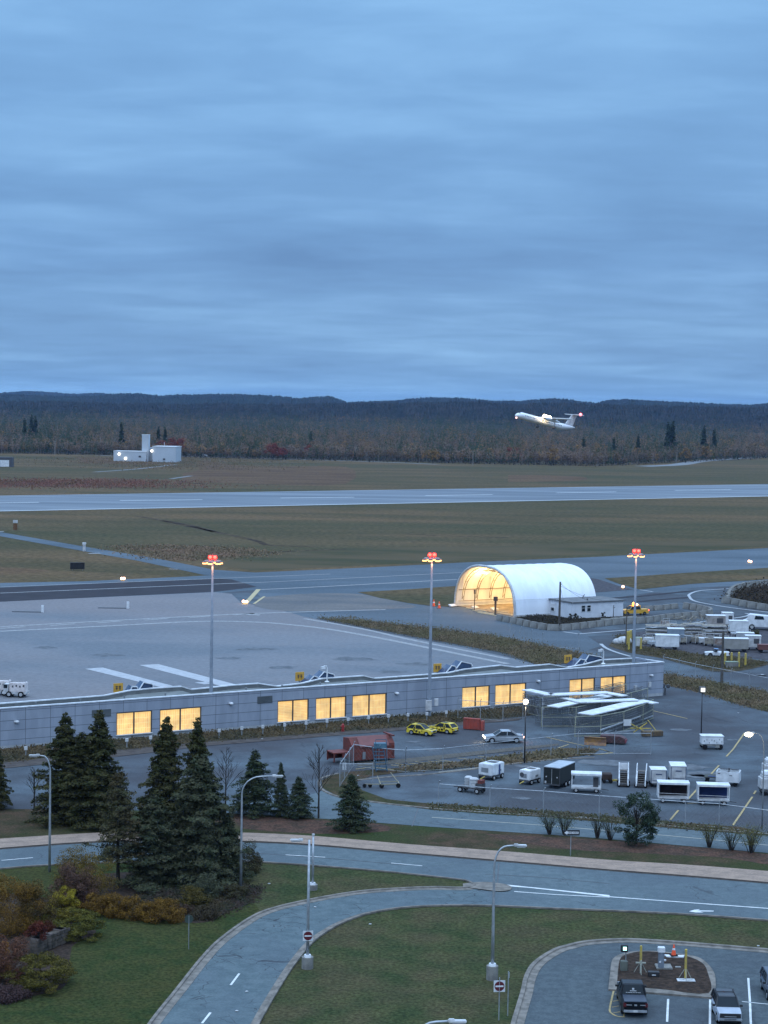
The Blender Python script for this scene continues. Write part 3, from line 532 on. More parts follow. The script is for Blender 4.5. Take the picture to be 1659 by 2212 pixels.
# woodland beyond the field: one mass nobody could count
def woodland():
    P = []; Nn = []; S = []; kinds = []
    def edge(u): return np.interp(u, [-200, 0, 240, 400, 700, 1000, 1290, 1659, 1850], [978, 979, 983, 988, 994, 1001, 1007, 990, 984])
    n = 12500; u = RNG.uniform(-180, 1840, n); t = RNG.uniform(0, 1, n) ** 1.7
    De = 164580 / (edge(u) - vh(u)); D = De * (1 + t * 1.15)
    x = (u - 829.5) / FPX * D; hgt = RNG.uniform(8, 14, n) * (0.8 + 0.3 * np.clip(t * 6, 0, 1)) * (1 + .22 * np.sin(u / 37.0) * np.sin(u / 11.0 + D / 60)); z0_ = 15 * np.clip(D / De - 1.03, 0, 1.2)
    con = RNG.uniform(0, 1, n) < (0.26 + 0.4 * t + .15 * np.sin(u / 70))
    T = []
    hgt = np.where(con, hgt * RNG.uniform(.85, 1.45, n), hgt)
    for i in range(n):
        h = hgt[i]; m_ = 60 if t[i] < .12 else (38 if t[i] < .4 else 22)
        if con[i]:
            zz_ = RNG.uniform(0.12, 1, m_); rad = (1 - zz_) * h * 0.2 + .2; th = RNG.uniform(0, 6.283, m_)
            p = np.stack([np.cos(th) * rad, np.sin(th) * rad, zz_ * h * 1.08], 1); s = np.full(m_, .62) * (1.25 - zz_ * .7)
        else:
            q = RNG.normal(size=(m_, 3)); q /= np.linalg.norm(q, axis=1)[:, None]; q *= RNG.uniform(.5, 1, m_)[:, None] ** .5
            p = q * np.array([h * .24, h * .24, h * .34]) + np.array([0, 0, h * .64]); s = RNG.uniform(.32, .66, m_)
        p = p + np.array([x[i], D[i], z0_[i]]); P.append(p); S.append(s); Nn.append(np.tile([0, -.4, .6], (m_, 1))); kinds.append(np.full(m_, con[i]))
        if t[i] < .05: T.append((x[i], D[i], h))
    P = np.concatenate(P); S = np.concatenate(S); Nn = np.concatenate(Nn); kk = np.concatenate(kinds).astype(bool)
    r = RNG.uniform(size=len(P)) < .5
    a = leafmesh('woodland', P[~kk], Nn[~kk], S[~kk], farM2); b = leafmesh('spruce_woodland', P[kk], Nn[kk], S[kk], leafmat('far_spruce', (0.024, 0.040, 0.020), (0.048, 0.064, 0.032), None, .03))
    a.data.materials.append(farM); 
    ii_ = np.repeat(np.arange(n), [len(k_) for k_ in kinds])[~kk]; hsh = (np.sin(ii_ * 12.9898) * 43758.5453) % 1.0; hsh = np.clip(hsh + .22 * np.sin(x[ii_] / 31) * np.sin(D[ii_] / 45 + 1), 0, 1)
    a.data.materials.append(M('autumn_woodland', (0.230, 0.125, 0.046), .9, rgb2=(0.170, 0.100, 0.046), scale=.05))
    a.data.polygons.foreach_set('material_index', np.where(hsh < .62, 0, np.where(hsh < .92, 1, 2)).astype(np.int32))
    tag(a, 'mixed bare and autumn-coloured woodland behind the runway field', 'woodland', kind='stuff'); tag(b, 'dark evergreen part of the woodland behind the runway field', 'woodland', kind='stuff')
    m = MB()
    for x_, y_, h_ in T[:700]: m.tube([(x_, y_, 0), (x_ + .2, y_, h_ * .8)], [.16, .07], 3, False)
    for x_, y_, h_ in T[700:1500]: m.tube([(x_, y_, 0), (x_ - .2, y_, h_ * .8)], [.13, .05], 3, False)
    tag(m.build('woodland_trunks', barkp), 'pale thin trunks along the edge of the far woodland', 'woodland', kind='stuff')
    # ground brush under the edge
    u = RNG.uniform(-180, 1840, 16000); De = 164580 / (edge(u) - vh(u)); D = De * (1 + RNG.uniform(-.012, .12, len(u))); x = (u - 829.5) / FPX * D
    p = np.stack([x, D, RNG.uniform(0, 3.2, len(u))], 1)
    tag(leafmesh('underbrush', p, np.tile([0, -.6, .3], (len(u), 1)), RNG.uniform(.4, .9, len(u)), leafmat('underbrush', (0.070, 0.052, 0.040), (0.034, 0.032, 0.024), None, .06)), 'dark brush along the foot of the far woodland', 'undergrowth', kind='stuff')
woodland()
mr_ = MB(); us_ = [(-260 + i * 60) for i in range(37)]
for ratio, zz_ in ((1.02, .03), (1.3, 4.0), (1.7, 10.0), (2.3, 17.0)):
    for u_ in us_: d_ = 164580 / (np.interp(u_, [0, 400, 1000, 1659], [979, 988, 1001, 990]) - vh(u_)) * ratio; mr_.v.append(((u_ - 829.5) / FPX * d_, d_, zz_))
mr_.f = [(j * 37 + i, j * 37 + i + 1, (j + 1) * 37 + i + 1, (j + 1) * 37 + i) for j in range(3) for i in range(36)]; mr_.mi = [0] * len(mr_.f)
tag(mr_.build('woodland_floor', M('forest_floor', (0.030, 0.028, 0.020), .95)), kind='structure')
# rough scrub and tufts on the open field and islands
def tufts(name, px, n, hmin, hmax, mat, label, cat='grass', sz=(.06, .16), spread=None):
    n = int(n * 2.0)
    poly = gp(px); xs = [p.x for p in poly]; ys = [p.y for p in poly]; out = []
    tr = tessellate_polygon([[Vector((p.x, p.y, 0)) for p in poly]]); ar = []
    for a, b, c in tr: ar.append(abs((poly[b] - poly[a]).cross(poly[c] - poly[a])) / 2)
    ar = np.array(ar); idx = RNG.choice(len(tr), n, p=ar / ar.sum()); r1 = np.sqrt(RNG.uniform(size=n)); r2 = RNG.uniform(size=n)
    A = np.array([[tuple(poly[k]) for k in t] for t in tr])[idx]
    p = A[:, 0] * (1 - r1)[:, None] + A[:, 1] * (r1 * (1 - r2))[:, None] + A[:, 2] * (r1 * r2)[:, None]
    jj = .35 + .8 * hmax; p = p + (RNG.normal(0, jj * .6, p.shape) if spread is None else RNG.normal(0, 1, p.shape) * np.array(spread))
    clump_ = .35 + .65 * (.5 + .5 * np.sin(p[:, 0] * .9 + 2 * np.sin(p[:, 1] * .7)) * np.sin(p[:, 1] * 1.3))
    z = 0.05 + RNG.uniform(size=n) ** 1.6 * RNG.uniform(hmin, hmax, n) * clump_
    tag(leafmesh(name, np.stack([p[:, 0], p[:, 1], z], 1), np.tile([0, -.7, .5], (n, 1)), RNG.uniform(sz[0], sz[1], n), mat), label, cat, kind='stuff')
dryM = leafmat('dry_grass_blades', (0.165, 0.118, 0.072), (0.085, 0.066, 0.040), (0.100, 0.090, 0.046), .5)
tufts('tall_grass', [(684, 1336), (760, 1340), (940, 1360), (1097, 1381), (1262, 1416), (1300, 1430), (1162, 1437), (1097, 1412), (900, 1376), (740, 1345)], 15000, .4, 1.3, dryM, 'tall dry grass on the wedge between the apron and the service road')
tufts('tall_grass', [kG(730, 1060), kG(1100, 1120), kG(1659, 1230), (1700, 1540), kL(1659, 460), kL(1400, 390), kL(1000, 270), kL(730, 215)], 15000, .3, 1.1, dryM, 'tall brown grass in the strip along the yard fence')
tufts('scrub', [kA(0, 655), kA(900, 645), kA(900, 690), kA(0, 700)], 5000, .4, 1.8, leafmat('red_scrub', (0.160, 0.070, 0.050), (0.110, 0.066, 0.042), None, .1), 'reddish low scrub on the left beyond the runway', 'scrub', (.2, .5), (26, 9))
tufts('scrub', [kA(500, 505), kA(1200, 500), kA(1659, 520), kA(1659, 560), kA(1150, 590), kA(550, 540)], 4500, .4, 1.8, leafmat('brown_scrub', (0.150, 0.098, 0.062), (0.100, 0.080, 0.046), None, .1), 'brown low scrub in front of the white block buildings', 'scrub', (.2, .5), (30, 12))
tufts('scrub', [kD(840, 170), kD(1350, 175), kD(1659, 205), kD(1659, 222), kD(1250, 262), kD(1100, 250)], 5000, .3, 1.0, leafmat('ditch_scrub', (0.185, 0.120, 0.078), (0.120, 0.094, 0.056), None, .1), 'brown scrub in the ditch left of the narrow taxiway', 'scrub', (.15, .35), (5, 3))
tufts('weeds', [kG(300, 700), kG(450, 690), kG(500, 800), kG(800, 835), kG(1100, 880), kG(1300, 885), kG(1659, 940), kG(1500, 990), kG(1150, 1010), kG(700, 890), kG(400, 840)], 7000, .2, .6, leafmat('yard_weeds', (0.070, 0.062, 0.034), (0.100, 0.078, 0.046), None, .4), 'low weeds on the bank below the equipment yard')
tufts('weeds', [(0, 1620), (251, 1596), (597, 1570), (878, 1547), (1132, 1525), (1160, 1543), (878, 1570), (449, 1602), (0, 1648)], 14000, .15, .6, leafmat('bed_plants', (0.085, 0.068, 0.040), (0.050, 0.046, 0.026), (0.110, 0.075, 0.040), .6), 'low planting in the bed along the grey building')
tufts('weeds', [kJ(0, 1125), kJ(600, 1080), kJ(1090, 1010), kJ(1450, 965), kJ(1750, 960), kJ(1400, 1035), kJ(1090, 1070), kJ(700, 1100), kJ(0, 1160)], 4500, .1, .5, dryM, 'weeds on the strip between the two fenced lots', sz=(.08, .2))
tufts('weeds', [kM(0, 520), kM(600, 560), kM(1300, 605), kN(700, 660), kN(1659, 780), kN(1000, 730), kM(1100, 636), kM(0, 565)], 3500, .05, .35, leafmat('verge_weeds', (0.065, 0.066, 0.032), (0.100, 0.078, 0.048), None, .6), 'weedy verge between the access road and the lot', sz=(.06, .16))
tufts('leaf_litter', [kO(700, 740), kO(1100, 785), kO(1370, 790), kO(1640, 665), kP(480, 720), kO(1500, 560), kO(1200, 540), kO(900, 640)], 6000, .05, .45, leafmat('bed_leaves', (0.050, 0.036, 0.030), (0.030, 0.034, 0.022), (0.060, 0.045, 0.022), 1.2), 'dark low planting in the mulch bed under the big evergreens', 'ground cover', (.06, .14))

# ------------------------------------------------------------------ trees
def conifer(name, h, rad, mat, n_whorl, dens, label, group, z0=0.1, trunk_r=.16, droop=.25, size=.16, curve=1.0):
    t = thing(name, label, 'tree', group=group)
    m = MB(); m.tube([(0, 0, 0), (.03, .02, h * .5), (0, 0, h * .98)], [trunk_r, trunk_r * .55, .02], 7)
    P = []; Nn = []; S = []
    for i in range(n_whorl):
        f = z0 + (1 - z0) * (i / n_whorl) ** .92; z = f * h; L_ = rad * ((1 - f) / (1 - z0)) ** curve * random.uniform(.72, 1.12) + .12
        k = random.choice([4, 5, 6])
        a0 = random.uniform(0, 6.28)
        for b in range(k):
            z = f * h + random.uniform(-.5, .5) * h / n_whorl * 1.6
            a = a0 + b * 6.283 / k + random.uniform(-.45, .45); l = L_ * random.uniform(.55, 1.2)
            ca, sa = math.cos(a), math.sin(a)
            tip = (ca * l, sa * l, z - droop * l + .12 * l * random.uniform(-1, 1))
            m.tube([(0, 0, z), tip], [.03, .006], 3, False)
            nn = max(4, int(dens * l))
            tt = RNG.uniform(.12, 1.0, nn) ** .75; side = RNG.normal(0, 1, nn) * (.24 * l * (1.15 - tt) + .05)
            z_ = z + (tip[2] - z) * tt + RNG.normal(0, .07, nn) - np.abs(side) * .25
            P.append(np.stack([ca * l * tt - sa * side, sa * l * tt + ca * side, z_], 1)); Nn.append(np.tile([ca * .5, sa * .5, .7], (nn, 1))); S.append(RNG.uniform(.55, 1.15, nn) * size)
    m.build('trunk', bark, t); leafmesh('crown', np.concatenate(P), np.concatenate(Nn), np.concatenate(S), mat, t, 1.2)
    return t
def at(u, v, z=0): p = G(u, v); return (p.x, p.y, z)
def hof(u, vtop, vbase): return CAM_H * (1 - (vtop - vh(u)) / (vbase - vh(u)))
GE = 'evergreen trees behind the sidewalk'
def plant(src, u, v, vtop, label, wf=1.0, rz=None):
    h = hof(u, vtop, v) ; s = h / src['h']; place(src['o'] if not src.get('used') else copy_tree(src['o']), at(u, v), random.uniform(0, 6.28) if rz is None else rz, label, (s * wf, s * wf, s))
    src['used'] = True
sprA = dict(h=10.5, o=conifer('spruce_tree', 10.5, 2.9, spruceM, 38, 95, 'x', GE, .08, size=.105, curve=.8))
sprB = dict(h=10.5, o=conifer('spruce_tree', 10.5, 2.7, spruceM, 40, 100, 'x', GE, .06, size=.10, droop=.12, curve=.85))
sprC = dict(h=6.0, o=conifer('spruce_tree', 6.0, 1.75, leafmat('young_spruce_needles', (0.026, 0.038, 0.020), (0.052, 0.058, 0.030), None, 1.6), 28, 110, 'x', 'small spruces by the access road', .12, .10, size=.07, curve=.85))
sprD = dict(h=8.5, o=conifer('larch_tree', 8.5, 2.3, leafmat('larch_needles', (0.050, 0.052, 0.026), (0.085, 0.072, 0.036), (0.060, 0.044, 0.022), 1.2), 30, 60, 'x', GE, .22, size=.085, droop=-.1, curve=.6))
sprE = dict(h=8.5, o=conifer('spruce_tree', 8.5, 3.0, spruceB, 34, 90, 'x', GE, .03, size=.10, droop=.05, curve=.62))
plant(sprA, -6, 1748, 1603, 'dark spruce cut off by the left edge of the picture')
plant(sprB, 140, 1775, 1538, 'tall twin-topped spruce behind the leftmost street lamp', 1.38)
plant(sprA, 176, 1778, 1580, 'lower spruce standing between the two tall ones on the left', 1.5)
plant(sprB, 213, 1785, 1531, 'tall narrow spruce rising in front of the grey wall vent', 1.3)
plant(sprA, 357, 1797, 1546, 'tall spruce below the second lit window from the left', 1.2)
plant(sprB, 424, 1812, 1547, 'tall spruce right of the second lit window, beside the first high mast', 1.0)
plant(sprE, 432, 1905, 1628, 'broad blue-green spruce in the middle of the planting bed', 1.12)
plant(sprE, 332, 1915, 1716, 'dark bluish spruce at the front of the planting bed', 1.18)
plant(sprE, 385, 1908, 1760, 'low spruce with greyish foliage between the two broad spruces', 1.3)
plant(sprD, 255, 1915, 1664, 'yellow-green larch with a bare lower trunk in the lawn')
plant(sprE, 490, 1898, 1760, 'dark spruce against the lamp post at the right end of the bed', 1.0)
plant(sprC, 549, 1761, 1620, 'largest of the small spruces, in front of the parking lot', 1.6)
plant(sprC, 606, 1764, 1646, 'slim small spruce, second of the row by the access road', .8)
plant(sprC, 645, 1766, 1677, 'short spruce with a bare stem, between the slim spruce and the bare tree', 1.75)
plant(sprC, 759, 1793, 1672, 'bushy small spruce right of the bare tree by the road', 1.6)
# pine with clumped foliage
def clumped(name, h, r, mat, label, cat, group=None, clumps=22, n=130, size=.1, trunk=True, zlo=.25, sq=(1, 1, .7), cs=.38, stems=1):
    t = thing(name, label, cat, group=group); m = MB(); P = []; S = []; Nn = []
    for c in range(clumps):
        a = random.uniform(0, 6.28); f = zlo + (1 - zlo) * (c + .5) / clumps; rr_ = r * math.sqrt(max(.08, 1 - ((f - .45) / .62) ** 2)) * random.uniform(.35, 1.0)
        cx, cy, cz = rr_ * math.cos(a), rr_ * math.sin(a), f * h * random.uniform(.86, 1.0); sc_ = r * cs * random.uniform(.6, 1.2)
        q = RNG.normal(size=(n, 3)); q /= np.linalg.norm(q, axis=1)[:, None]; q *= (RNG.uniform(.25, 1, n) ** .5)[:, None]
        P.append(q * np.array(sq) * sc_ + np.array([cx, cy, cz])); Nn.append(q * .8 + np.array([0, 0, .4])); S.append(RNG.uniform(.6, 1.2, n) * size)
        if trunk: m.tube([(0, 0, max(.05, cz * .5)), (cx * .5, cy * .5, cz * .8), (cx, cy, cz)], [.04, .025, .008], 4, False)
    if trunk:
        m.tube([(0, 0, 0), (.04, 0, h * .4), (0, .03, h * .85)], [h * .02 + .03, h * .014 + .02, .015], 6); m.build('trunk', bark, t)
    leafmesh('crown' if cat == 'tree' else 'foliage', np.concatenate(P), np.concatenate(Nn), np.concatenate(S), mat, t)
    return t
pine = clumped('pine_tree', 4.7, 2.2, leafmat('pine_needles', (0.024, 0.040, 0.026), (0.044, 0.058, 0.036), None, 2), 'bushy blue-green pine on the berm, in front of the white carts', 'tree', clumps=46, n=190, size=.085, zlo=.12, cs=.27)
place(pine, at(1374, 1824), .4)
# bare trees
def bare(name, h, label, group=None, mat=bark, depth=4, spread=.55, kids=3, r0=.09, seed=1):
    rnd = random.Random(seed); t = thing(name, label, 'tree', group=group); tm = MB(); m = MB()
    def grow(p, d, l, r, k):
        q = p + d * l; m.tube([p, (p + q) / 2 + Vector((rnd.uniform(-.03, .03), rnd.uniform(-.03, .03), 0)), q], [r, r * .8, r * .6], 4, False)
        if k == 0: return
        for i in range(kids + (k == depth)):
            dd = (d + Vector((rnd.uniform(-1, 1), rnd.uniform(-1, 1), rnd.uniform(-.1, .5))) * spread).normalized()
            grow(p + (q - p) * rnd.uniform(.45, 1), dd, l * rnd.uniform(.55, .8), r * .55, k - 1)
    tm.tube([(0, 0, 0), (0, 0, h * .55), (.02, .02, h)], [r0, r0 * .6, .008], 6, False)
    for i in range(15):
        z = h * (.3 + .66 * i / 15); a = rnd.uniform(0, 6.28); d = Vector((math.cos(a) * .6, math.sin(a) * .6, .8)).normalized()
        grow(Vector((0, 0, z)), d, (h - z) * .32 + .2, r0 * .3, depth - 2)
    tm.build('trunk', mat, t); m.build('branches', mat, t); return t
bt = 'bare young trees along the access road'
place(bare('bare_tree', 6.6, 'bare young tree between the dark spruces and the small ones', bt, seed=3), at(487, 1757), 0)
place(bare('bare_tree', 7.4, 'tallest bare tree, just left of the fence corner', bt, seed=5, r0=.11), at(688, 1768), 0)
place(bare('bare_tree', 4.0, 'bare sapling at the far left by the street lamp', bt, seed=8), at(74, 1746), 0)
# forsythia-like bushes on the berm
def bush(label, u, v, h, r, mat, group=None, name='bush', n=1500, stems=14, size=.045, zlo=.35):
    r *= 1.35; stems = 20
    t = thing(name, label, 'bush', at(u, v), random.uniform(0, 6), group); m = MB()
    P = []
    for i in range(stems):
        a = random.uniform(0, 6.28); rr_ = r * random.uniform(.3, 1); tip = Vector((rr_ * math.cos(a), rr_ * math.sin(a), h * random.uniform(.75, 1.0)))
        m.tube([(tip.x * .12, tip.y * .12, 0), (tip.x * .45, tip.y * .45, h * .5), tip], [.035, .022, .006], 4, False)
        for j in range(5):
            q = tip * random.uniform(.5, 1); m.tube([q, q + Vector((random.uniform(-.3, .3), random.uniform(-.3, .3), random.uniform(.1, .4)))], [.01, .003], 3, False)
        k = n // stems; f = RNG.uniform(zlo, 1.05, k); sp_ = .12 + .22 * r * f
        P.append(np.stack([tip.x * f + RNG.normal(0, 1, k) * sp_, tip.y * f + RNG.normal(0, 1, k) * sp_, tip.z * f + RNG.normal(0, .08, k)], 1))
    P = np.concatenate(P); P[:, 2] = np.clip(P[:, 2], .03, None)
    m.build('stems', bark, t); leafmesh('foliage', P, np.tile([0, 0, .8], (len(P), 1)), RNG.uniform(.6, 1.3, len(P)) * size, mat, t); return t
bm1 = leafmat('thin_green_leaves', (0.070, 0.085, 0.040), (0.050, 0.055, 0.034), None, 2); bm2 = leafmat('yellow_green_leaves', (0.120, 0.115, 0.035), (0.080, 0.070, 0.032), None, 2)
gb = 'half-bare bushes on the berm'
bush('thin green bush left of the one-way sign', 1187, 1803, 2.0, .8, bm1, gb, n=1300); bush('thin green bush just behind the one-way sign', 1219, 1804, 2.1, .9, bm1, gb, n=1500)
bush('almost bare bush right of the one-way sign', 1290, 1811, 2.0, .8, bm1, gb, n=420); bush('almost bare bush left of the pine', 1318, 1815, 1.9, .9, bm1, gb, n=420)
bush('yellow-green bush, first of three near the right edge', 1532, 1831, 2.3, .9, bm2, gb, n=1500); bush('sparse bush between two yellow-green ones at the right', 1580, 1837, 1.9, 1.0, bm1, gb, n=700)
bush('fullest yellow-green bush at the right edge', 1622, 1843, 2.5, 1.3, bm2, gb, n=3000)
# shrubs of the garden bed on the left
def shrub(label, u, v, r, h, c1, c2, name='shrub', clumps=26, n=240, size=.065, c3=None, cs=.36, zlo=.05, sq=(1, 1, .8), rz=0, trunk=False):
    c1 = tuple(c * k for c, k in zip(c1, (1.5, 1.25, .95))); c2 = tuple(c * k for c, k in zip(c2, (1.2, 1.0, .8))); n = int(n * 1.5); size *= .85
    mat = leafmat('leaves_' + '_'.join(f'{int(x*1000)}' for x in c1 + c2), c1, c2, c3, 3.0)
    s = clumped(name, h, r, mat, label, 'shrub', 'shrubs of the garden bed', clumps=clumps, n=n, size=size, trunk=trunk, zlo=zlo, cs=cs, sq=sq); place(s, at(u, v), rz); return s
O1, O2 = (0.120, 0.078, 0.020), (0.062, 0.042, 0.016)
shrub('large yellow-olive shrub behind the greyish round one', 178, 1948, 2.5, 4.1, (0.105, 0.078, 0.020), (0.060, 0.052, 0.018), clumps=44)
shrub('large round purple-grey shrub below the leftmost lamp', 160, 1962, 1.9, 3.5, (0.085, 0.056, 0.052), (0.050, 0.036, 0.034), clumps=44, n=260)
for i, (x, y, lb) in enumerate(((640, 745, 'first'), (750, 755, 'second'), (870, 770, 'third'), (1000, 785, 'fourth'), (1100, 790, 'fifth'))):
    shrub(f'orange low shrub, {lb} from the left in the row along the lawn', *kO(x, y), 1.35, 1.55, O1, O2, 'azalea_shrub', clumps=26, n=170)
shrub('clipped grey-green round shrub beside the right end of the bed', *kO(1345, 640), 1.35, 1.9, (0.060, 0.078, 0.060), (0.040, 0.050, 0.040), clumps=30)
shrub('olive leafy shrub in front of the clipped grey-green one', *kO(1260, 700), 1.3, 1.5, (0.070, 0.062, 0.022), (0.035, 0.036, 0.018), clumps=24)
shrub('dark low shrub at the edge of the lawn bed', *kO(1180, 760), 1.0, .8, (0.045, 0.032, 0.028), (0.030, 0.026, 0.022), clumps=18)
shrub('grey-green low shrub on the near edge of the bed', *kO(1340, 770), 1.2, .8, (0.045, 0.042, 0.034), (0.032, 0.030, 0.022), clumps=18)
shrub('low spreading shrub below the second lamp post', *kO(1530, 640), 1.3, .9, (0.042, 0.046, 0.030), (0.030, 0.028, 0.022), clumps=18)
shrub('dark round shrub behind the second lamp post', *kP(330, 590), 1.7, 2.6, (0.032, 0.038, 0.024), (0.050, 0.044, 0.028), clumps=26)
shrub('brown shrub left of the row of orange ones', *kO(540, 710), 1.0, 1.3, (0.045, 0.028, 0.024), (0.030, 0.020, 0.018), clumps=16)
shrub('bright yellow-green shrub at the top of the garden bed', *kO(405, 745), 1.25, 2.0, (0.210, 0.195, 0.030), (0.120, 0.110, 0.022), clumps=24, n=200)
shrub('olive-brown tall shrub at the left edge of the picture', *kO(60, 860), 2.3, 4.0, (0.115, 0.075, 0.020), (0.070, 0.045, 0.016), clumps=44, n=260)
shrub('grey-olive tall shrub between the olive and yellow ones', *kO(240, 820), 1.7, 3.2, (0.085, 0.070, 0.030), (0.050, 0.040, 0.022), clumps=34, n=240)
shrub('green juniper mound behind the stone wall', *kO(310, 830), 1.2, .9, (0.080, 0.085, 0.025), (0.045, 0.045, 0.018), clumps=20)
shrub('layered green juniper right of the stone wall', *kO(525, 905), 1.75, 2.1, (0.080, 0.085, 0.024), (0.036, 0.040, 0.014), 'juniper_shrub', clumps=40, n=190, cs=.27, sq=(1.2, 1.2, .38))
shrub('small yellow-green juniper above the stone wall', *kO(470, 790), 1.1, 1.1, (0.120, 0.110, 0.024), (0.060, 0.058, 0.018), 'juniper_shrub', clumps=18, sq=(1.2, 1.2, .4))
shrub('largest layered juniper at the lower left, in front of the stone wall', *kO(270, 1225), 2.45, 2.3, (0.082, 0.080, 0.024), (0.034, 0.036, 0.014), 'juniper_shrub', clumps=56, n=190, cs=.23, sq=(1.2, 1.2, .38))
shrub('small dark red tree-like shrub on a thin stem by the stone wall', *kO(245, 1000), 1.0, 2.3, (0.072, 0.022, 0.020), (0.045, 0.018, 0.016), 'red_shrub', clumps=18, n=150, zlo=.6, trunk=True)
shrub('low dark red shrub behind the stone wall', *kO(345, 890), 1.0, .9, (0.048, 0.020, 0.016), (0.032, 0.016, 0.012), 'red_shrub', clumps=14)
shrub('pinkish red twiggy shrub at the lower left edge', *kO(60, 1200), 1.7, 3.1, (0.095, 0.050, 0.040), (0.058, 0.034, 0.030), 'red_shrub', clumps=30, n=200)
shrub('orange shrub touching the left edge beside the pinkish one', *kO(-20, 1130), 1.1, 2.2, (0.17, 0.09, 0.022), (0.09, 0.055, 0.018), clumps=18)
shrub('purple heather mound at the bottom left', *kO(50, 1300), 1.4, .7, (0.050, 0.036, 0.044), (0.034, 0.026, 0.032), 'heather', clumps=20)
# standout trees in front of the far woodland
gw = 'single trees standing out of the far woodland'
redT = clumped('maple_tree', 15, 8.0, leafmat('maple_red', (0.210, 0.050, 0.032), (0.120, 0.036, 0.026), None, .3), 'x', 'tree', gw, clumps=26, n=60, size=.5, zlo=.4)
goldT = clumped('birch_tree', 13, 4.6, leafmat('birch_gold', (0.260, 0.145, 0.044), (0.150, 0.092, 0.036), None, .3), 'x', 'tree', gw, clumps=16, n=50, size=.42, zlo=.35)
def farplant(o, first, u, v, s, label):
    return place(o if first else copy_tree(o), at(u, v + 1.5), random.uniform(0, 6), label, s)
for i, (u, v, s, lb) in enumerate(((382, 986, 1.0, 'dark red maple right of the white buildings'), (350, 983, .8, 'smaller red maple just behind the white tower'), (590, 992, .85, 'rust-red maple at the woodland edge, left of centre'), (610, 991, .62, 'small red maple beside the rust-red one'), (668, 988, .7, 'dull red maple left of the far utility pole at centre'), (1108, 998, .8, 'orange-brown maple below the aeroplane'))): farplant(redT, i == 0, u, v, s, lb)
for i, (u, v, s, lb) in enumerate(((100, 975, .85, 'golden birch above the left field'), (480, 984, .9, 'golden birch right of the parked white car'), (1195, 1004, 1.05, 'yellow birch below the tail of the aeroplane'), (1480, 998, 1.0, 'golden birch at the bend of the pale far road'), (1525, 995, 1.05, 'ochre birch at the right of the far woodland'), (935, 1000, .8, 'ochre birch near the middle of the far woodland'), (5, 968, .8, 'orange birch at the left picture edge'))): farplant(goldT, i == 0, u, v, s, lb)
fs = dict(h=12.0, o=conifer('far_spruce_tree', 12.0, 2.6, leafmat('far_needles', (0.024, 0.036, 0.020), (0.042, 0.054, 0.030), None, .5), 18, 26, 'x', gw, .1, size=.36))
for u, v, vt, lb in ((68, 970, 892, 'darkest tall spruce in a clump at the far left'), (76, 970, 895, 'second spruce of the dark clump at the far left'), (53, 972, 899, 'spruce left of the dark clump at the far left'), (262, 984, 908, 'pointed spruce above the white tower'), (342, 985, 917, 'spruce above the right white block'), (356, 985, 919, 'spruce beside the dark red maple'), (671, 990, 926, 'round-topped dark spruce left of centre'), (1260, 1006, 940, 'dark spruce under the right half of the aeroplane'), (1325, 1006, 940, 'dark spruce left of the far road'), (1378, 1003, 934, 'spruce by the right far road'), (1442, 998, 907, 'spruce in the tall group at right'), (1452, 998, 905, 'tallest spruce in the group at right'), (1520, 995, 915, 'spruce near the right edge of the woodland'), (1425, 999, 980, 'low dark spruce beside the far road'), (1542, 994, 921, 'last dark spruce before the right edge')):
    d1 = 164580 / (v - vh(u)) * 1.07; v2 = vh(u) + 164580 / d1; h_ = (CAM_H * (1 - (vt + 5 - vh(u)) / (v2 - vh(u)))) ; s_ = h_ / 12.0; place(fs['o'] if not fs.get('used') else copy_tree(fs['o']), at(u, v2), random.uniform(0, 6.28), lb, (s_ * .9, s_ * .9, s_)); fs['used'] = True

# ------------------------------------------------------------------ long grey building
p0 = G(0, 1620); p1 = G(1432, 1503); xd = (p1 - p0).normalized(); nbk = Vector((-xd.y, xd.x, 0)); BANG = math.atan2(xd.y, xd.x); BLEN = (p1 - p0).length
def WL(u, v, off=0.0):
    q = V(u, v, p0 + nbk * off, nbk) - p0; return q.dot(xd), q.z
def panel_mat():
    m = M('grey_cladding', (0.300, 0.325, 0.375), 0.5, rgb2=(0.255, 0.280, 0.325), scale=0.8, detail=6, stretch=(1, 1, .25), spec=.4); t = m.node_tree; b = t.nodes['Principled BSDF']; src = b.inputs['Base Color'].links[0].from_socket
    tcn = t.nodes.new('ShaderNodeTexCoord'); s_ = t.nodes.new('ShaderNodeSeparateXYZ'); c = t.nodes.new('ShaderNodeCombineXYZ'); t.links.new(tcn.outputs['Object'], s_.inputs[0])
    t.links.new(mth('ADD', s_.outputs[0], s_.outputs[1], t), c.inputs[0]); t.links.new(mth('ADD', s_.outputs[2], 0.05, t), c.inputs[1])
    br = t.nodes.new('ShaderNodeTexBrick'); br.offset = 0; br.squash = 1; t.links.new(c.outputs[0], br.inputs['Vector'])
    br.inputs['Scale'].default_value = 1; br.inputs['Brick Width'].default_value = 3.05; br.inputs['Row Height'].default_value = 1.12; br.inputs['Mortar Size'].default_value = 0.035; br.inputs['Mortar Smooth'].default_value = 0.4
    t.links.new(src, br.inputs['Color1']); 
    mx = t.nodes.new('ShaderNodeMix'); mx.data_type = 'RGBA'; mx.blend_type = 'MULTIPLY'; mx.inputs[0].default_value = 1; t.links.new(src, mx.inputs[6]); mx.inputs[7].default_value = (.93, .94, .96, 1); t.links.new(mx.outputs[2], br.inputs['Color2'])
    br.inputs['Mortar'].default_value = (0.085, 0.095, 0.115, 1); t.links.new(br.outputs[0], b.inputs['Base Color']); return m
clad = panel_mat()
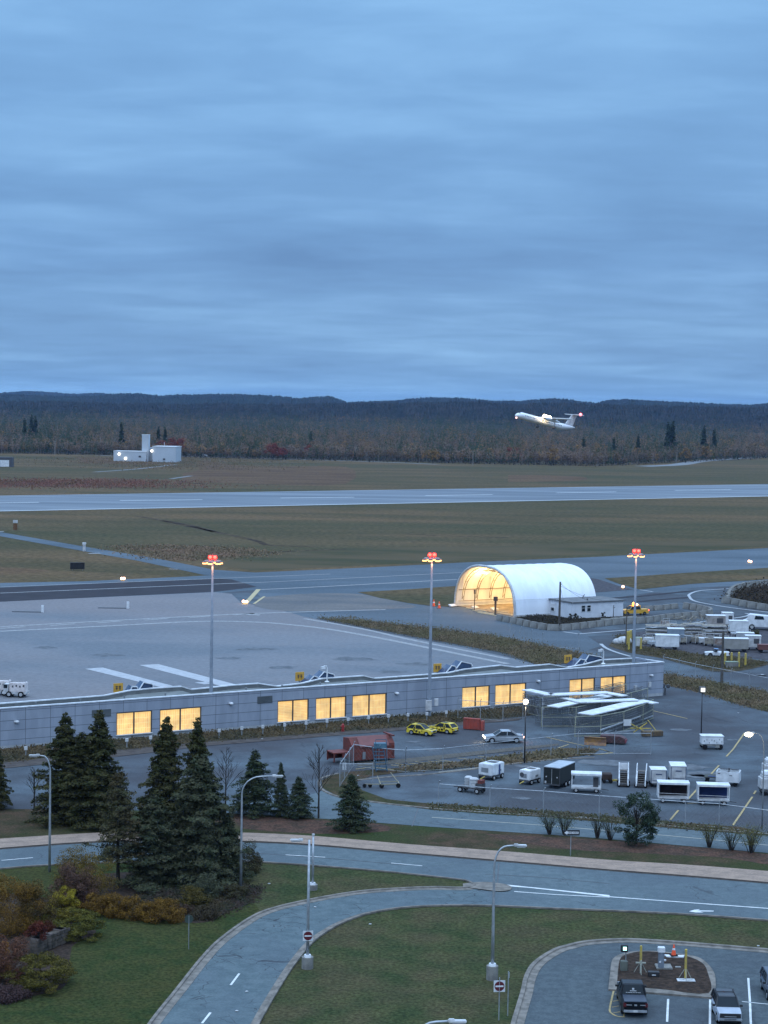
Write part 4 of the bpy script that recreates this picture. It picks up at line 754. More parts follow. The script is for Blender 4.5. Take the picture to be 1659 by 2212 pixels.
def blind_mat(name, rw, rh, c1, c2, mo, st=1.0):
    m = bpy.data.materials.new(name); m.use_nodes = True; t = m.node_tree; b = t.nodes['Principled BSDF']; b.inputs['Base Color'].default_value = (.3, .25, .15, 1); b.inputs['Roughness'].default_value = .8
    tcn = t.nodes.new('ShaderNodeTexCoord'); s_ = t.nodes.new('ShaderNodeSeparateXYZ'); c = t.nodes.new('ShaderNodeCombineXYZ'); t.links.new(tcn.outputs['Object'], s_.inputs[0]); t.links.new(s_.outputs[0], c.inputs[0]); t.links.new(s_.outputs[2], c.inputs[1])
    br = t.nodes.new('ShaderNodeTexBrick'); br.offset = 0; t.links.new(c.outputs[0], br.inputs['Vector']); br.inputs['Scale'].default_value = 1; br.inputs['Brick Width'].default_value = rw; br.inputs['Row Height'].default_value = rh; br.inputs['Mortar Size'].default_value = .035; br.inputs['Mortar Smooth'].default_value = .6
    br.inputs['Color1'].default_value = (*c1, 1); br.inputs['Color2'].default_value = (*c2, 1); br.inputs['Mortar'].default_value = (*mo, 1)
    nz = t.nodes.new('ShaderNodeTexNoise'); nz.inputs['Scale'].default_value = .9; nz.inputs['Detail'].default_value = 4; oi = t.nodes.new('ShaderNodeObjectInfo'); va = t.nodes.new('ShaderNodeVectorMath'); va.operation = 'ADD'; t.links.new(tcn.outputs['Object'], va.inputs[0]); t.links.new(oi.outputs['Location'], va.inputs[1]); t.links.new(va.outputs[0], nz.inputs['Vector'])
    r = t.nodes.new('ShaderNodeMapRange'); r.inputs[1].default_value = .35; r.inputs[2].default_value = .65; r.inputs[3].default_value = .74; r.inputs[4].default_value = 1.14; t.links.new(nz.outputs[0], r.inputs[0])
    t.links.new(br.outputs[0], b.inputs['Emission Color']); t.links.new(mth('MULTIPLY', r.outputs[0], st, t), b.inputs['Emission Strength']); return m
blA = blind_mat('lit_blind_vertical', .22, .9, (.90, .52, .13), (.76, .42, .10), (1.0, .70, .28)); blB = blind_mat('lit_blind_horizontal', 1.2, .2, (.88, .50, .12), (.74, .40, .09), (1.0, .70, .28)); blC = blind_mat('lit_blind_mesh', .24, .62, (.92, .54, .14), (.76, .42, .10), (1.0, .71, .29), 1.05)
B = thing('terminal_building', 'long low grey-panelled building with lit windows across the middle of the picture', 'building', p0, BANG)
wins = [(251.3, 328.5, 1533, 1592), (345, 435, 1524, 1582), (599.5, 667, 1511, 1568), (682, 748, 1504, 1558.5), (761, 835, 1497, 1551.5), (998, 1058, 1478, 1532), (1069.5, 1136.6, 1472, 1524), (1229.8, 1285, 1466.5, 1515), (1297, 1352, 1461.5, 1510)]
HT = 4.75; ZS, ZH = 0.62, 3.28; xs = []
for a, b, vt, vb in wins:
    xs.append((WL(a, (vt + vb) / 2)[0], WL(b, (vt + vb) / 2)[0]))
m = MB(); cur = -34.0
def wseg(x0, x1, z0, z1): m.box(((x0 + x1) / 2, 0.15, (z0 + z1) / 2), (x1 - x0, .3, z1 - z0))
for x0, x1 in xs:
    wseg(cur, x0, 0.45, HT); wseg(x0, x1, 0.45, ZS); wseg(x0, x1, ZH, HT); cur = x1
wseg(cur, BLEN, 0.45, HT)
DEP = 6.2
m.box((BLEN - .15, .3 + (DEP - .3) / 2, (HT + .45) / 2), (.3, DEP - .3, HT - .45)); m.build('wall', clad, B)
m = MB(); m.box(((BLEN - 34) / 2, .17, .225), (BLEN + 34 - .04, .3, .45)); m.build('plinth', M('pale_plinth', (0.40, 0.41, 0.42), .8), B)
# parapets: straight white coping in front, wavy one behind
rear = [(-300, 1540), (0, 1519), (225, 1501.8), (278, 1491), (330, 1486), (391.5, 1482), (413, 1488.6), (439, 1486), (500, 1479.5), (558, 1475.5), (598, 1481.5), (650, 1475.6), (695, 1465), (785, 1459), (809, 1464.5), (878, 1459.6), (940, 1455), (968, 1452.6), (1003, 1445), (1081, 1436.4), (1114, 1440.6), (1188, 1434), (1225, 1441), (1262, 1434.5), (1298, 1424.8), (1372, 1421.2)]
rp_ = [WL(u, v, DEP) for u, v in rear]; rp_ = [(x, max(z, 4.0)) for x, z in rp_]; rp_[-1] = (BLEN, rp_[-1][1])
m = MB()
for i in range(len(rp_) - 1):
    (x0, z0), (x1, z1) = rp_[i], rp_[i + 1]
    m.add([(x0, DEP - .12, 3.9), (x1, DEP - .12, 3.9), (x1, DEP - .12, z1 - .1), (x0, DEP - .12, z0 - .1), (x0, DEP + .12, 3.9), (x1, DEP + .12, 3.9), (x1, DEP + .12, z1 - .1), (x0, DEP + .12, z0 - .1)], [(0, 1, 2, 3), (4, 7, 6, 5), (3, 2, 6, 7)])
m.build('rear_parapet', M('roof_upstand', (0.16, 0.17, 0.17), .8), B)
m = MB()
for i in range(len(rp_) - 1): m.bar((rp_[i][0], DEP, rp_[i][1] - .04), (rp_[i + 1][0], DEP, rp_[i + 1][1] - .04), .34, .13)
m.build('rear_coping', white, B)
m = MB(); m.bar((-34, .12, HT + .05), (BLEN + .05, .12, HT + .05), .40, .12); m.bar((BLEN - .1, .3, HT + .053), (BLEN - .1, DEP, rp_[-1][1] - .02), .36, .12); m.build('front_coping', white, B)
m = MB(); zr = 3.95
for i in range(len(rp_) - 1):
    (x0, z0), (x1, z1) = rp_[i], rp_[i + 1]
    m.add([(x0, .3, HT - .35), (x1, .3, HT - .35), (x1, DEP - .13, z1 - .55), (x0, DEP - .13, z0 - .55)], [(0, 1, 2, 3)])
m.build('roof', M('roof_membrane', (0.175, 0.185, 0.180), .85, rgb2=(0.13, 0.14, 0.135), scale=.5), B)
m = MB(); m.box((0, DEP + .2, 2), (1, .1, 3.9))
mw = MB(); mw.box(((BLEN - 34) / 2, DEP - .02, 2.1), (BLEN + 34 - .4, .2, 3.55)); mw.build('rear_wall', clad, B)
for i, ((x0, x1), kind) in enumerate(zip(xs, [blC, blC, blB, blA, blA, blC, blA, blB, blB])):
    f = MB(); w_ = x1 - x0; xm = (x0 + x1) / 2
    f.box((0, .16, ZH - ZS - .05), (w_, .2, .10)); f.box((-w_ / 2 + .05, .16, (ZH - ZS) / 2 - .05), (.10, .2, ZH - ZS - .10)); f.box((w_ / 2 - .05, .16, (ZH - ZS) / 2 - .05), (.10, .2, ZH - ZS - .10)); f.box((0, .16, (ZH - ZS) / 2 - .05), (.14, .2, ZH - ZS - .10))
    fo = f.build('window', dgrey, B, loc=(xm, 0, ZS)); pn = MB(); pn.box((0, .24, (ZH - ZS) / 2 - .025), (w_ - .1, .04, ZH - ZS - .06)); pn.build('blind', kind, fo)
    s_ = MB(); s_.box((0, -.06, -.03), (w_ + .1, .2, .1)); s_.build('sill', white, fo)
for q in ([(748, 410), (905, 400), (905, 455), (748, 468)],):
    a = WL(*kH(750, 440)); b = WL(*kH(905, 430)); v_ = MB(); v_.box(((a[0] + b[0]) / 2, -.03, a[1] + .05), (b[0] - a[0], .1, .85)); v_.build('wall_vent', M('louvre', (0.09, 0.10, 0.105), .6), B)
a = WL(*kI(443, 428)); b = WL(*kI(563, 422)); v_ = MB(); v_.box(((a[0] + b[0]) / 2, -.03, a[1]), (b[0] - a[0], .1, .85))
for k in range(5): v_.box(((a[0] + b[0]) / 2, -.09, a[1] - .34 + k * .17), (b[0] - a[0] - .1, .04, .04))
v_.build('wall_vent', MATS['louvre'], B)
for pt in (kH(135, 500), kI(225, 455), kI(1580, 372), kJ(1230, 312), kV(190, 88), kV(1420, 25)):
    x, z = WL(*pt); l_ = MB(); l_.ball((x, -.22, z), (.24, .2, .17)); l_.box((x - .15, -.08, z + .05), (.3, .16, .2)); l_.build('wall_lamp', white, B)
for pt in (kV(1400, 125), kL(460, 250)):
    x, z = WL(*pt); l_ = MB(); l_.box((x, -.12, z), (.4, .22, .75)); l_.build('meter_box', whiteD, B)
sky_blue = M('skylight_glass', (0.030, 0.055, 0.110), 0.25, rgb2=(0.04, 0.07, 0.13), spec=.6)
for (u0, v0, u1, v1, u2, v2, sm) in ((1045, 215, 0, 0, 0, 0, 0),): pass
def skylight(u_lo, v_lo, u_ap, v_ap, u_r, v_r):
    x0, _ = WL(u_lo, v_lo, DEP + 1.2); xa, za = WL(u_ap, v_ap, DEP + 1.2); xr, zr_ = WL(u_r, v_r, DEP + 1.2); zb = 3.9
    g = MB(); y0, y1 = DEP + .5, DEP + 2.6
    fr = g.add([(x0, y0, zb), (xr + .2, y0, zb), (xr, y0 + .1, zr_), (xa, y0 + .1, za), (x0, y1, zb), (xr + 1, y1, zb), (xr + .6, y1, zr_ - .3), (xa + .4, y1, za)], [(0, 1, 2, 3), (3, 2, 6, 7), (0, 3, 7, 4), (1, 5, 6, 2), (4, 7, 6, 5)]).build('skylight', sky_blue, B)
    e_ = MB(); e_.bar((xa, y0 + .03, za + .05), (xr, y0 + .03, zr_ + .05), .18, .12); e_.bar((xa, y0 + .03, za + .05), (x0, y0, zb + .1), .12, .10); e_.bar((xr, y0, zr_), (xr + .5, y0, zb + .2), .2, .1); e_.build('skylight_frame', white, fr)
skylight(*kH(1030, 240), *kH(1060, 212), *kH(1100, 212)); skylight(*kH(1085, 232), *kH(1155, 177), *kH(1225, 190))
skylight(*kI(820, 278), *kI(885, 230), *kI(912, 238)); skylight(*kI(880, 270), *kI(968, 195), *kI(1045, 215))
skylight(*kJ(328, 225), *kJ(400, 165), *kJ(430, 170)); skylight(*kJ(400, 208), *kJ(490, 128), *kJ(580, 148))
skylight(*kJ(1540, 155), *kJ(1600, 105), *kJ(1640, 112)); skylight(*kG(-40, 930), *kG(20, 865), *kG(130, 885))
for pt in (kI(1005, 262), kG(165, 930)):          # goose-neck lamps on the roof
    x, z = WL(*pt, DEP - .4); l_ = MB(); l_.tube([(x, DEP - .6, z - .25), (x, DEP - .6, z - .1)], [.35, .12], 8); l_.tube([(x, DEP - .6, z - .2), (x, DEP - .6, z + 1.5), (x - .15, DEP - .6, z + 1.8), (x - .5, DEP - .6, z + 1.85)], .09, 6); l_.box((x - .6, DEP - .6, z + 1.65), (.5, .35, .3)); l_.build('roof_lamp', white, B)
for pt in (kH(290, 355), kH(655, 325), kH(1015, 295), kH(1350, 262), kI(350, 320), kI(955, 295), kI(645, 330)):
    x, z = WL(*pt, 2.5); l_ = MB(); l_.tube([(x, 2.5, 3.9), (x, 2.5, 4.75)], .07, 6); l_.tube([(x, 2.5, 4.72), (x, 2.5, 4.85)], .13, 6); l_.build('roof_pipe', grey, B)

# yellow gate signs on the apron side of the building
for (pt, lb, dots) in ((kH(965, 225), 'yellow stand sign behind the roof above the first lit window', 0), (kI(788, 235), 'yellow stand sign left of the goose-neck roof lamp', 1), (kJ(290, 188), 'yellow stand sign just right of the middle high mast', 2), (kJ(1508, 105), 'yellow stand sign nearest the right end of the building', 3)):
    q = V(*pt, p0 + nbk * (DEP + 2.8), nbk); t = thing('stand_sign', lb, 'sign', (q.x, q.y, 0), BANG, 'yellow stand signs along the apron edge')
    s_ = MB(); s_.box((0, 0, q.z), (1.25, .12, 1.15)); s_.build('sign_face', M('sign_yellow', (0.62, 0.33, 0.04), .6), t)
    s_ = MB(); s_.tube([(0, .1, 0), (0, .1, q.z - .5)], .07, 6); s_.build('post', grey, t)
    s_ = MB()
    for dx in (-.22, .2): s_.box((dx, -.075, q.z), (.1, .02, .5)); s_.box((dx, -.075, q.z + .2), (.3, .02, .1)); s_.box((dx, -.075, q.z - .02), (.28, .02, .09))
    s_.build('number', dgrey, t)

# ------------------------------------------------------------------ high mast lights
mastM = M('mast_steel', (0.24, 0.27, 0.31), .6, rgb2=(.19, .22, .26)); redE = M('red_beacon_light', (1.0, 0.03, 0.02), .3, emit=14.0); redG = M('red_lens', (1.0, 0.02, 0.015), .3, emit=2.6); orE = M('warm_floodlight', (1.0, 0.40, 0.12), .3, emit=5.0)
def glow(parent, loc, col, en, rad=.3):
    l = bpy.data.lights.new('lamp_light', 'POINT'); l.energy = en; l.color = col; l.shadow_soft_size = rad
    o = bpy.data.objects.new('lamp_light', l); COL.objects.link(o); o.parent = parent; o.location = loc; return o
for u, v, vt, lb in ((455, 1579, 1200, 'left high mast with red lamps, in front of the second lit window'), (927, 1549, 1195, 'middle high mast with red lamps, beside the wall between window groups'), (1367, 1502, 1187, 'right high mast with red lamps, at the right end of the grey building')):
    h = hof(u, vt, v); t = thing('high_mast_light', lb, 'mast light', at(u, v), 0, 'high mast floodlights')
    m = MB(); m.tube([(0, 0, 0), (0, 0, .5), (0, 0, h * .5), (0, 0, h - .6)], [.31, .25, .19, .12], 10); m.build('pole', mastM, t, True)
    m = MB(); m.box((-.1, -.45, 1.6), (.8, .4, 1.3)); m.box((.9, -.25, 2.0), (.5, .4, .9)); m.build('service_box', whiteD, t)
    m = MB(); n_ = 12; m.tube([(.95 * math.cos(k * 6.2832 / n_), .95 * math.sin(k * 6.2832 / n_), h - .55) for k in range(n_ + 1)], .06, 5)
    for k in range(3): m.bar((0, 0, h - .5), (.95 * math.cos(k * 2.1), .95 * math.sin(k * 2.1), h - .55), .07, .07)
    m.build('lamp_ring', galv, t)
    for k in range(6):
        a = k * 1.047 + .3; m = MB(); m.box((1.0 * math.cos(a), 1.0 * math.sin(a), h - .72), (.42, .42, .2), a); fl = m.build('floodlight', grey, t)
        m = MB(); m.box((1.0 * math.cos(a), 1.0 * math.sin(a), h - .86), (.44, .44, .14), a); m.build('lens', orE, fl)
    for dx in (-.28, .30):
        m = MB(); m.tube([(dx, -.1, h - .5), (dx, -.1, h - .3)], .06, 6); m.tube([(dx, -.1, h - .32), (dx, -.1, h + .12)], [.27, .22], 10); b_ = m.build('beacon', redG, t)
        m = MB(); m.ball((dx, -.22, h - .1), .22); m.build('lamp', redE, b_)
    m = MB(); m.box((0, .1, h - .52), (.8, .3, .1)); m.bar((0, .1, h - .5), (0, .1, h + .3), .06, .06); m.build('beacon_bracket', grey, t)
    glow(t, (0, -.9, h + .2), (1, .08, .05), 60, .2); glow(t, (0, -.2, h - 1.3), (1, .45, .2), 60, .3)

# ------------------------------------------------------------------ street lamps
lampW = M('lit_lamp_white', (1.0, 0.86, 0.62), .3, emit=7.0)
def street_lamp(label, u, v, vtop, arm, adir, name='street_lamp', mat=galv, lit=False, block=0.0, r=.10, group='street lamps along the roads', curved=True, head='cobra'):
    h = hof(u, vtop, v); t = thing(name, label, 'street lamp', at(u, v), 0, group); ca, sa = math.cos(adir), math.sin(adir); z0 = block
    if block:
        m = MB(); m.tube([(0, 0, -.1), (0, 0, block)], [.42, .42], 14); m.build('concrete_base', conc, t); m = MB(); m.tube([(0, 0, block), (0, 0, block + .16)], [.27, .24], 12); m.build('base_plate', white, t)
    m = MB()
    if curved:
        pts = [(0, 0, z0), (0, 0, h * .4), (0, 0, h - 1.5)] + [(ca * arm * (1 - math.cos(k * .26)) * .62, sa * arm * (1 - math.cos(k * .26)) * .62, h - 1.5 + 1.45 * math.sin(k * .26)) for k in range(1, 7)] + [(ca * arm, sa * arm, h)]
        rs = [r, r * .8, r * .62] + [r * .5] * 6 + [r * .42]
    else: pts = [(0, 0, z0), (0, 0, h * .5), (0, 0, h)]; rs = [r, r * .85, r * .7]
    m.tube(pts, rs, 10); m.build('pole', mat, t, True)
    if head == 'cobra':
        m = MB(); m.box((ca * (arm + .35), sa * (arm + .35), h - .01), (.9, .32, .14), adir); m.box((ca * (arm + .05), sa * (arm + .05), h + .03), (.35, .2, .18), adir); hd_ = m.build('lamp_head', whiteD, t, bevel=.04)
        m = MB(); m.box((ca * (arm + .4), sa * (arm + .4), h - .10), (.6, .24, .06), adir); m.build('lens', lampW if lit else whiteD, hd_)
        if lit: m = MB(); m.ball((ca * (arm + .45), sa * (arm + .45) - .12, h - .12), (.42, .34, .22)); m.build('glow_ball', lampW, hd_)  # added emissive ball standing in for the glow round the lit head
        if lit: glow(t, (ca * (arm + .4), sa * (arm + .4), h - .35), (1, .85, .6), 260)
    elif head == 'globe':
        m = MB(); m.ball((0, 0, h + .22), .3, 12, 8); m.build('globe', lampW, t, True); glow(t, (0, 0, h - .3), (1, .85, .6), 220)
    elif head == 'box':
        m = MB(); m.box((0, 0, h + .2), (.75, .7, .62)); m.build('lamp_head', dgrey, t, bevel=.03); m = MB(); m.box((.02, -.37, h + .2), (.5, .05, .46)); m.build('lens', M('dim_lamp', (1, .93, .8), .4, emit=1.2), t)
    elif head == 'stub': m = MB(); m.tube([(0, 0, h), (0, 0, h + .12)], .12, 8); m.build('cap', whiteD, t)
    return t
street_lamp('leftmost curved street lamp, standing beside the large evergreens', 107, 1884, 1629, 1.0, math.pi + .1, r=.12)
street_lamp('curved street lamp right of the large evergreens, arm reaching right', 520, 1918, 1673, 2.6, .05, r=.12)
t_lc = street_lamp('straight grey lamp post on a concrete block beside the ramp, with a red sign', 664, 2092, 1811, .55, math.pi + .05, block=.85, curved=False, r=.12)
street_lamp('short plain grey post with a concrete foot behind the ramp lamp', 675, 1922, 1803, 0, 0, block=.45, curved=False, r=.12, head='stub')
street_lamp('curved street lamp on a tall concrete block in the central lawn', 1063, 2116, 1822, 1.45, .03, block=1.0, r=.13)
street_lamp('street lamp of which only the head shows at the bottom edge', 884, 2607, 2198, 1.9, .03, r=.13)
street_lamp('thin lamp post at the right edge with a lit lamp', 1646, 1792, 1582, 1.1, math.pi, r=.08, lit=True, mat=grey)
street_lamp('dark post with a glowing globe between the two parking lots', 1133, 1649, 1519, 0, 0, name='lamp_post', mat=black, curved=False, head='globe', r=.09, group='dark lamp posts')
street_lamp('dark post with a square lantern in the lot at the right', 1514, 1612, 1492, 0, 0, name='lamp_post', mat=black, curved=False, head='box', r=.09, group='dark lamp posts')

# ------------------------------------------------------------------ signs
def face_cam(x, y): return math.atan2(y, x) - math.pi / 2
def disc(mb, r, y, z0, n=20):
    vs = [(0, y, z0)] + [(r * math.cos(k * 6.2832 / n), y, z0 + r * math.sin(k * 6.2832 / n)) for k in range(n)]; mb.add(vs, [(0, 1 + k, 1 + (k + 1) % n) for k in range(n)])
def no_entry(label, u, v, z, size, rz, post=True, name='no_entry_sign', off=0):
    x, y, _ = at(u, v); t = thing(name, label, 'road sign', (x, y, 0), rz, 'no entry signs')
    m = MB(); m.box((0, -off, z), (size, .03, size)); s_ = m.build('sign_plate', white, t)
    m = MB(); disc(m, size * .44, -off - .022, z); d_ = m.build('red_disc', redp, t); m = MB(); m.box((0, -off - .03, z), (size * .72, .01, size * .14)); m.build('white_bar', white, d_)
    if post: m = MB(); m.tube([(0, 0, 0), (0, 0, z + size * .75)], .035, 6); m.build('post', galv, t)
    else: m = MB(); m.bar((-.15, -.1, z), (.15, -.1, z), .06, .05); m.build('bracket', galv, t)
    return t
hS = CAM_H * (1 - (2019 - vh(664)) / (2092 - vh(664)))
no_entry('red and white no entry sign clamped to the ramp lamp post', 664, 2092, hS, .72, .1, False, off=.17)
no_entry('red and white no entry sign on its own thin post beside the car park kerb', *kT(1433, 695), CAM_H * (1 - (2129 - vh(1078)) / (kT(1433, 695)[1] - vh(1078))), .75, .12)
x, y, _ = at(*kT(1491, 665)); t = thing('sign_post', 'bare thin post right of the free-standing no entry sign', 'post', (x, y, 0)); m = MB(); m.tube([(0, 0, 0), (0, 0, 3.0)], .035, 6); m.box((0.04, 0, 2.75), (.07, .05, .35)); m.build('post', galv, t)
# one-way sign
x, y, _ = at(*kQ(1340, 352)); hO = CAM_H * (1 - (kQ(1355, 160)[1] - vh(1234)) / (kQ(1340, 352)[1] - vh(1234)))
t = thing('one_way_sign', 'black one-way sign with a white arrow pointing left on the berm', 'road sign', (x, y, 0), .05)
m = MB(); m.tube([(0, 0, 0), (0, 0, hO + .25)], .035, 6); m.build('post', galv, t); m = MB(); m.box((.05, -.05, hO), (1.45, .03, .50)); pl_ = m.build('sign_plate', black, t)
m = MB(); m.add([(-.62, -.072, hO), (-.34, -.072, hO + .19), (-.34, -.072, hO + .10), (.68, -.072, hO + .10), (.68, -.072, hO - .10), (-.34, -.072, hO - .10), (-.34, -.072, hO - .19)], [(0, 1, 6), (2, 3, 4, 5)]); m.build('arrow', white, pl_)
def text_part(txt, size, loc, rot, mat, parent, name='lettering'):
    c = bpy.data.curves.new(name, 'FONT'); c.body = txt; c.size = size; c.align_x = 'CENTER'; c.align_y = 'CENTER'; c.extrude = .003
    o = bpy.data.objects.new('tmp', c); COL.objects.link(o); bpy.context.view_layer.update(); me = bpy.data.meshes.new_from_object(o); bpy.data.objects.remove(o)
    me.materials.clear(); me.materials.append(mat); r = bpy.data.objects.new(name, me); COL.objects.link(r); r.parent = parent; r.location = loc; r.rotation_euler = rot; return r
text_part('ONE WAY', .19, (.16, -.08, hO), (R(90), 0, 0), black, pl_)
x, y, _ = at(*kO(1232, 975)); t = thing('road_sign', 'back of a small road sign on a thin post in the left lawn', 'road sign', (x, y, 0)); m = MB(); m.tube([(0, 0, 0), (0, 0, 2.5)], .03, 6); m.build('post', grey, t); m = MB(); m.tube([(0, -.01, 2.25), (0, .02, 2.25)], .33, 8); m.build('sign_plate', M('sign_back', (0.035, 0.055, 0.045), .6), t)
x, y, _ = at(*kD(505, 325)); t = thing('taxiway_sign', 'black sign board standing in the grass at left', 'sign', (x, y, 0), .25); m = MB(); m.box((0, 0, 1.1), (3.4, .3, 1.6)); m.build('sign_face', black, t); m = MB(); [m.tube([(d, 0, 0), (d, 0, .4)], .08, 5) for d in (-1.2, 1.2)]; m.build('legs', grey, t)
x, y, _ = at(*kD(550, 200)); t = thing('marker_box', 'small white equipment post beside the narrow taxiway', 'marker', (x, y, 0)); m = MB(); m.box((0, 0, .9), (.7, .7, 1.8)); m.build('cabinet', whiteD, t); m = MB(); m.box((0, 0, 2.1), (.9, .9, .5)); m.build('hood', white, t)
x, y, _ = at(*kD(100, 60)); t = thing('marker_box', 'reddish marker post at the far left by the runway grass', 'marker', (x, y, 0)); m = MB(); m.box((0, 0, 1), (1.2, .4, 2)); m.build('post', M('rusty', (.15, .08, .04), .8), t); m = MB(); m.box((0, 0, 2.6), (1.4, .5, .9)); m.build('plate', whiteD, t)
# small things lying about on the apron and taxiway
ltw = M('ground_light_lit', (1.0, 0.55, 0.35), .4, emit=8.0)
for pt, lb in ((kD(795, 392), 'pair'), (kD(810, 392), 'pair'), (kD(1590, 544), 'hold'), (kD(1610, 546), 'hold'), (kG(1487, 38), 'far'), (kG(1505, 42), 'far'), (kG(350, 272), 'gravel')):
    x, y, _ = at(*pt); L_ = {'pair': 'one of two lit ground lights on the grey taxiway shoulder at left', 'hold': 'one of two lit ground lights beside the yellow hold line', 'far': 'one of two lit ground lights on the taxiway near the right edge', 'gravel': 'single lit ground light on the gravel right of the shelter'}[lb]
    t = thing('ground_light', L_, 'airfield light', (x, y, 0), 0, {'pair': 'shoulder light pair', 'hold': 'hold line light pair', 'far': 'right taxiway light pair', 'gravel': 'ground lights'}[lb]); m = MB(); m.tube([(0, 0, .03), (0, 0, .35)], [.25, .16], 8); m.build('base', ysafe, t); m = MB(); m.ball((0, 0, .5), .3); m.build('lamp', ltw, t)
for pt, lb in ((kD(278, 600), 'left one of two dark drain covers with a white marker on the apron'), (kD(835, 575), 'right one of two dark drain covers with a white marker on the apron')):
    x, y, _ = at(*pt); t = thing('fuel_pit', lb, 'pit cover', (x, y, 0), 0, 'pit covers on the apron'); m = MB(); m.box((-3, 0, .1), (5.5, 1.0, .12)); m.build('cover', dgrey, t); m = MB(); m.box((0, 0, .7), (.5, .15, 1.4)); m.build('marker', white, t)

# ------------------------------------------------------------------ fabric shelter
Ax = Vector((.865, .50, 0)).normalized(); Wx = Vector((Ax.y, -Ax.x, 0)); PA = G(983, 1309.5); PW = (G(1093, 1334.3) - PA).dot(Wx); HL = 19.5; HA = 9.0
HNG = math.atan2(Ax.y, Ax.x)
T = thing('fabric_shelter', 'white arched fabric shelter glowing yellow inside at its open end', 'shelter', PA, HNG)   # local x along the axis, local -y across
def arch(k, n=30, inset=0.0):
    a = math.pi * k / n; c, s = math.cos(a), math.sin(a); ww, hh = PW / 2 - inset, HA - inset
    return (-(PW / 2 - math.copysign(abs(c) ** .80, c) * ww), math.copysign(abs(s) ** .80, s) * hh)
m = MB(); n_ = 30; mid = 40
for i in range(mid + 1):
    x = HL * i / mid; sag = -.10 * abs(math.sin(i * math.pi / 4)) 
    for k in range(n_ + 1): y, z = arch(k, n_, -sag * .0 + .06 * abs(math.sin(i * math.pi / 5))); m.v.append((x, y, z + .05))
m.f = [(i * (n_ + 1) + k, i * (n_ + 1) + k + 1, (i + 1) * (n_ + 1) + k + 1, (i + 1) * (n_ + 1) + k) for i in range(mid) for k in range(n_)]; m.mi = [0] * len(m.f)
fab = M('shelter_fabric', (0.74, 0.77, 0.82), .55, rgb2=(0.67, 0.70, 0.75), scale=.5, stretch=(1.5, .6, .25), detail=6)
nb_ = len(m.v); m.v += [(HL, *arch(k, n_)) for k in range(n_ + 1)] + [(HL, -PW / 2, 0.05)]; m.f += [(nb_ + k, nb_ + k + 1, nb_ + n_ + 1) for k in range(n_)]; m.mi += [0] * n_
co = m.build('fabric_cover', fab, T, True)
m = MB(); m.bar((.2, -PW - .02, 3.3), (HL - .2, -PW + .02, 3.3), .06, .06); m.bar((.1, -PW - .03, .25), (HL, -PW - .03, .25), .08, .3); m.build('side_seam', whiteD, T)
m = MB(); m.tube([(0, *arch(k, n_)) for k in range(n_ + 1)], .26, 6); m.build('front_rim', whiteD, T)
for i in range(6):
    m = MB(); x = 1.4 + i * 3.3
    for ins in (.35, .95): m.tube([(x, *arch(k, n_, ins)) for k in range(1, n_)], .07, 5)
    for k in range(1, n_ - 1, 1):
        a_, b_ = arch(k, n_, .35), arch(k + 1, n_, .95)
        if k % 2: m.bar((x, *a_), (x, *b_), .05, .05)
    m.build('truss', M('truss_steel', (0.22, 0.18, 0.13), .6), T)
m = MB()
for zz_ in (1.1, 3.4): m.bar((.5, -.5, zz_), (HL - .5, -.5, zz_), .12, .12)
for yk in (.3, .5, .7): m.bar((.5, -PW * yk, HA - .9 - abs(yk - .5) * 2), (HL - .5, -PW * yk, HA - .9 - abs(yk - .5) * 2), .1, .1)
m.build('rail', MATS['truss_steel'], T)
m = MB(); m.box((HL / 2, -PW / 2, .06), (HL - .6, PW - .8, .1)); m.build('floor_slab', M('warm_concrete', (0.26, 0.22, 0.17), .8, rgb2=(.16, .13, .10), scale=.6), T)
yl = M('work_lamp_light', (1.0, 0.60, 0.20), .3, emit=12.0)
for x, y, z in ((4, -4.5, 7.0), (10, -5.0, 7.2), (16, -5.0, 7.2), (7, -PW + 4, 6.8), (14, -PW + 4, 6.8)):
    m = MB(); m.box((x, y, z), (.9, .25, .12)); l_ = m.build('work_lamp', yl, T); glow(T, (x, y, z - .35), (1, .63, .24), 1700, .4)
# things standing in and by the shelter
def cone(label, pt, h=.75, group='traffic cones'):
    x, y, _ = at(*pt) if not isinstance(pt, Vector) else (pt.x, pt.y, 0); t = thing('traffic_cone', label, 'traffic cone', (x, y, 0), .2, group)
    m = MB(); m.box((0, 0, .03), (h * .62, h * .62, .06)); m.build('base', rubber, t); m = MB(); m.tube([(0, 0, .05), (0, 0, h)], [h * .22, h * .05], 12); m.build('cone', orange, t); m = MB(); m.tube([(0, 0, h * .52), (0, 0, h * .68)], [h * .142, h * .115], 12); m.build('band', white, t); return t
cone('dull orange cone just right of the middle mast', kF(16, 493), 1.4, 'cones by the shelter'); cone('dull orange cone nearer the shelter mouth', kF(60, 510), 1.4, 'cones by the shelter')
m_ = 0
for x, y, l, a, lb in ((-1.5, -1.5, 1.8, .3, 'white board lying left of the shelter mouth'), (1, -6.0, 1.8, .5, 'white board on the shelter floor near the left side'), (3, -10, 1.7, .3, 'white board in the middle of the shelter floor')):
    q = PA + Ax * x + Wx * (-y); t = MB(); t.box((0, 0, .35), (l, .9, .12), 0, Matrix.Rotation(.35, 3, 'X')); t.box((0, .2, .15), (l * .8, .1, .3)); o = t.build('floor_board', white, None, loc=(q.x, q.y, .05), rz=HNG + a); tag(o, lb, 'board', 'boards on the shelter floor')
m = MB()
for x, y, l, a in ((0, -8, 7, .05), (-1.5, -13, 8, .0), (2.5, -12, 6, .2), (-2.5, -16, 7, .0), (1, -17, 5, .1)): m.box((x, y, .13), (.35, l, .12), a)
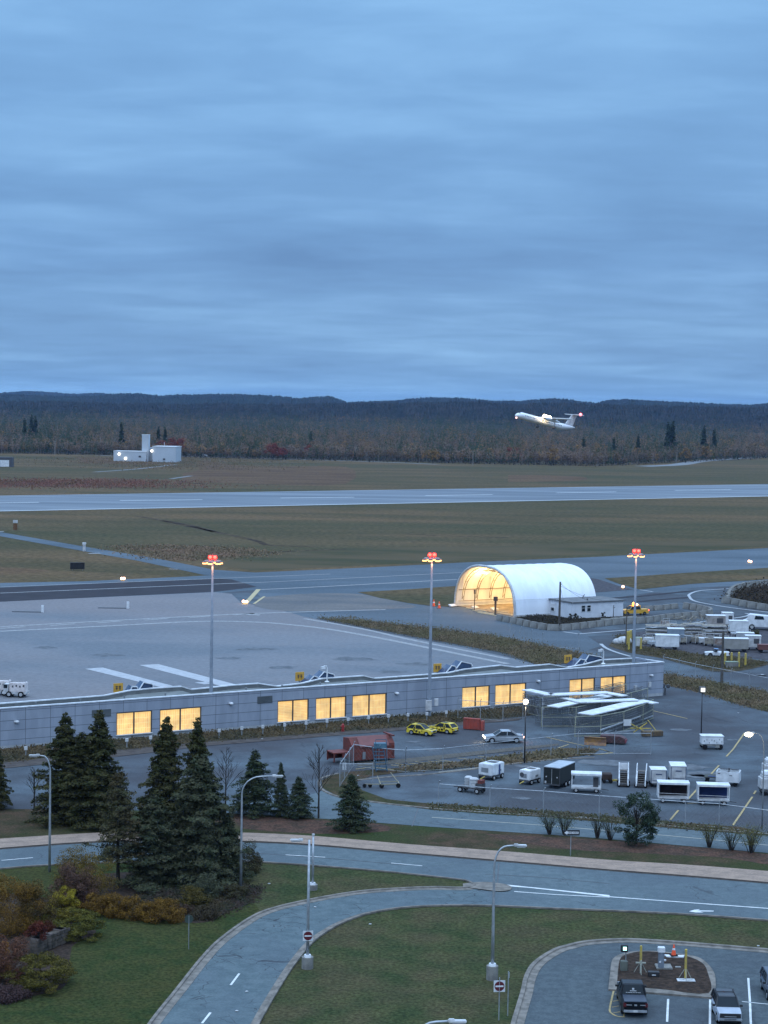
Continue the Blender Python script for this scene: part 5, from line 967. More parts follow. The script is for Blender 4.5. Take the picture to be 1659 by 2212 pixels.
q = PA; o = m.build('floor_planks', M('bright_plank', (0.50, 0.42, 0.28), .7), None, loc=(q.x, q.y, 0), rz=HNG); tag(o, 'long pale planks laid out at the mouth of the lit shelter', 'planks')
for x, y, h_, lb in ((-1.2, -PW * .42, 4.2, 'tall thin dark post in the mouth of the shelter'), (-1.5, -PW * .79, 3.6, 'thick dark post near the right side of the shelter mouth')):
    q = PA + Ax * x + Wx * (-y); t = thing('gate_post', lb, 'post', (q.x, q.y, 0), HNG, 'posts in the shelter mouth'); m = MB(); rr_ = .2 if h_ < 4 else .09; m.tube([(0, 0, 0), (0, 0, h_)], rr_, 8); m.build('post', wood, t); m = MB(); m.box((0, 0, h_ - .4), (rr_ * 3, rr_ * 3, .8)); m.build('lamp_box', dgrey, t)

# ------------------------------------------------------------------ site office
OB = G(1235.5, 1338); T2 = thing('site_office', 'white flat-roofed cabin with two small windows, right of the shelter', 'cabin', OB, HNG)
ol, od, oh = 12.2, 7.6, 3.0
m = MB(); m.box((ol / 2, od / 2, oh / 2 + .15), (ol, od, oh)); m.build('wall', M('cabin_wall', (0.60, 0.62, 0.66), .7, rgb2=(0.54, 0.56, 0.60), scale=.8), T2)
m = MB(); m.box((ol / 2, od / 2, oh + .25), (ol + .5, od + .5, .2)); m.build('roof', M('cabin_roof', (0.12, 0.125, 0.13), .8, rgb2=(0.16, 0.16, 0.165), scale=.7), T2)
m = MB(); m.box((ol / 2, od / 2, .08), (ol + .02, od + .02, .15)); m.build('skirt', dgrey, T2)
for x in (2.6, 3.9):
    m = MB(); m.box((x, -.04, 2.0), (1.0, .08, 1.3)); f = m.build('window', white, T2); m = MB(); m.box((x, -.09, 1.75), (.75, .04, .6)); m.box((x, -.09, 2.35), (.75, .03, .4)); m.build('pane', glass, f)
m = MB(); m.box((-.04, od - 1.2, 1.7), (.08, 1.5, 1.6)); f = m.build('window', white, T2); m = MB(); m.box((-.09, od - 1.2, 1.35), (.04, .9, .6)); m.build('pane', glass, f)
m = MB(); m.tube([(6, 5, 3.3), (6.2, 5, 3.8), (6.5, 5, 4.1)], .08, 6); m.box((5, 2, 3.5), (.2, .2, .3)); m.build('roof_vent', dgrey, T2)
for x, s_ in ((-.9, .6), (.3, .5), (6.8, .5)):
    q = OB + Ax * x - Wx * (-(-1.0 if x > 0 else .6)) if False else OB + Ax * x + Wx * .9
    clump = clumped('small_bush', 1.3, s_, leafmat('cabin_bush', (0.05, 0.05, 0.03), (0.03, 0.03, 0.02)), {-.9: 'leafless little bush at the near corner of the white cabin', .3: 'little bush under the cabin windows', 6.8: 'small shrub by the right half of the cabin'}[x], 'bush', 'bushes by the cabin', clumps=8, n=50, size=.09); place(clump, (q.x, q.y, 0), 0)

# ------------------------------------------------------------------ white block buildings far away
yb = .05
def ublock(P_, name, c, d): m = MB(); m.box(c, d); return m.build(name, M('block_wall', (0.42, 0.46, 0.50), .7, rgb2=(0.37, 0.41, 0.45), scale=.05), P_)
q = G(*kA(1035, 530)); q.x -= 4.2; U = thing('utility_building', 'pale blue-grey block building with a square tower on the far left field', 'building', (q.x, q.y, 0), -.10)
ublock(U, 'main_block', (8.0, 10, 5.2), (16.4, 18, 10.6)); ublock(U, 'tower', (-6.4, 8, 9.2), (4.6, 5, 18.4)); ublock(U, 'low_block', (-16.5, 9, 3.4), (23, 12, 6.8)); ublock(U, 'recess_wall', (-2.5, 15, 4.8), (6, 8, 9.6))
m = MB(); m.box((8, 10, 10.7), (16.8, 18.4, .4)); m.box((-16.5, 9, 6.95), (23.4, 12.4, .35)); m.box((-6.4, 8, 18.55), (4.9, 5.3, .35)); m.build('roof', white, U)
m = MB(); m.box((8, .85, 2.0), (1.6, .12, 1.2)); m.box((-9.5, 2.9, 3.5), (1.6, .12, 1.2)); m.build('vent', dgrey, U)
m = MB(); m.tube([(6, 10, 10.8), (6, 10, 13.5)], .2, 5); m.build('roof_pipe', whiteD, U)
lE = M('wall_lamp_light', (1.0, 0.93, 0.78), .3, emit=9)
for x, y, z in ((-.7, .75, 7.6), (-24, 2.8, 5.0), (-19.5, 2.8, 2.0)): m = MB(); m.ball((x, y, z), .75); m.build('wall_lamp', lE, U)
q = G(*kA(30, 562)); t = thing('equipment_shed', 'small dark shed with a white door at the far left edge', 'shed', (q.x, q.y, 0)); m = MB(); m.box((0, 3, 3), (9, 6, 6)); m.build('wall', dgrey, t); m = MB(); m.box((0, -.1, 2.2), (5.5, .2, 4)); m.build('door', white, t)
q = G(*kA(1328, 494)); t = thing('far_car', 'white car on the perimeter road beyond the white block buildings', 'car', (q.x, q.y, 0), .05)
m = MB(); m.side([(-3, .4), (3, .4), (3, 1.3), (1.6, 1.5), (-2.6, 1.6), (-3, 1.3)], lambda x, z: 1.1); m.build('body', white, t); m = MB(); m.side([(-2, 1.5), (1.3, 1.5), (.5, 2.3), (-1.3, 2.3)], lambda x, z: .95); m.build('cabin', white, t); m = MB(); [m.tube([(x, -1.15, .5), (x, 1.15, .5)], .5, 8) for x in (-2, 2)]; m.build('wheels', rubber, t)

# ------------------------------------------------------------------ utility poles
first = None
for pt, top, lb in ((kA(178, 460), kA(178, 385), 'far pole left of the leftmost tall one'), (kA(358, 482), kA(358, 390), 'far pole in the left field'), (kA(655, 480), kA(655, 365), 'far pole left of the white buildings'), (kA(845, 450), kA(845, 370), 'far pole rising behind the low white block'), (kA(1560, 495), kA(1560, 415), 'far pole right of the white car'), (kB(665, 518), kB(665, 425), 'far pole near the middle of the woodland edge'), (kB(1430, 552), kB(1430, 455), 'far pole below the nose of the aeroplane'), (kC(515, 530), kC(515, 455), 'far pole under the right half of the woodland'), (kC(1075, 522), kC(1075, 470), 'far pole where the pale road begins'), (kC(1393, 488), kC(1393, 430), 'far pole beside the pale road at right')):
    h = hof(pt[0], top[1], pt[1])
    if first is None:
        first = thing('utility_pole', lb, 'utility pole', at(*pt), 0, 'utility poles in front of the far woodland'); m = MB(); m.tube([(0, 0, 0), (0, 0, 12)], [.32, .22], 6); m.build('pole', barkp, first); m = MB(); m.box((0, 0, 11.2), (2.4, .2, .25)); m.build('cross_arm', barkp, first); first.scale = (1, 1, h / 12)
    else: place(copy_tree(first), at(*pt), 0, lb, (1, 1, h / 12))
for pt, top, lb, r_, ht in ((kF(1040, 645), kF(1058, 290), 'grey wooden pole between the shelter and the white cabin', .2, 1), (kG(1240, 1130), kG(1245, 650), 'wooden pole on the bank below the equipment yard', .2, 1), (kG(375, 800), kG(388, 430), 'thin dark pole left of the right high mast', .1, 0), (kG(262, 545), kG(262, 418), 'thin short pole in front of the white cabin', .07, 0)):
    h = hof(pt[0], top[1], pt[1]); t = thing('wooden_pole', lb, 'pole', at(*pt), 0, 'single poles near the shelter and yard'); m = MB(); m.tube([(0, 0, 0), (.05, 0, h)], [r_ * 1.2, r_ * .8], 7); m.build('pole', wood, t)
    m = MB(); m.tube([(.05, 0, h - .5), (.35, 0, h - .4)], .05, 5); m.build('bracket', dgrey, t)
ph = G(*kF(1040, 645)); hp = hof(kF(1040, 645)[0], kF(1058, 290)[1], kF(1040, 645)[1])
m = MB()
for dy, tgt in ((0, OB + Ax * 4 + Vector((0, 0, 3.4))), (.6, OB + Ax * 1.5 - Wx * 5 + Vector((0, 0, 3.4))), (1.1, OB + Ax * 7 + Vector((0, 0, 3.4)))):
    a = Vector((ph.x + .05, ph.y, hp - .3 - dy * .4)); pts = [a + (tgt - a) * (k / 8) - Vector((0, 0, 1.6 * (k / 8) * (1 - k / 8))) for k in range(9)]; m.tube(pts, .025, 3, False)
tag(m.build('overhead_cable', dgrey), 'slack black cables from the wooden pole to the cabin', 'cable')

# ------------------------------------------------------------------ concrete blocks
blk = None
def blocks(pts, step, label, lw=(1.5, .65, .8), jit=.08):
    global blk
    pts = cr(gp(pts), 8); acc = 0; want = 0
    for i in range(len(pts) - 1):
        a, b = pts[i], pts[i + 1]; l = (b - a).length
        while want <= acc + l:
            p = a + (b - a) * ((want - acc) / l); ang = math.atan2((b - a).y, (b - a).x) + random.uniform(-jit, jit)
            if blk is None:
                mm = MB(); mm.add([(-.75, -.36, 0), (.75, -.36, 0), (.75, .36, 0), (-.75, .36, 0), (-.72, -.2, .8), (.72, -.2, .8), (.72, .2, .8), (-.72, .2, .8)], [(0, 3, 2, 1), (4, 5, 6, 7), (0, 1, 5, 4), (1, 2, 6, 5), (2, 3, 7, 6), (3, 0, 4, 7)])
                blk = mm.build('concrete_block', conc, None, bevel=.04); o = blk
            else: o = blk.copy(); COL.objects.link(o)
            place(o, (p.x, p.y, .03), ang); o.scale = (lw[0] / 1.5 * random.uniform(.95, 1.0), lw[1] / .65, lw[2] / .8); tag(o, label, 'concrete block', label); want += step
        acc += l
blocks([kF(560, 612), kF(700, 640), kF(850, 672), kF(1020, 692), kF(1250, 672), kF(1659, 622), kG(200, 595), kG(550, 580), kG(750, 552), kG(1000, 530), kG(1100, 522)], 2.45, 'grey concrete blocks in the long row in front of the cabin', (2.3, .8, 1.15))
blocks([kG(575, 470), kG(700, 462), kG(860, 445)], 2.6, 'pale concrete blocks in the short row right of the yellow truck', (2.4, .8, 1.0))
blocks([kG(930, 455), kG(1050, 475), kG(1140, 500), kG(1130, 522)], 2.3, 'concrete blocks closing the right end of the block enclosure', (2.2, .9, 1.3))
blocks([kG(1290, 400), kG(1330, 320), kG(1400, 285), kG(1480, 268), kG(1659, 250)], 2.6, 'light blocks piled along the mound at the right edge', (2.4, 1.1, 1.5), .3)
blocks([kG(1290, 405), kG(1380, 420), kG(1480, 440), kG(1660, 470)], 3.2, 'concrete blocks below the brown mound at the right edge', (3.0, .9, 1.3))
tufts('mound_brush', [kG(1350, 380), kG(1430, 300), kG(1659, 265), (1750, 1275), (1750, 1318), kG(1659, 435), kG(1450, 410)], 5000, .5, 2.8, leafmat('mound_brush', (0.050, 0.036, 0.026), (0.030, 0.026, 0.018), None, .3), 'brown brush on the mound at the right edge', 'brush', (.15, .35))
tufts('soil_weeds', [kF(650, 600), kF(880, 570), kF(940, 575), kF(1150, 605), kF(1560, 590), kF(1659, 600), kF(1300, 645), kF(1050, 660), kF(850, 630)], 3500, .1, .6, leafmat('soil_weeds', (0.040, 0.034, 0.024), (0.028, 0.024, 0.018), None, .3), 'dark weeds in the bed in front of the cabin', 'weeds', (.1, .22))

# ------------------------------------------------------------------ vehicles
tailM = M('tail_lamp_red', (0.10, 0.008, 0.01), .4); headM = M('head_lamp_clear', (0.55, 0.57, 0.6), .15); litW = M('headlight_lit', (1.0, .93, .75), .3, emit=9.0); litR = M('tail_light_lit', (1.0, .10, .07), .3, emit=5.0); litPk = M('tail_light_bright', (1.0, .55, .42), .3, emit=6.0)
plate = M('number_plate', (0.6, 0.6, 0.58), .5); trimM = M('black_plastic', (0.02, 0.02, 0.022), .6)
def arc_wheel(cx, r, zc, n=6): return [(cx - r * math.cos(math.pi * k / n), zc + r * math.sin(math.pi * k / n)) for k in range(n + 1)]
def vehicle(name, label, cat, loc, rz, kind, paint, L_=4.5, W_=1.85, H_=1.7, group=None, roofmat=None, lit=False, tail=None, trimm=None):
    t = thing(name, label, cat, loc, rz, group); l = L_ / 2; wr = .34 if H_ < 1.75 else .39
    fx, rx = l - .88, -l + (.95 if kind != 'pickup' else 1.15); zb = .24 if H_ < 1.6 else .34
    belt = {'sedan': .92, 'suv': 1.08, 'hatch': .98, 'pickup': 1.22}[kind] * H_ / {'sedan': 1.46, 'suv': 1.72, 'hatch': 1.58, 'pickup': 1.95}[kind]
    hood = belt - .06 if kind != 'sedan' else belt - .10
    arcF = [(x, z) for x, z in arc_wheel(fx, wr + .06, zb + .08)]; arcR = [(x, z) for x, z in arc_wheel(rx, wr + .06, zb + .08)]
    prof = [(-l, zb + .1)] + [(-l + .15, zb)] + arcR + arcF + [(l - .15, zb), (l, zb + .12), (l, hood * .72), (l - .1, hood - .06), (l - .45, hood)]
    if kind == 'pickup': prof += [(l - 1.35, belt), (-l + 2.0, belt), (-l + 1.95, belt + .02), (-l, belt + .02)]
    elif kind == 'sedan': prof += [(l - 1.25, belt), (-l + .95, belt + .03), (-l + .2, belt), (-l, belt - .12)]
    else: prof += [(l - 1.15, belt), (-l + .1, belt), (-l, belt - .08)]
    def wf(x, z): return W_ / 2 * (1 - .13 * (abs(x) / l) ** 8) * (1 - (.03 if z > belt - .1 else 0))
    m = MB(); m.side(prof, wf); m.build('body', paint, t, bevel=.045)
    gt = H_ - .05
    if kind == 'pickup': gp_ = [(-l + 2.05, belt), (l - 1.45, belt), (l - 2.1, gt), (-l + 2.35, gt)]; rf = [(-l + 2.33, gt - .04), (l - 2.12, gt - .04), (l - 2.25, H_), (-l + 2.5, H_)]
    elif kind == 'sedan': gp_ = [(-l + .75, belt), (l - 1.25, belt), (l - 2.0, gt), (-l + 1.5, gt)]; rf = [(-l + 1.45, gt - .04), (l - 1.98, gt - .04), (l - 2.15, H_), (-l + 1.7, H_)]
    elif kind == 'hatch': gp_ = [(-l + .15, belt), (l - 1.15, belt), (l - 1.95, gt), (-l + .75, gt)]; rf = [(-l + .6, gt - .04), (l - 1.93, gt - .04), (l - 2.1, H_), (-l + .85, H_)]
    else: gp_ = [(-l + .12, belt), (l - 1.32, belt), (l - 2.0, gt), (-l + .38, gt)]; rf = [(-l + .33, gt - .04), (l - 1.98, gt - .04), (l - 2.12, H_), (-l + .5, H_)]
    def wg(x, z): return W_ / 2 * (.93 - .17 * max(0, (z - belt)) / (H_ - belt))
    m = MB(); m.side(gp_, wg); m.build('window_glass', glass, t)
    m = MB(); m.side(rf, lambda x, z: wg(x, z) + .015); m.build('roof', roofmat or paint, t, bevel=.03)
    m = MB(); x0 = gp_[0][0]; x1 = gp_[1][0]; x2 = gp_[2][0]; x3 = gp_[3][0]
    for s_ in (-1, 1):
        wb, wt = wg(0, belt) * s_, wg(0, gt) * s_
        m.bar((x1, wb, belt), (x2, wt, gt), .07, .07); m.bar((x0, wb, belt), (x3, wt, gt), .12, .12); xm = (x0 + x1) / 2 - .05; m.bar((xm, wb, belt), (xm - .05, wt, gt), .07, .05)
        if kind in ('suv', 'hatch'): m.bar((x3 + .75, wt, gt), (x3 + .5, wb, belt), .09, .05)
    m.build('pillars', (trimm or trimM) if roofmat else paint, t)
    for wx in (fx, rx):
        for s_ in (-1, 1):
            y = s_ * (W_ / 2 - .13); m = MB(); m.tube([(0, -.12, 0), (0, .12, 0)], wr, 16); wh = m.build('wheel', rubber, t, loc=(wx, y, wr)); m = MB(); m.tube([(0, s_ * .10, 0), (0, s_ * .135, 0)], wr * .62, 10); m.build('rim', galv if kind != 'pickup' else dgrey, wh)
    for s_ in (-1, 1):
        m = MB(); m.box((l - .06, s_ * (W_ / 2 - .30), hood - .16), (.16, .36, .16)); m.build('headlight', litW if lit else headM, t)
        m = MB(); hh = .30 if kind in ('suv', 'pickup') else .18; m.box((-l + .05, s_ * (W_ / 2 - .20), belt - .2), (.14, .22, hh)); m.build('tail_light', tail or tailM, t)
        m = MB(); m.box((l - 1.55 if kind != 'pickup' else l - 1.75, s_ * (W_ / 2 + .1), belt + .07), (.16, .22, .16)); m.build('mirror', (trimm or trimM), t, bevel=.02)
    m = MB(); m.box((l - .0, 0, hood - .22), (.07, W_ * .5, .22)); m.build('grille', trimM, t)
    m = MB(); m.box((l - .02, 0, zb + .16), (.12, W_ * .86, .20)); m.build('front_bumper', trimM, t, bevel=.03)
    m = MB(); m.box((-l + .0, 0, zb + .2), (.14, W_ * .88, .2)); m.build('rear_bumper', trimM if kind != 'pickup' else galv, t, bevel=.03)
    m = MB(); m.box((-l - .06 if kind != 'sedan' else -l - .01, 0, zb + .38 if kind != 'pickup' else zb + .22), (.03, .34, .17)); m.build('number_plate', plate, t)
    return t
def head(a, b): d = G(*b) - G(*a); return math.atan2(d.y, d.x)
# black pickup
pc_ = G(*kS(600, 1230)); pr_ = G(*kS(590, 1400)); dirp = (pc_ - pr_).xy; dirp = Vector((.035, 1.0)).normalized()
ploc = Vector((pr_.x + dirp.x * 2.4, pr_.y + dirp.y * 2.4 - 1.15))
t = vehicle('pickup_truck', 'black pickup truck with a covered bed, parked nose in at the kerbed island', 'pickup truck', (ploc.x, ploc.y, .03), math.atan2(dirp.y, dirp.x), 'pickup', M('black_gloss', (0.007, 0.008, 0.011), .30, spec=.22), 5.8, 2.04, 1.95)
m = MB(); m.box((-1.95, 0, 1.245), (1.75, 1.72, .06)); m.build('bed_cover', M('bed_cover_vinyl', (0.035, 0.045, 0.065), .45), t, bevel=.02)
m = MB(); [m.box((-2.93, y_, 1.03), (.03, .42, .05)) for y_ in (-.55, .5)]; m.box((-2.93, 0, 1.02), (.03, .2, .12)); m.build('tailgate_trim', galv, t)
m = MB()
for k in range(9): m.box((-.83, -.52 + k * .13, 1.36), (.02, .09, .035))
m.box((-.72, 0, 1.62), (.02, .16, .13)); m.box((-.78, 0, 1.48), (.02, .5, .05)); m.build('window_decal', white, t); t.scale = (.86,) * 3
# silver SUV with black roof
sl = G(*kZ(555, 1640)); sd_ = Vector((-.035, -1)).normalized(); sc_ = Vector((sl.x, sl.y - 1.2)) - sd_ * 1.85
t = vehicle('parked_suv', 'white SUV with a black roof, facing the camera right of the island', 'car', (sc_.x, sc_.y, .03), math.atan2(sd_.y, sd_.x), 'suv', M('pearl_white_paint', (0.34, 0.37, 0.42), .3), 4.4, 1.9, 1.78, 'parked cars in the small car park', roofmat=M('roof_grey_black', (0.028, 0.032, 0.040), .4))
m = MB(); m.box((2.22, 0, .86), (.05, 1.62, .34)); m.build('black_front_panel', trimM, t, bevel=.02)
m = MB(); m.box((2.26, 0, .80), (.03, .9, .05)); [m.box((2.25, s_ * .68, .56), (.05, .42, .13)) for s_ in (-1, 1)]; m.box((2.24, 0, .54), (.04, 1.0, .05)); m.build('silver_trim', galv, t)
m = MB(); [m.bar((-1.6, s_ * .68, 1.84), (.3, s_ * .68, 1.84), .05, .05) for s_ in (-1, 1)]; m.bar((-.8, -.68, 1.83), (-.8, .68, 1.83), .06, .04); m.build('roof_rack', trimM, t); t.scale = (.85,) * 3
dl = G(1661, 2138); dc = Vector((dl.x + .15, dl.y - 3.4)) - sd_ * 2.2
t = vehicle('parked_suv', 'dark blue-grey SUV cut off by the right edge of the picture', 'car', (dc.x, dc.y, .03), math.atan2(sd_.y, sd_.x), 'suv', M('slate_paint', (0.060, 0.072, 0.095), .28), 4.6, 1.9, 1.72, 'parked cars in the small car park'); t.scale = (.88,) * 3
# yellow cars with black decals
decal = M('car_decal_black', (0.012, 0.012, 0.014), .4)
def yellowcar(label, ptc, ang):
    x, y, _ = at(*ptc); t = vehicle('yellow_car', label, 'car', (x, y, .04), ang, 'hatch', yellow, 4.35, 1.83, 1.58, 'yellow cars with black patterns')
    for s_ in (-1, 1):
        m = MB(); yy = s_ * .925
        for k, (cx, cz, r_) in enumerate(((-.35, .62, .2), (.15, .52, .14), (-.75, .78, .15), (.55, .70, .09), (-.1, .84, .08), (-1.15, .62, .12))):
            n_ = 9; vs = [(cx, yy, cz)] + [(cx + r_ * (1 + .3 * math.sin(3 * j + k)) * math.cos(j * 6.283 / n_), yy, cz + r_ * math.sin(j * 6.283 / n_)) for j in range(n_)]; m.add(vs, [(0, 1 + j, 1 + (j + 1) % n_) for j in range(n_)])
        m.build('side_decal', decal, t)
    m = MB(); m.box((-.3, 0, 1.585), (1.0, .9, .012)); m.box((1.55, .25, .955), (.5, .6, .012)); m.build('top_decal', decal, t); t.scale = (.82,) * 3; return t
yellowcar('yellow patterned car on the left, front turned to the camera', kJ(140, 815), -.52)
yellowcar('yellow patterned car on the right, rear turned to the camera', kJ(345, 795), math.pi - .62)
# silver sedan with lights on
x, y, _ = at(*kJ(905, 885)); t = vehicle('silver_sedan', 'silver sedan with its lights on, driving in the parking lot', 'car', (x, y, .04), math.pi + .10, 'sedan', M('silver_paint', (0.40, 0.43, 0.46), .25, .3), 4.8, 1.85, 1.46, lit=True, tail=litPk)
glow(t, (2.75, 0, .7), (1, .93, .75), 60, .15); glow(t, (-2.75, 0, .8), (1, .5, .4), 30, .15)
# yellow service truck with beacon
x, y, _ = at(*kG(455, 508)); t = vehicle('service_truck', 'yellow service truck with a glowing orange beacon behind the white cabin', 'truck', (x, y, .04), math.pi + .35, 'pickup', M('amber_truck_paint', (0.60, 0.34, 0.04), .4), 6.4, 2.2, 2.15, tail=litR)
m = MB(); m.box((.3, 0, 2.25), (.5, 1.5, .15)); m.build('light_bar', dgrey, t); m = MB(); m.ball((.3, .3, 2.5), .48); m.build('beacon', M('amber_beacon', (1.0, .36, .02), .3, emit=11), t); m = MB(); m.ball((-.5, .2, 2.4), .22); m.build('work_light', M('amber_white', (1.0, .7, .35), .3, emit=7), t)
m = MB(); m.bar((-1.0, -.9, 1.4), (-1.0, -.9, 2.3), .1, .1); m.bar((-1.0, .9, 1.4), (-1.0, .9, 2.3), .1, .1); m.bar((-1.0, -.9, 2.3), (-1.0, .9, 2.3), .1, .1); m.build('headboard', MATS['amber_truck_paint'], t); t.scale = (.85,) * 3; glow(t, (.3, 0, 3.1), (1, .45, .05), 160, .3)

# ------------------------------------------------------------------ aeroplane climbing out
rd = -RDIR; yaw = math.atan2(rd.y, rd.x) 
dP = 722; cP = Vector((0, 0, CAM_H)) + ray(1178, 913) * (dP / ray(1178, 913).y)
AP = thing('passenger_aeroplane', 'white twin-propeller airliner climbing to the left above the woodland', 'aeroplane', cP)
AP.rotation_mode = 'XYZ'; AP.matrix_world = Matrix.Translation(cP) @ Matrix.Rotation(yaw + .10, 4, 'Z') @ Matrix.Rotation(R(-10.5), 4, 'Y') @ Matrix.Rotation(R(-2), 4, 'X')
pw = M('aircraft_white', (0.74, 0.76, 0.78), .35, rgb2=(0.66, 0.68, 0.71), scale=.2)
fus = [(16.4, -.45, .05), (16.1, -.4, .42), (15.3, -.25, .85), (14.2, 0, 1.18), (13, .08, 1.32), (8, .1, 1.35), (0, .1, 1.35), (-6, .1, 1.35), (-9, .25, 1.22), (-12, .6, .9), (-14.6, .98, .5), (-16.2, 1.2, .16)]
m = MB(); m.tube([(x, 0, z) for x, z, r_ in fus], [r_ for x, z, r_ in fus], 18); m.build('fuselage', pw, AP, True)
m = MB(); [m.box((12.2 - i * .82, s_ * 1.33, .35), (.30, .06, .38)) for i in range(25) for s_ in (-1, 1)]; m.build('window_row', glass, AP)
m = MB(); m.box((14.55, 0, .78), (.7, 1.35, .32), 0, Matrix.Rotation(-.5, 3, 'Y')); m.build('cockpit_window', glass, AP, bevel=.05)
def slab(mb, pts, th): # planform points (x,y,z) both thickness
    n = len(pts); mb.add([(p[0], p[1], p[2] - th / 2) for p in pts] + [(p[0], p[1], p[2] + th / 2) for p in pts], [tuple(range(n))[::-1], tuple(range(n, 2 * n))] + [(i, (i + 1) % n, (i + 1) % n + n, i + n) for i in range(n)])
for s_ in (-1, 1):
    m = MB(); slab(m, [(2.6, 0, 1.55), (2.4, s_ * 5, 1.6), (1.4, s_ * 14.2, 1.95), (.2, s_ * 14.2, 1.95), (-.6, s_ * 5, 1.6), (-.6, 0, 1.55)], .3); m.build('wing', pw, AP)
    m = MB(); m.tube([(5.4, s_ * 4.4, 1.0), (5.0, s_ * 4.4, 1.0), (3.4, s_ * 4.4, 1.05), (0, s_ * 4.4, 1.0), (-3.0, s_ * 4.4, .9)], [.25, .5, .72, .72, .25], 12); en = m.build('engine', pw, AP, True)
    m = MB(); m.tube([(5.4, s_ * 4.4, 1.0), (6.0, s_ * 4.4, 1.0)], [.28, .05], 8)
    for k in range(6): a = k * 1.047 + .2; m.bar((5.55, s_ * 4.4, 1.0), (5.55, s_ * 4.4 + 2.0 * math.cos(a), 1.0 + 2.0 * math.sin(a)), .22, .06)
    m.build('propeller', dgrey, en)
    m = MB(); m.bar((-.3, s_ * 4.4, .6), (-.6, s_ * 4.4, -1.6), .2, .2); m.tube([(-.6, s_ * 4.0, -1.7), (-.6, s_ * 4.8, -1.7)], .5, 10); m.build('landing_gear', dgrey, AP)
    m = MB(); slab(m, [(-13.6, 0, 5.85), (-14.2, s_ * 4.6, 5.95), (-15.4, s_ * 4.6, 5.95), (-15.9, 0, 5.85)], .18); m.build('tailplane', pw, AP)
m = MB(); m.side([(-7.5, 1.3), (-10.8, 1.7), (-13.6, 5.7), (-16.1, 5.7), (-14.8, 1.3)], lambda x, z: .16); m.build('tail_fin', M('fin_grey', (0.42, 0.44, 0.47), .5, rgb2=(.6, .61, .62), scale=.9), AP)
m = MB(); m.bar((12.6, 0, -1.1), (12.4, 0, -2.1), .15, .15); m.tube([(12.4, -.2, -2.15), (12.4, .2, -2.15)], .32, 8); m.build('nose_gear', dgrey, AP)
yE = M('landing_light', (1.0, .80, .50), .3, emit=20)
for x, y, z in ((3.4, 2.6, 1.9), (2.2, 3.6, 1.7)): m = MB(); m.ball((x, y, z), (1.0, .8, .75)); m.build('landing_light', yE, AP)
m = MB(); m.ball((-13.4, 4.6, 6.0), .55); m.build('tail_beacon', M('pink_beacon', (1, .16, .18), .3, emit=5), AP); m = MB(); m.ball((15.6, 0, -1.1), .4); m.build('nose_light', M('pink_nose', (1, .55, .5), .3, emit=2), AP)
glow(AP, (3.5, 3.6, 3.0), (1, .75, .4), 250, .5)

# ------------------------------------------------------------------ ground equipment
def wheels(t, xs_, ys_, r_=.28, w_=.18, rim=True, mat=rubber):
    for x_ in xs_:
        for y_ in ys_:
            m = MB(); m.tube([(0, -w_ / 2, 0), (0, w_ / 2, 0)], r_, 12); wh = m.build('wheel', mat, t, loc=(x_, y_, r_))
            if rim: m = MB(); s_ = 1 if y_ > 0 else -1; m.tube([(0, s_ * w_ * .4, 0), (0, s_ * w_ * .62, 0)], r_ * .55, 8); m.build('rim', whiteD, wh)
def gpu(label, pt, ang, L_=2.4, W_=1.6, H_=1.5, group='white power units in the lower lot', blue=False, fan=False):
    x, y, _ = at(*pt); t = thing('ground_power_unit', label, 'power unit', (x, y, .04), ang, group)
    m = MB(); m.box((0, 0, .5 + (H_ - .5) / 2), (L_, W_, H_ - .5)); m.build('housing', white, t, bevel=.07)
    m = MB(); m.box((0, 0, .42), (L_ + .15, W_ - .1, .14)); m.build('chassis', dgrey, t)
    m = MB(); m.box((L_ * .12, 0, H_ + .02), (L_ * .35, W_ * .6, .05)); m.build('roof_grille', dgrey, t)
    m = MB(); m.box((-L_ / 2 - .01, .05, H_ * .62), (.04, W_ * .5, H_ * .28)); m.build('front_grille', grey, t)
    if fan: m = MB(); m.tube([(-L_ / 2 - .02, .3, H_ * .68), (-L_ / 2 - .05, .3, H_ * .68)], .26, 14); m.build('fan_opening', dgrey, t)
    if blue: m = MB(); m.box((L_ * .1, -W_ / 2 - .01, H_ * .62), (.28, .04, H_ * .6)); m.build('blue_panel', bluep, t)
    m = MB(); m.box((.3, -W_ / 2 - .012, H_ * .55), (.5, .03, .2)); m.build('control_panel', grey, t)
    wheels(t, (-L_ * .34, L_ * .34), (-W_ / 2 + .05, W_ / 2 - .05)); m = MB(); m.bar((-L_ / 2, 0, .4), (-L_ / 2 - .9, 0, .25), .1, .08); m.build('tow_bar', ysafe, t); return t
t = gpu('white boxy power unit with a blue stripe, second from the left in the lower lot', kM(555, 275), .95, 2.5, 1.75, 1.75, blue=True)
t = gpu('smaller white power unit with a round fan opening left of the black trailer', kM(915, 320), .95, 2.3, 1.35, 1.55, fan=True)
x, y, _ = at(*kM(370, 405)); t = thing('tank_cart', 'flat four-wheeled cart carrying two white tanks, leftmost in the lower lot', 'cart', (x, y, .04), -.55)
m = MB(); m.box((0, 0, .55), (2.7, 1.2, .14)); m.box((1.1, -.1, .85), (.7, .9, .5)); m.build('deck', dgrey, t); wheels(t, (-1.0, 1.0), (-.6, .6), .30)
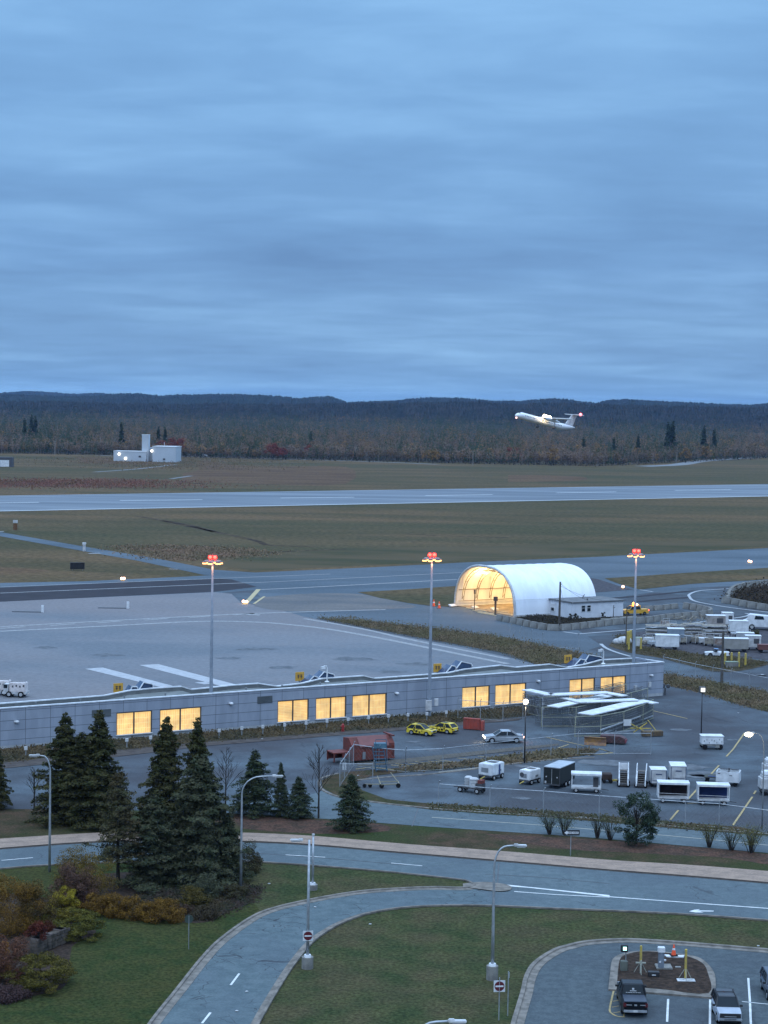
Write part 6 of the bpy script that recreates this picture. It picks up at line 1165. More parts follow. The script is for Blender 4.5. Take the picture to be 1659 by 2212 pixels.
for x_, y_, s_ in ((-.5, .25, .42), (.35, -.15, .48)):
    m = MB(); m.tube([(x_, y_, .62), (x_, y_, 1.5)], s_, 14); m.tube([(x_, y_, 1.5), (x_, y_, 1.6)], [s_, s_ * .7], 14); tk = m.build('tank', whiteD, t); m = MB(); [m.tube([(x_ + (s_ + .02) * math.cos(k * .5236), y_ + (s_ + .02) * math.sin(k * .5236), z_) for k in range(13)], .025, 3) for z_ in (.8, 1.1, 1.4)]; m.build('cage', galv, tk)
m = MB(); m.box((1.2, -.1, 1.2), (.5, .7, .5)); m.build('pump', rust, t); m = MB(); m.bar((-1.35, 0, .5), (-2.1, 0, .35), .1, .1); m.build('tow_bar', dgrey, t)
# black cargo trailer: doors towards the camera
x, y, _ = at(*kM(1118, 372)); t = thing('cargo_trailer', 'black enclosed cargo trailer with a pale roof in the lower lot', 'trailer', (x, y, .04), R(62))
m = MB(); m.box((2.1, 0, 1.35), (4.2, 1.8, 1.75)); m.build('body', M('trailer_black', (0.016, 0.018, 0.016), .4), t); m = MB(); m.box((2.1, 0, 2.27), (4.25, 1.85, .08)); m.build('roof', M('trailer_roof', (0.36, 0.39, 0.42), .5), t)
m = MB(); m.box((-.02, 0, .45), (.14, 1.85, .12)); [m.box((-.02, s_ * .9, 1.35), (.06, .05, 1.8)) for s_ in (-1, 1)]; m.box((-.02, 0, 2.2), (.06, 1.8, .07)); m.build('frame', dgrey, t)
m = MB(); m.box((-.03, 0, 1.3), (.03, .03, 1.6)); [m.box((-.04, s_ * .62, 1.25), (.05, .12, .12)) for s_ in (-1, 1)]; m.box((-.04, .7, .66), (.04, .18, .25)); m.build('door_hardware', whiteD, t); wheels(t, (1.7, 2.6), (-.85, .85), .32); m = MB(); m.bar((4.2, 0, .5), (5.2, 0, .4), .1, .1); m.build('tow_bar', dgrey, t)
# canopy carts
def bag_cart(label, pt, ang, L_, W_, H_, back=None, side=None, cat='baggage cart', low=.55):
    x, y, _ = at(*pt); t = thing('baggage_cart', label, cat, (x, y, .04), ang, 'white canopied baggage carts')
    m = MB(); m.box((0, 0, low), (L_, W_, .12)); m.bar((-L_ / 2, -W_ / 2, low + .02), (L_ / 2, -W_ / 2, low + .02), .08, .16); m.build('deck', whiteD, t)
    m = MB(); m.box((0, 0, H_), (L_ + .1, W_ + .1, .08)); m.box((0, -W_ / 2 - .02, H_ - .08), (L_ + .08, .05, .16)); m.build('roof', white, t)
    for sx in (-1, 1):
        for sy in (-1, 1): m = MB(); m.bar((sx * (L_ / 2 - .05), sy * (W_ / 2 - .05), low), (sx * (L_ / 2 - .05), sy * (W_ / 2 - .05), H_), .10, .10); m.build('post', white, t)
    if side is not None: m = MB(); m.box((-L_ / 2 + .0, 0, (low + H_) / 2), (.06, W_ - .1, H_ - low - .1)); m.build('end_panel', side, t)
    if back is not None: m = MB(); m.box((0.0, W_ / 2 - .25, (low + H_) / 2), (L_ - .2, .05, H_ - low - .1)); m.box((.4, W_ / 2 - .32, (low + H_) / 2 + .05), (.7, .05, .9)); m.build('curtain', back, t); m = MB(); m.bar((-L_ / 2, -W_ / 2 - .02, low + .5), (L_ / 2, -W_ / 2 - .02, low + .45), .04, .04); m.build('cross_rail', whiteD, t)
    wheels(t, (-L_ * .34, L_ * .34), (-W_ / 2 + .15, W_ / 2 - .15), .26); m = MB(); m.bar((L_ / 2, 0, .35), (L_ / 2 + .8, 0, .25), .08, .08); m.build('tow_bar', dgrey, t); return t
t = bag_cart('open white canopied cart with a low flat roof, right of the black trailer', kM(1440, 400), -.10, 3.1, 1.5, 2.0, low=.5)
m = MB(); m.box((1.0, .2, 1.05), (.55, .7, 1.0)); m.build('end_curtain', dgrey, t)
bag_cart('white canopied cart with a black curtain, in front of the white container trailers', kN(800, 480), -.06, 3.15, 1.5, 2.1, M('black_curtain', (0.018, 0.014, 0.016), .8), white)
bag_cart('white canopied cart with a dark blue curtain, nearest the right lamp post', kN(1160, 500), -.06, 3.2, 1.5, 2.1, M('blue_curtain', (0.018, 0.032, 0.10), .8), white)
# stairs
def stairs(label, pt, ang):
    x, y, _ = at(*pt); t = thing('boarding_stairs', label, 'mobile stairs', (x, y, .04), ang, 'mobile boarding stairs'); n_ = 7; hh = 1.25
    m = MB()
    for k in range(n_): m.box((0, .22 * k, .22 + hh * k / n_), (.78, .26, .05)); m.box((0, .22 * k + .11, .12 + hh * k / n_), (.74, .03, .2))
    m.box((0, .22 * n_ + .35, hh + .2), (.85, .9, .08)); m.build('steps', M('step_brown', (0.10, 0.085, 0.075), .7), t)
    for s_ in (-1, 1):
        m = MB(); m.bar((s_ * .44, -.1, .2), (s_ * .44, .22 * n_, hh + .2), .07, .22); m.build('side_rail', white, t)
        m = MB(); m.tube([(s_ * .5, -.15, .2), (s_ * .5, -.1, .9), (s_ * .5, .22 * n_, hh + .95), (s_ * .5, .22 * n_ + .8, hh + .95), (s_ * .5, .22 * n_ + .8, hh + .2)], .05, 6)
        for k in (2, 5): m.bar((s_ * .5, .22 * k, .3 + hh * k / n_), (s_ * .5, .22 * k, 1.2 + hh * k / n_), .04, .04)
        m.build('handrail', white, t)
    m = MB(); [m.bar((s_ * .4, .22 * n_ + .6, .2), (s_ * .4, .22 * n_ + .6, hh + .2), .07, .07) for s_ in (-1, 1)]; m.box((0, 1.0, .32), (1.0, 2.2, .1)); m.build('frame', dgrey, t); wheels(t, (-.5, .5), (.0, 1.9), .2, rim=False); return t
t = stairs('left one of the two mobile stairs, with a white panel at the top', kN(355, 345), -.12); m = MB(); m.box((0, 2.1, 1.85), (.9, .06, .7)); m.build('top_panel', white, t)
stairs('right one of the two mobile stairs, open at the top', kN(510, 352), -.18)
def box_trailer(label, pt, ang, L_, W_, H_, roof=white, name='container_trailer', group='white box trailers', top=None, low=.45, wh=True):
    x, y, _ = at(*pt); t = thing(name, label, 'trailer', (x, y, .04), ang, group); m = MB(); m.box((0, L_ / 2, low + (H_ - low) / 2), (W_, L_, H_ - low)); m.build('body', whiteD if top is None else white, t, bevel=.03)
    m = MB(); m.box((0, L_ / 2, H_ + .04), (W_ + .08, L_ + .08, .07)); m.build('roof', roof, t); m = MB(); m.box((0, -.015, low + .3), (W_ * .8, .03, .05)); m.box((0, -.015, low + (H_ - low) * .7), (W_ * .4, .03, .12)); m.box((W_ / 2 - .03, -.02, low + (H_ - low) / 2), (.07, .05, H_ - low)); m.box((-W_ / 2 + .03, -.02, low + (H_ - low) / 2), (.05, .05, H_ - low)); m.build('trim', M('blue_trim', (0.05, 0.07, 0.13), .6), t)
    m = MB(); m.box((0, L_ / 2, low - .06), (W_ * .8, L_, .12)); m.build('chassis', dgrey, t)
    if wh: wheels(t, (-W_ / 2 + .12, W_ / 2 - .12), (.4, L_ - .4), .24, rim=False)
    return t
box_trailer('left white box trailer behind the black-curtained cart', kN(672, 350), -.03, 2.0, 1.62, 1.85)
box_trailer('right white box trailer with a blue-lettered door, behind the black-curtained cart', kN(850, 328), -.06, 2.6, 1.62, 2.0)
# flatbed carts, open-top cart, lamp cart, edge vehicles
x, y, _ = at(*kN(1195, 300)); t = thing('flatbed_cart', 'low dark flatbed cart behind the blue-curtained cart', 'cart', (x, y, .04), -.2); m = MB(); m.box((0, 0, .62), (2.6, 1.7, .1)); m.build('deck', M('deck_olive', (0.07, 0.075, 0.07), .8), t); m = MB(); m.box((-.2, -.5, .70), (1.4, .25, .06)); m.build('roller', bluep, t); m = MB(); m.box((1.2, 0, .75), (.2, 1.6, .3)); m.build('end_stop', tan, t); wheels(t, (-1, 1), (-.7, .7), .24, rim=False)
x, y, _ = at(*kN(205, 300)); t = thing('flatbed_cart', 'small dark boxy cart between the open canopied cart and the stairs', 'cart', (x, y, .04), 0); m = MB(); m.box((0, 0, .65), (1.0, 1.2, .6)); m.build('body', M('rust_dark', (0.05, 0.035, 0.03), .8), t, bevel=.03); m = MB(); m.box((.75, -.4, .3), (.6, .2, .2)); m.build('tow_bar', ysafe, t); wheels(t, (-.35, .35), (-.6, .6), .2, rim=False)
x, y, _ = at(*kN(1300, 325)); t = thing('open_top_cart', 'white open-topped bin cart right of the flatbed cart', 'cart', (x, y, .04), -.30); L_, W_ = 2.4, 1.8
m = MB(); [m.box((0, s_ * W_ / 2, 1.0), (L_, .06, 1.1)) for s_ in (-1, 1)]; [m.box((s_ * L_ / 2, 0, 1.0), (.06, W_, 1.1)) for s_ in (-1, 1)]; m.build('side_panel', white, t); m = MB(); m.box((0, 0, 1.25), (L_ - .1, W_ - .1, .06)); m.build('tank_top', M('pale_grey_deck', (.30, .33, .35), .6), t); m = MB(); m.box((0, .1, 1.5), (.1, W_, .1)); m.box((0, .6, 1.62), (.25, .2, .25)); [m.box((s_ * .6, W_ / 2 - .1, 1.57), (.8, .1, .06)) for s_ in (-1, 1)]; m.build('roof_frame', dgrey, t); wheels(t, (-.8, .8), (-.7, .7), .26, rim=False); m = MB(); m.box((-.9, -W_ / 2 - .04, 1.35), (.25, .03, .1)); m.box((.35, -W_ / 2 - .04, 1.2), (.3, .03, .06)); m.build('marking', dgrey, t)
x, y, _ = at(*kL(1145, 800)); t = thing('service_cart', 'white service cart with dark marks standing right of the square-lantern post', 'cart', (x, y, .04), .05); m = MB(); m.prism([(-1.3, -.7), (1.3, -.8), (1.35, .8), (-1.2, .85)], .62, 1.55); m.build('body', white, t, bevel=.05); m = MB(); m.prism([(-1.35, -.72), (1.35, -.84), (1.4, .84), (-1.25, .9)], 1.56, 1.64); m.build('lid', white, t)
m = MB(); [m.box((-1.0 + .3 * k, -.79, 1.05 + .2 * math.sin(k * 2.3)), (.08, .03, .16)) for k in range(8)]; m.build('marking', grey, t); m = MB(); m.box((0, 0, .5), (2.4, 1.3, .15)); m.box((.6, -.75, .4), (.5, .1, .3)); m.build('chassis', M('chassis_pale', (.25, .25, .24), .7), t); wheels(t, (-.9, .95), (-.65, .65), .32, rim=False)
for (pt, lb, dl_, s_) in ((kN(1625, 425), 'nearest white tank trailer cut off by the right edge', 0, 1.0), (kN(1655, 300), 'white tank trailer behind the nearest one at the right edge', 0, .9)):
    x, y, _ = at(*pt); t = thing('tank_trailer', lb, 'trailer', (x, y, .04), 0, 'white trailers at the right edge'); m = MB(); m.box((.8, 1.0, 1.25), (2.3, 2.0, 1.5)); m.build('body', whiteD, t, bevel=.22); m = MB(); m.box((.9, 1.2, 2.2), (1.9, 1.4, .5)); m.build('upper_body', white, t, bevel=.15); m = MB(); m.box((.8, 1.0, .48), (2.1, 1.8, .15)); m.build('chassis', dgrey, t); wheels(t, (.1, 1.5), (.2, 1.8), .26, rim=False)
# red waste compactor
cc = [kX(205, 510), kX(320, 520), kX(920, 480)]
x, y, _ = at(*kX(345, 522)); ang = head(kX(345, 520), kX(905, 478)); t = thing('waste_compactor', 'large rust-red waste compactor with a sloping front, behind the fence', 'waste compactor', (x, y, .04), ang); CL = (G(*kX(905, 478)) - G(*kX(345, 520))).length
m = MB(); m.add([(0, -.0, .25), (0, 2.3, .25), (0, 2.3, 2.6), (0, .9, 2.75), (0, .05, 2.0), (CL, 0, .25), (CL, 2.3, .25), (CL, 2.3, 2.6), (CL, .9, 2.75), (CL, .05, 2.0)], [(0, 1, 2, 3, 4), (5, 9, 8, 7, 6), (0, 4, 9, 5), (4, 3, 8, 9), (3, 2, 7, 8), (2, 1, 6, 7), (0, 5, 6, 1)]); m.build('body', rust, t)
m = MB(); m.add([(CL * .18, -.05, 1.95), (CL * .86, -.05, 1.95), (CL * .86, .85, 2.82), (CL * .18, .85, 2.82), (CL * .18, -.15, 1.78), (CL * .86, -.15, 1.78)], [(0, 1, 2, 3), (0, 4, 5, 1)]); m.build('hatch', M('hatch_red', (0.17, 0.052, 0.046), .6), t)
m = MB(); [m.box((CL * f, -.03, 1.0), (.12, .1, 1.5)) for f in (0.02, .33, .6, .98)]; m.box((CL / 2, -.04, .35), (CL, .1, .15)); m.box((CL * .96, 1.1, 2.85), (.25, 2.4, .15)); m.build('rib', rust, t)
m = MB(); m.box((CL * .28, -.08, .8), (.35, .1, .8)); m.build('grey_panel', grey, t)
m = MB(); m.box((-1.15, 1.0, 1.25), (2.1, 1.9, .12)); [m.box((-2.1, y_, .75), (.15, .12, 1.0)) for y_ in (.1, 1.9)]; m.box((-1.15, 1.9, .8), (2.0, .08, .9)); m.box((-.6, .1, .95), (1.0, .08, .5)); m.build('loading_ram', rust, t)
x, y, _ = at(*kX(740, 640)); t = thing('maintenance_stand', 'teal and blue stepped maintenance stand behind the fence, in front of the red compactor', 'stand', (x, y, .04), .1)
m = MB()
for k in range(7): m.box((0 - .05 * k, .2 * k, .3 + .36 * k), (1.2, .3, .05))
m.build('step', tealp, t); m = MB(); [m.bar((s_ * .6, 0, .1), (s_ * .6 - .35, 1.3, 2.6), .07, .12) for s_ in (-1, 1)]; [m.bar((s_ * .6, 1.3, .1), (s_ * .6, 1.3, 3.4), .06, .06) for s_ in (-1, 1)]; m.bar((-.6, 1.3, 3.4), (.6, 1.3, 3.4), .06, .06); [m.bar((s_ * .6, 0, 1.0), (s_ * .6, 1.3, 3.4), .05, .05) for s_ in (-1, 1)]; m.build('frame', tealp, t); m = MB(); m.box((-.1, 1.5, 2.75), (1.3, .8, .5)); m.build('platform', M('pale_teal', (0.07, 0.15, 0.20), .7), t)
x, y, _ = at(*kX(830, 830)); t = thing('tow_frame', 'pale yellow wheeled tow frame lying in the fenced lot corner', 'trolley', (x, y, .04), .25)
m = MB(); pts_ = [(-1.0, -.6), (1.0, -.5), (1.2, .7), (-.8, .9)]; [m.bar((*pts_[i], .4), (*pts_[(i + 1) % 4], .4), .1, .1) for i in range(4)]; m.bar((-1.0, -.6, .4), (-1.1, .6, 1.1), .06, .06); m.bar((1.1, 0, .4), (.5, 1.2, 1.3), .06, .06); m.bar((-1.0, -.4, .4), (-2.6, .2, .35), .08, .08); m.build('frame', M('pale_yellow', (.26, .23, .15), .7), t); wheels(t, (-.9, .9), (-.55,), .24, rim=False); wheels(t, (-2.0, -2.6), (.1,), .2, rim=False)
# small items in the compactor corner
x, y, _ = at(*kX(250, 700)); t = thing('fence_notice', 'small white notice on a post inside the fence corner', 'sign', (x, y, 0)); m = MB(); m.box((0, 0, 1.2), (.42, .04, .8)); m.build('plate', white, t); m = MB(); m.tube([(0, .05, 0), (0, .05, 1.2)], .03, 5); m.build('post', galv, t); m = MB(); m.box((0, -.03, 1.25), (.12, .02, .3)); m.build('mark', grey, t)
# orange barrier panel and hydrant
x, y, _ = at(*kJ(612, 768)); t = thing('barrier_stack', 'orange-red stacked plastic barriers right of the yellow cars', 'barrier', (x, y, .03), -.35); om = M('barrier_red', (0.34, 0.055, 0.035), .6, rgb2=(.24, .05, .035), scale=2)
m = MB(); m.box((0, 0, .75), (2.2, .5, 1.4)); m.build('panel', om, t, bevel=.05); m = MB(); [m.box((-.9 + .36 * k, -.28, .75), (.09, .08, 1.3)) for k in range(6)]; m.box((0, -.27, 1.38), (2.2, .08, .1)); m.build('rib', om, t); m = MB(); m.box((1.35, .1, .6), (.35, .6, 1.2)); m.build('end_piece', om, t)
x, y, _ = at(*kI(1140, 688)); t = thing('fire_hydrant', 'red fire hydrant in the bed below the lit windows', 'fire hydrant', (x, y, .07)); m = MB(); m.tube([(0, 0, 0), (0, 0, .12), (0, 0, .12), (0, 0, .8), (0, 0, .95)], [.22, .22, .16, .16, .06], 10); m.tube([(-.25, 0, .6), (.25, 0, .6)], .09, 8); m.build('body', M('hydrant_red', (.30, .02, .02), .5), t)
# bollard lights along the bed
first = None; bl_l = 'short white-topped post in the row along the bed of the grey building'
for pt in (kH(210, 790), kH(425, 770), kH(615, 755), kH(1035, 720), kH(1230, 700), kI(130, 745), kI(315, 725), kI(487, 712), kI(665, 697), kI(840, 682), kI(1010, 665), kI(1183, 650), kI(1350, 635), kI(1512, 622), kJ(15, 700), kJ(190, 690), kJ(372, 675)):
    if first is None:
        first = thing('bollard_light', bl_l, 'bollard', at(*pt), 0, 'short posts along the building bed'); m = MB(); m.tube([(0, 0, 0), (0, 0, .85)], .08, 6); m.build('post', grey, first); m = MB(); m.box((0, 0, 1.0), (.34, .3, .36)); m.build('lamp_head', whiteD, first)
    else: place(copy_tree(first), at(*pt), 0)
# tugs on the apron at the far left
for pt, lb in ((kH(140, 300), 'white apron tug fully in view at the left edge'), (kH(5, 283), 'white apron tug cut off by the left edge')):
    x, y, _ = at(*pt); t = thing('apron_tug', lb, 'tug', (x, y, .05), -.10, 'white tugs on the apron'); m = MB(); m.box((.2, 0, 1.35), (2.2, 1.5, 1.3)); m.build('body', M('tug_white', (0.62, 0.56, 0.54), .5, rgb2=(.5, .44, .42)), t, bevel=.08); m = MB(); m.prism([(-1.75, -.7), (-1.0, -.75), (-1.0, .75), (-1.75, .7)], .6, 1.75); m.build('cab', whiteD, t, bevel=.05); m = MB(); m.box((-1.4, -.74, 1.5), (.5, .06, .5)); m.box((-1.78, 0, 1.5), (.06, 1.1, .5)); m.build('cab_window', glass, t)
    m = MB(); m.box((-.2, 0, .6), (3.3, 1.6, .3)); m.build('chassis', whiteD, t); wheels(t, (-.9, .75), (-.75, .75), .42, .25); m = MB(); [m.box((-.4 + .5 * k, -.77, 1.5 + .1 * (k % 2)), (.2, .04, .25)) for k in range(4)]; m.bar((-.9, 0, 2.05), (1.2, 0, 2.05), .06, .06); m.build('fittings', dgrey, t)

# ------------------------------------------------------------------ dismantled canopy frames beside the building
def P3(pt, h): return G(*pt, h)
def canopy(label, slabs, posts, base, hh):
    t = thing('canopy_frame', label, 'metal frame', (0, 0, 0), 0, 'dismantled walkway canopies')
    c = G(*base[0]); t.location = (c.x, c.y, 0); inv = Vector((-c.x, -c.y, 0))
    for a, b, w_, h_ in slabs: m = MB(); m.bar(P3(a, h_) + inv, P3(b, h_) + inv, w_, .12); m.build('roof_panel', white, t)
    m = MB()
    for pt in posts: q = G(*pt) + inv; m.bar(q, q + Vector((0, 0, hh)), .08, .08)
    for i in range(len(posts) - 1):
        q, r_ = G(*posts[i]) + inv, G(*posts[i + 1]) + inv
        for z_ in (.15, hh * .5, hh): m.bar(q + Vector((0, 0, z_)), r_ + Vector((0, 0, z_)), .06, .08)
    m.build('frame', M('pale_frame', (0.33, 0.33, 0.24), .7), t)
    m = MB()
    for i in range(len(posts) - 1):
        q, r_ = G(*posts[i]) + inv, G(*posts[i + 1]) + inv; n_ = max(2, int((r_ - q).length / .28))
        for off in (0.0, 1.7):
            o_ = Vector((-.35 * off, off, 0))
            for k in range(n_ + 1): s_ = q + (r_ - q) * (k / n_) + o_; m.bar(s_ + Vector((0, 0, .15)), s_ + Vector((0, 0, hh)), .045, .045)
            for k in range(1, 10): m.bar(q + o_ + Vector((0, 0, hh * k / 9)), r_ + o_ + Vector((0, 0, hh * k / 9)), .05, .05)
            if off:
                for f_ in (0, .33, .66, 1): s_ = q + (r_ - q) * f_; m.bar(s_ + Vector((0, 0, hh)), s_ + o_ + Vector((0, 0, hh)), .06, .06); m.bar(s_ + Vector((0, 0, .2)), s_ + o_ + Vector((0, 0, hh * .9)), .05, .05)
    m.build('mesh_panel', M('mesh_steel', (0.10, 0.11, 0.12), .6), t); return t
canopy('rearmost dismantled canopy, its long bent white panel crossing the lit window', [(kV(60, 180), kV(330, 238), 1.5, 3.4), (kV(320, 235), kV(920, 213), 1.7, 3.4), (kV(880, 205), kV(1130, 250), 1.3, 3.0)], [kV(80, 450), kV(210, 480), kV(560, 440), kV(900, 380), kV(1150, 320)], [kV(210, 480)], 2.55)
canopy('middle dismantled canopy with two crossing white panels', [(kV(350, 368), kV(1000, 232), 1.8, 2.8), (kV(415, 258), kV(690, 322), 1.0, 3.0), (kV(600, 318), kV(1260, 288), 1.6, 2.9)], [kV(225, 590), kV(600, 590), kV(880, 530), kV(1200, 420), kV(1380, 370)], [kV(415, 560)], 2.55)
canopy('nearest dismantled canopy with the widest white panel', [(kV(705, 448), kV(1330, 302), 2.2, 2.7), (kV(1300, 298), kV(1465, 330), 1.3, 2.6)], [kV(590, 700), kV(870, 690), kV(1120, 640), kV(1330, 560), kV(1440, 500)], [kV(870, 640)], 2.55)
x, y, _ = at(*kV(870, 690)); t = thing('lattice_beam', 'long slanting pale lattice beams with a small white notice, below the canopies', 'beam', (x, y, .04)); i_ = Vector((-x, -y, 0)); m = MB()
for a, b, ha, hb in ((kV(880, 665), kV(1440, 470), .4, .6), (kV(870, 625), kV(1300, 475), 1.2, 1.3), (kV(880, 668), kV(1240, 625), .3, .3)): m.bar(G(*a, ha) + i_, G(*b, hb) + i_, .16, .14)
for k in range(7): a = G(*kV(900 + 70 * k, 655 - 26 * k), .4) + i_; b = G(*kV(915 + 62 * k, 612 - 22 * k), 1.2) + i_; m.bar(a, b, .06, .06)
m.build('beam', galv, t); q = G(*kV(1160, 540), 1.2) + i_; m = MB(); m.box((q.x, q.y - .2, q.z), (1.0, .05, .8), .1); m.build('notice', white, t)
for a, b, lb in ((kV(1215, 640), kV(1330, 690), 'left'), (kV(1370, 600), kV(1440, 640), 'right')): pass
x, y, _ = at(*kV(1300, 660)); t = thing('trestle', 'yellow crossed trestle legs at the right end of the canopies', 'trestle', (x, y, .04)); m = MB(); m.bar((-1.2, 0, 1.2), (1.0, 0, .05), .12, .1); m.bar((-.8, .3, .05), (.9, .3, 1.3), .12, .1); m.bar((-1.2, .2, .6), (1.4, .2, .6), .1, .1); m.bar((1.0, .6, 1.6), (2.2, -.2, .1), .08, .08); m.build('frame', ysafe, t)
x, y, _ = at(*kV(1430, 690)); t = thing('timber_crate', 'brown low wooden crate beside the yellow trestle', 'crate', (x, y, .04), .25); m = MB(); m.box((0, 0, .35), (2.6, .9, .6)); m.build('box', M('crate_wood', (0.15, 0.105, 0.06), .85, rgb2=(.10, .07, .045), scale=2), t, bevel=.02); m = MB(); [m.box((x_, -.46, .35), (.1, .05, .6)) for x_ in (-1.1, 0, 1.1)]; m.build('batten', wood, t)
x, y, _ = at(*kV(810, 790)); t = thing('snow_plough', 'orange-brown plough blade lying in the lot below the canopies', 'plough blade', (x, y, .04), -.25); m = MB(); m.side([(-.35, 0), (.1, 0), (-.05, .35), (.0, .75), (.2, 1.0), (.05, 1.02), (-.25, .7), (-.3, .35)], lambda a, b: 1.3); o = m.build('blade', M('blade_orange', (0.32, 0.16, 0.045), .6, rgb2=(.18, .09, .05), scale=1.5), t, rz=R(-90)); m = MB(); m.box((-.6, .5, .45), (.3, .9, .5)); m.box((.5, .5, .45), (.3, .9, .5)); m.build('mount', wood, t)
x, y, _ = at(*kV(1000, 770)); t = thing('snow_plough', 'dark red plough attachment beside the orange-brown one', 'plough blade', (x, y, .04), -.25); m = MB(); m.side([(-1.6, .2), (1.5, .1), (1.6, .7), (.9, 1.0), (-1.4, 1.0)], lambda a, b: .7); m.build('body', M('dark_red_steel', (0.075, 0.022, 0.022), .6, rgb2=(.04, .02, .02), scale=2), t, bevel=.05); m = MB(); m.box((1.62, 0, .4), (.12, 1.4, .35)); m.build('edge', M('bright_red', (.22, .02, .03), .5), t)
x, y, _ = at(*kL(730, 315)); t = thing('equipment_stand', 'small dark stand at the right corner of the grey building', 'stand', (x, y, .04)); m = MB(); m.tube([(0, 0, 0), (0, 0, 1.0)], .12, 6); m.build('post', dgrey, t); m = MB(); m.box((-.3, 0, 1.3), (.5, .6, .6)); m.box((.4, 0, 1.25), (.5, .5, .5)); m.build('head', dgrey, t, bevel=.08)

# ------------------------------------------------------------------ fences
wireM = M('fence_wire', (0.15, 0.16, 0.165), .6)
def fence(label, pts, h=2.6, rail=True, spacing=4.5, lean=True, mesh=True, group='chain link fences', dens=.55):
    P_ = [G(*p) for p in pts]; o0 = P_[0].copy(); t = thing('chain_link_fence', label, 'fence', o0, 0, group); pm = []; rm = MB(); wm = MB()
    for a, b in zip(P_[:-1], P_[1:]):
        l = (b - a).length; n_ = max(1, round(l / spacing)); 
        for k in range(n_ + 1): pm.append(a - o0 + (b - a) * (k / n_))
        if rail: rm.tube([a - o0 + Vector((0, 0, h)), b - o0 + Vector((0, 0, h))], .035, 5)
        rm.tube([a - o0 + Vector((0, 0, h * .06)), b - o0 + Vector((0, 0, h * .06))], .012, 3)
        if mesh:
            d = (b - a).normalized(); k = -h
            while k < l:
                for sg in (0, 1):
                    s0, s1 = (k, k + h) if not sg else (k + h, k); z0, z1 = .08, h
                    q0, q1 = Vector((s0, z0)), Vector((s1, z1))
                    f0 = 0; f1 = 1
                    if s0 != s1:
                        ta, tb = sorted(((0 - s0) / (s1 - s0), (l - s0) / (s1 - s0))); f0, f1 = max(0, ta), min(1, tb)
                    if f1 > f0:
                        e0, e1 = q0 + (q1 - q0) * f0, q0 + (q1 - q0) * f1; wm.tube([a - o0 + d * e0.x + Vector((0, 0, e0.y)), a - o0 + d * e1.x + Vector((0, 0, e1.y))], .006, 3, False)
                k += dens
    done = []
    for q in pm:
        if any((q - z).length < .3 for z in done): continue
        done.append(q); m = MB(); m.tube([q, q + Vector((0, 0, h + .1)), q + Vector((.12, -.25, h + .4))], .04, 5); m.build('post', galv, t)
    rm.build('rail', galv, t)
    if mesh: wm.build('mesh_wire', wireM, t)
    return t
fence('chain link fence around the corner in front of the red compactor', [kX(620, 830), kX(190, 700 + 130), kX(370, 560), kX(700, 612), kX(1050, 640)], 2.5, spacing=3.6)
fence('chain link fence along the weedy strip between the two lots', [kX(1050, 640), kJ(340, 1150), kJ(740, 1100), kJ(1090, 1060), kJ(1600, 1000), kL(600, 720 + 130)], 2.5, spacing=4.2)
fence('long chain link fence in front of the lower lot beside the access road', [kM(60, 545), kM(540, 585), kM(1040, 615), kM(1560, 660), kN(910, 695), kN(1215, 715), kN(1750, 790)], 2.4, spacing=5.5)
fence('tall chain link fence along the strip right of the grey building', [kL(712, 120), kL(1000, 190), kL(1659, 325), (1760, 1510)], 2.6, spacing=4.5)
fence('fence along the wedge of tall grass', [kF(640, 750), kF(900, 830), (1250, 1402)], 2.2, spacing=5.0, rail=False)
fence('fence in front of the bed at the right half of the grey building', [kJ(480, 660), kJ(900, 690), kJ(1270, 640), kJ(1270, 770)], 2.4, spacing=3.5)

# ------------------------------------------------------------------ equipment yard at the right
def cargo_tray(first, label, x, y, z, a, L_=4.2, W_=2.1, mat=tan):
    if first is None:
        first = thing('cargo_pallet_trailer', label, 'cargo pallet', (x, y, z), a, 'stacked cargo pallet trailers'); m = MB(); m.box((0, 0, .0), (L_, W_, .16)); m.build('deck', mat, first); m = MB(); [m.bar((-L_ / 2, s_ * W_ / 2, -.05), (L_ / 2, s_ * W_ / 2, -.05), .1, .14) for s_ in (-1, 1)]; [m.bar((x_, -W_ / 2, -.12), (x_, W_ / 2, -.12), .1, .12) for x_ in (-1.6, 0, 1.6)]; m.build('frame', whiteD, first); m = MB(); m.bar((L_ / 2, 0, -.05), (L_ / 2 + .5, .1, .35), .1, .08); m.build('tow_bar', beam, first); return first
    c = copy_tree(first); place(c, (x, y, z), a, label); return c
ft = None; ordn = ['lowest', 'second', 'third', 'topmost', 'fifth']
for pt, n_, a, lb, s_ in ((kW(400, 350), 4, -.05, 'tray in the tidy stack above the white van-like box', 1), (kW(1040, 350), 4, -.05, 'tray in the brown stack right of the heap', 1), (kW(800, 330), 4, .35, 'tray in the leaning stack in the middle of the yard', .9), (kW(620, 300), 3, -.3, 'tray in the stack behind the grey container', .85)):
    x, y, _ = at(*pt)
    for k in range(n_):
        o = cargo_tray(ft, f'{ordn[k] if k < n_ - 1 else "topmost"} {lb}', x + random.uniform(-.1, .1), y + random.uniform(-.1, .1), .75 + k * .62, a + random.uniform(-.06, .06)); o.scale = (s_,) * 3
        if ft is None: ft = o
    for sx in (-1.5, 1.5): pass
x, y, _ = at(*kW(790, 290)); t = thing('timber_heap', 'heap of pale beams and frames lying on the leaning pallet stack', 'heap', (x, y, 2.6)); m = MB()
for k in range(22): p = Vector((random.uniform(-3.2, 2.4), random.uniform(-1.2, 1.2), random.uniform(0, .8))); d = Vector((random.uniform(-1.3, 1.3), random.uniform(-.8, .8), random.uniform(-.2, .5))); m.bar(p - d, p + d, .12, .12)
m.build('beams', tan, t)
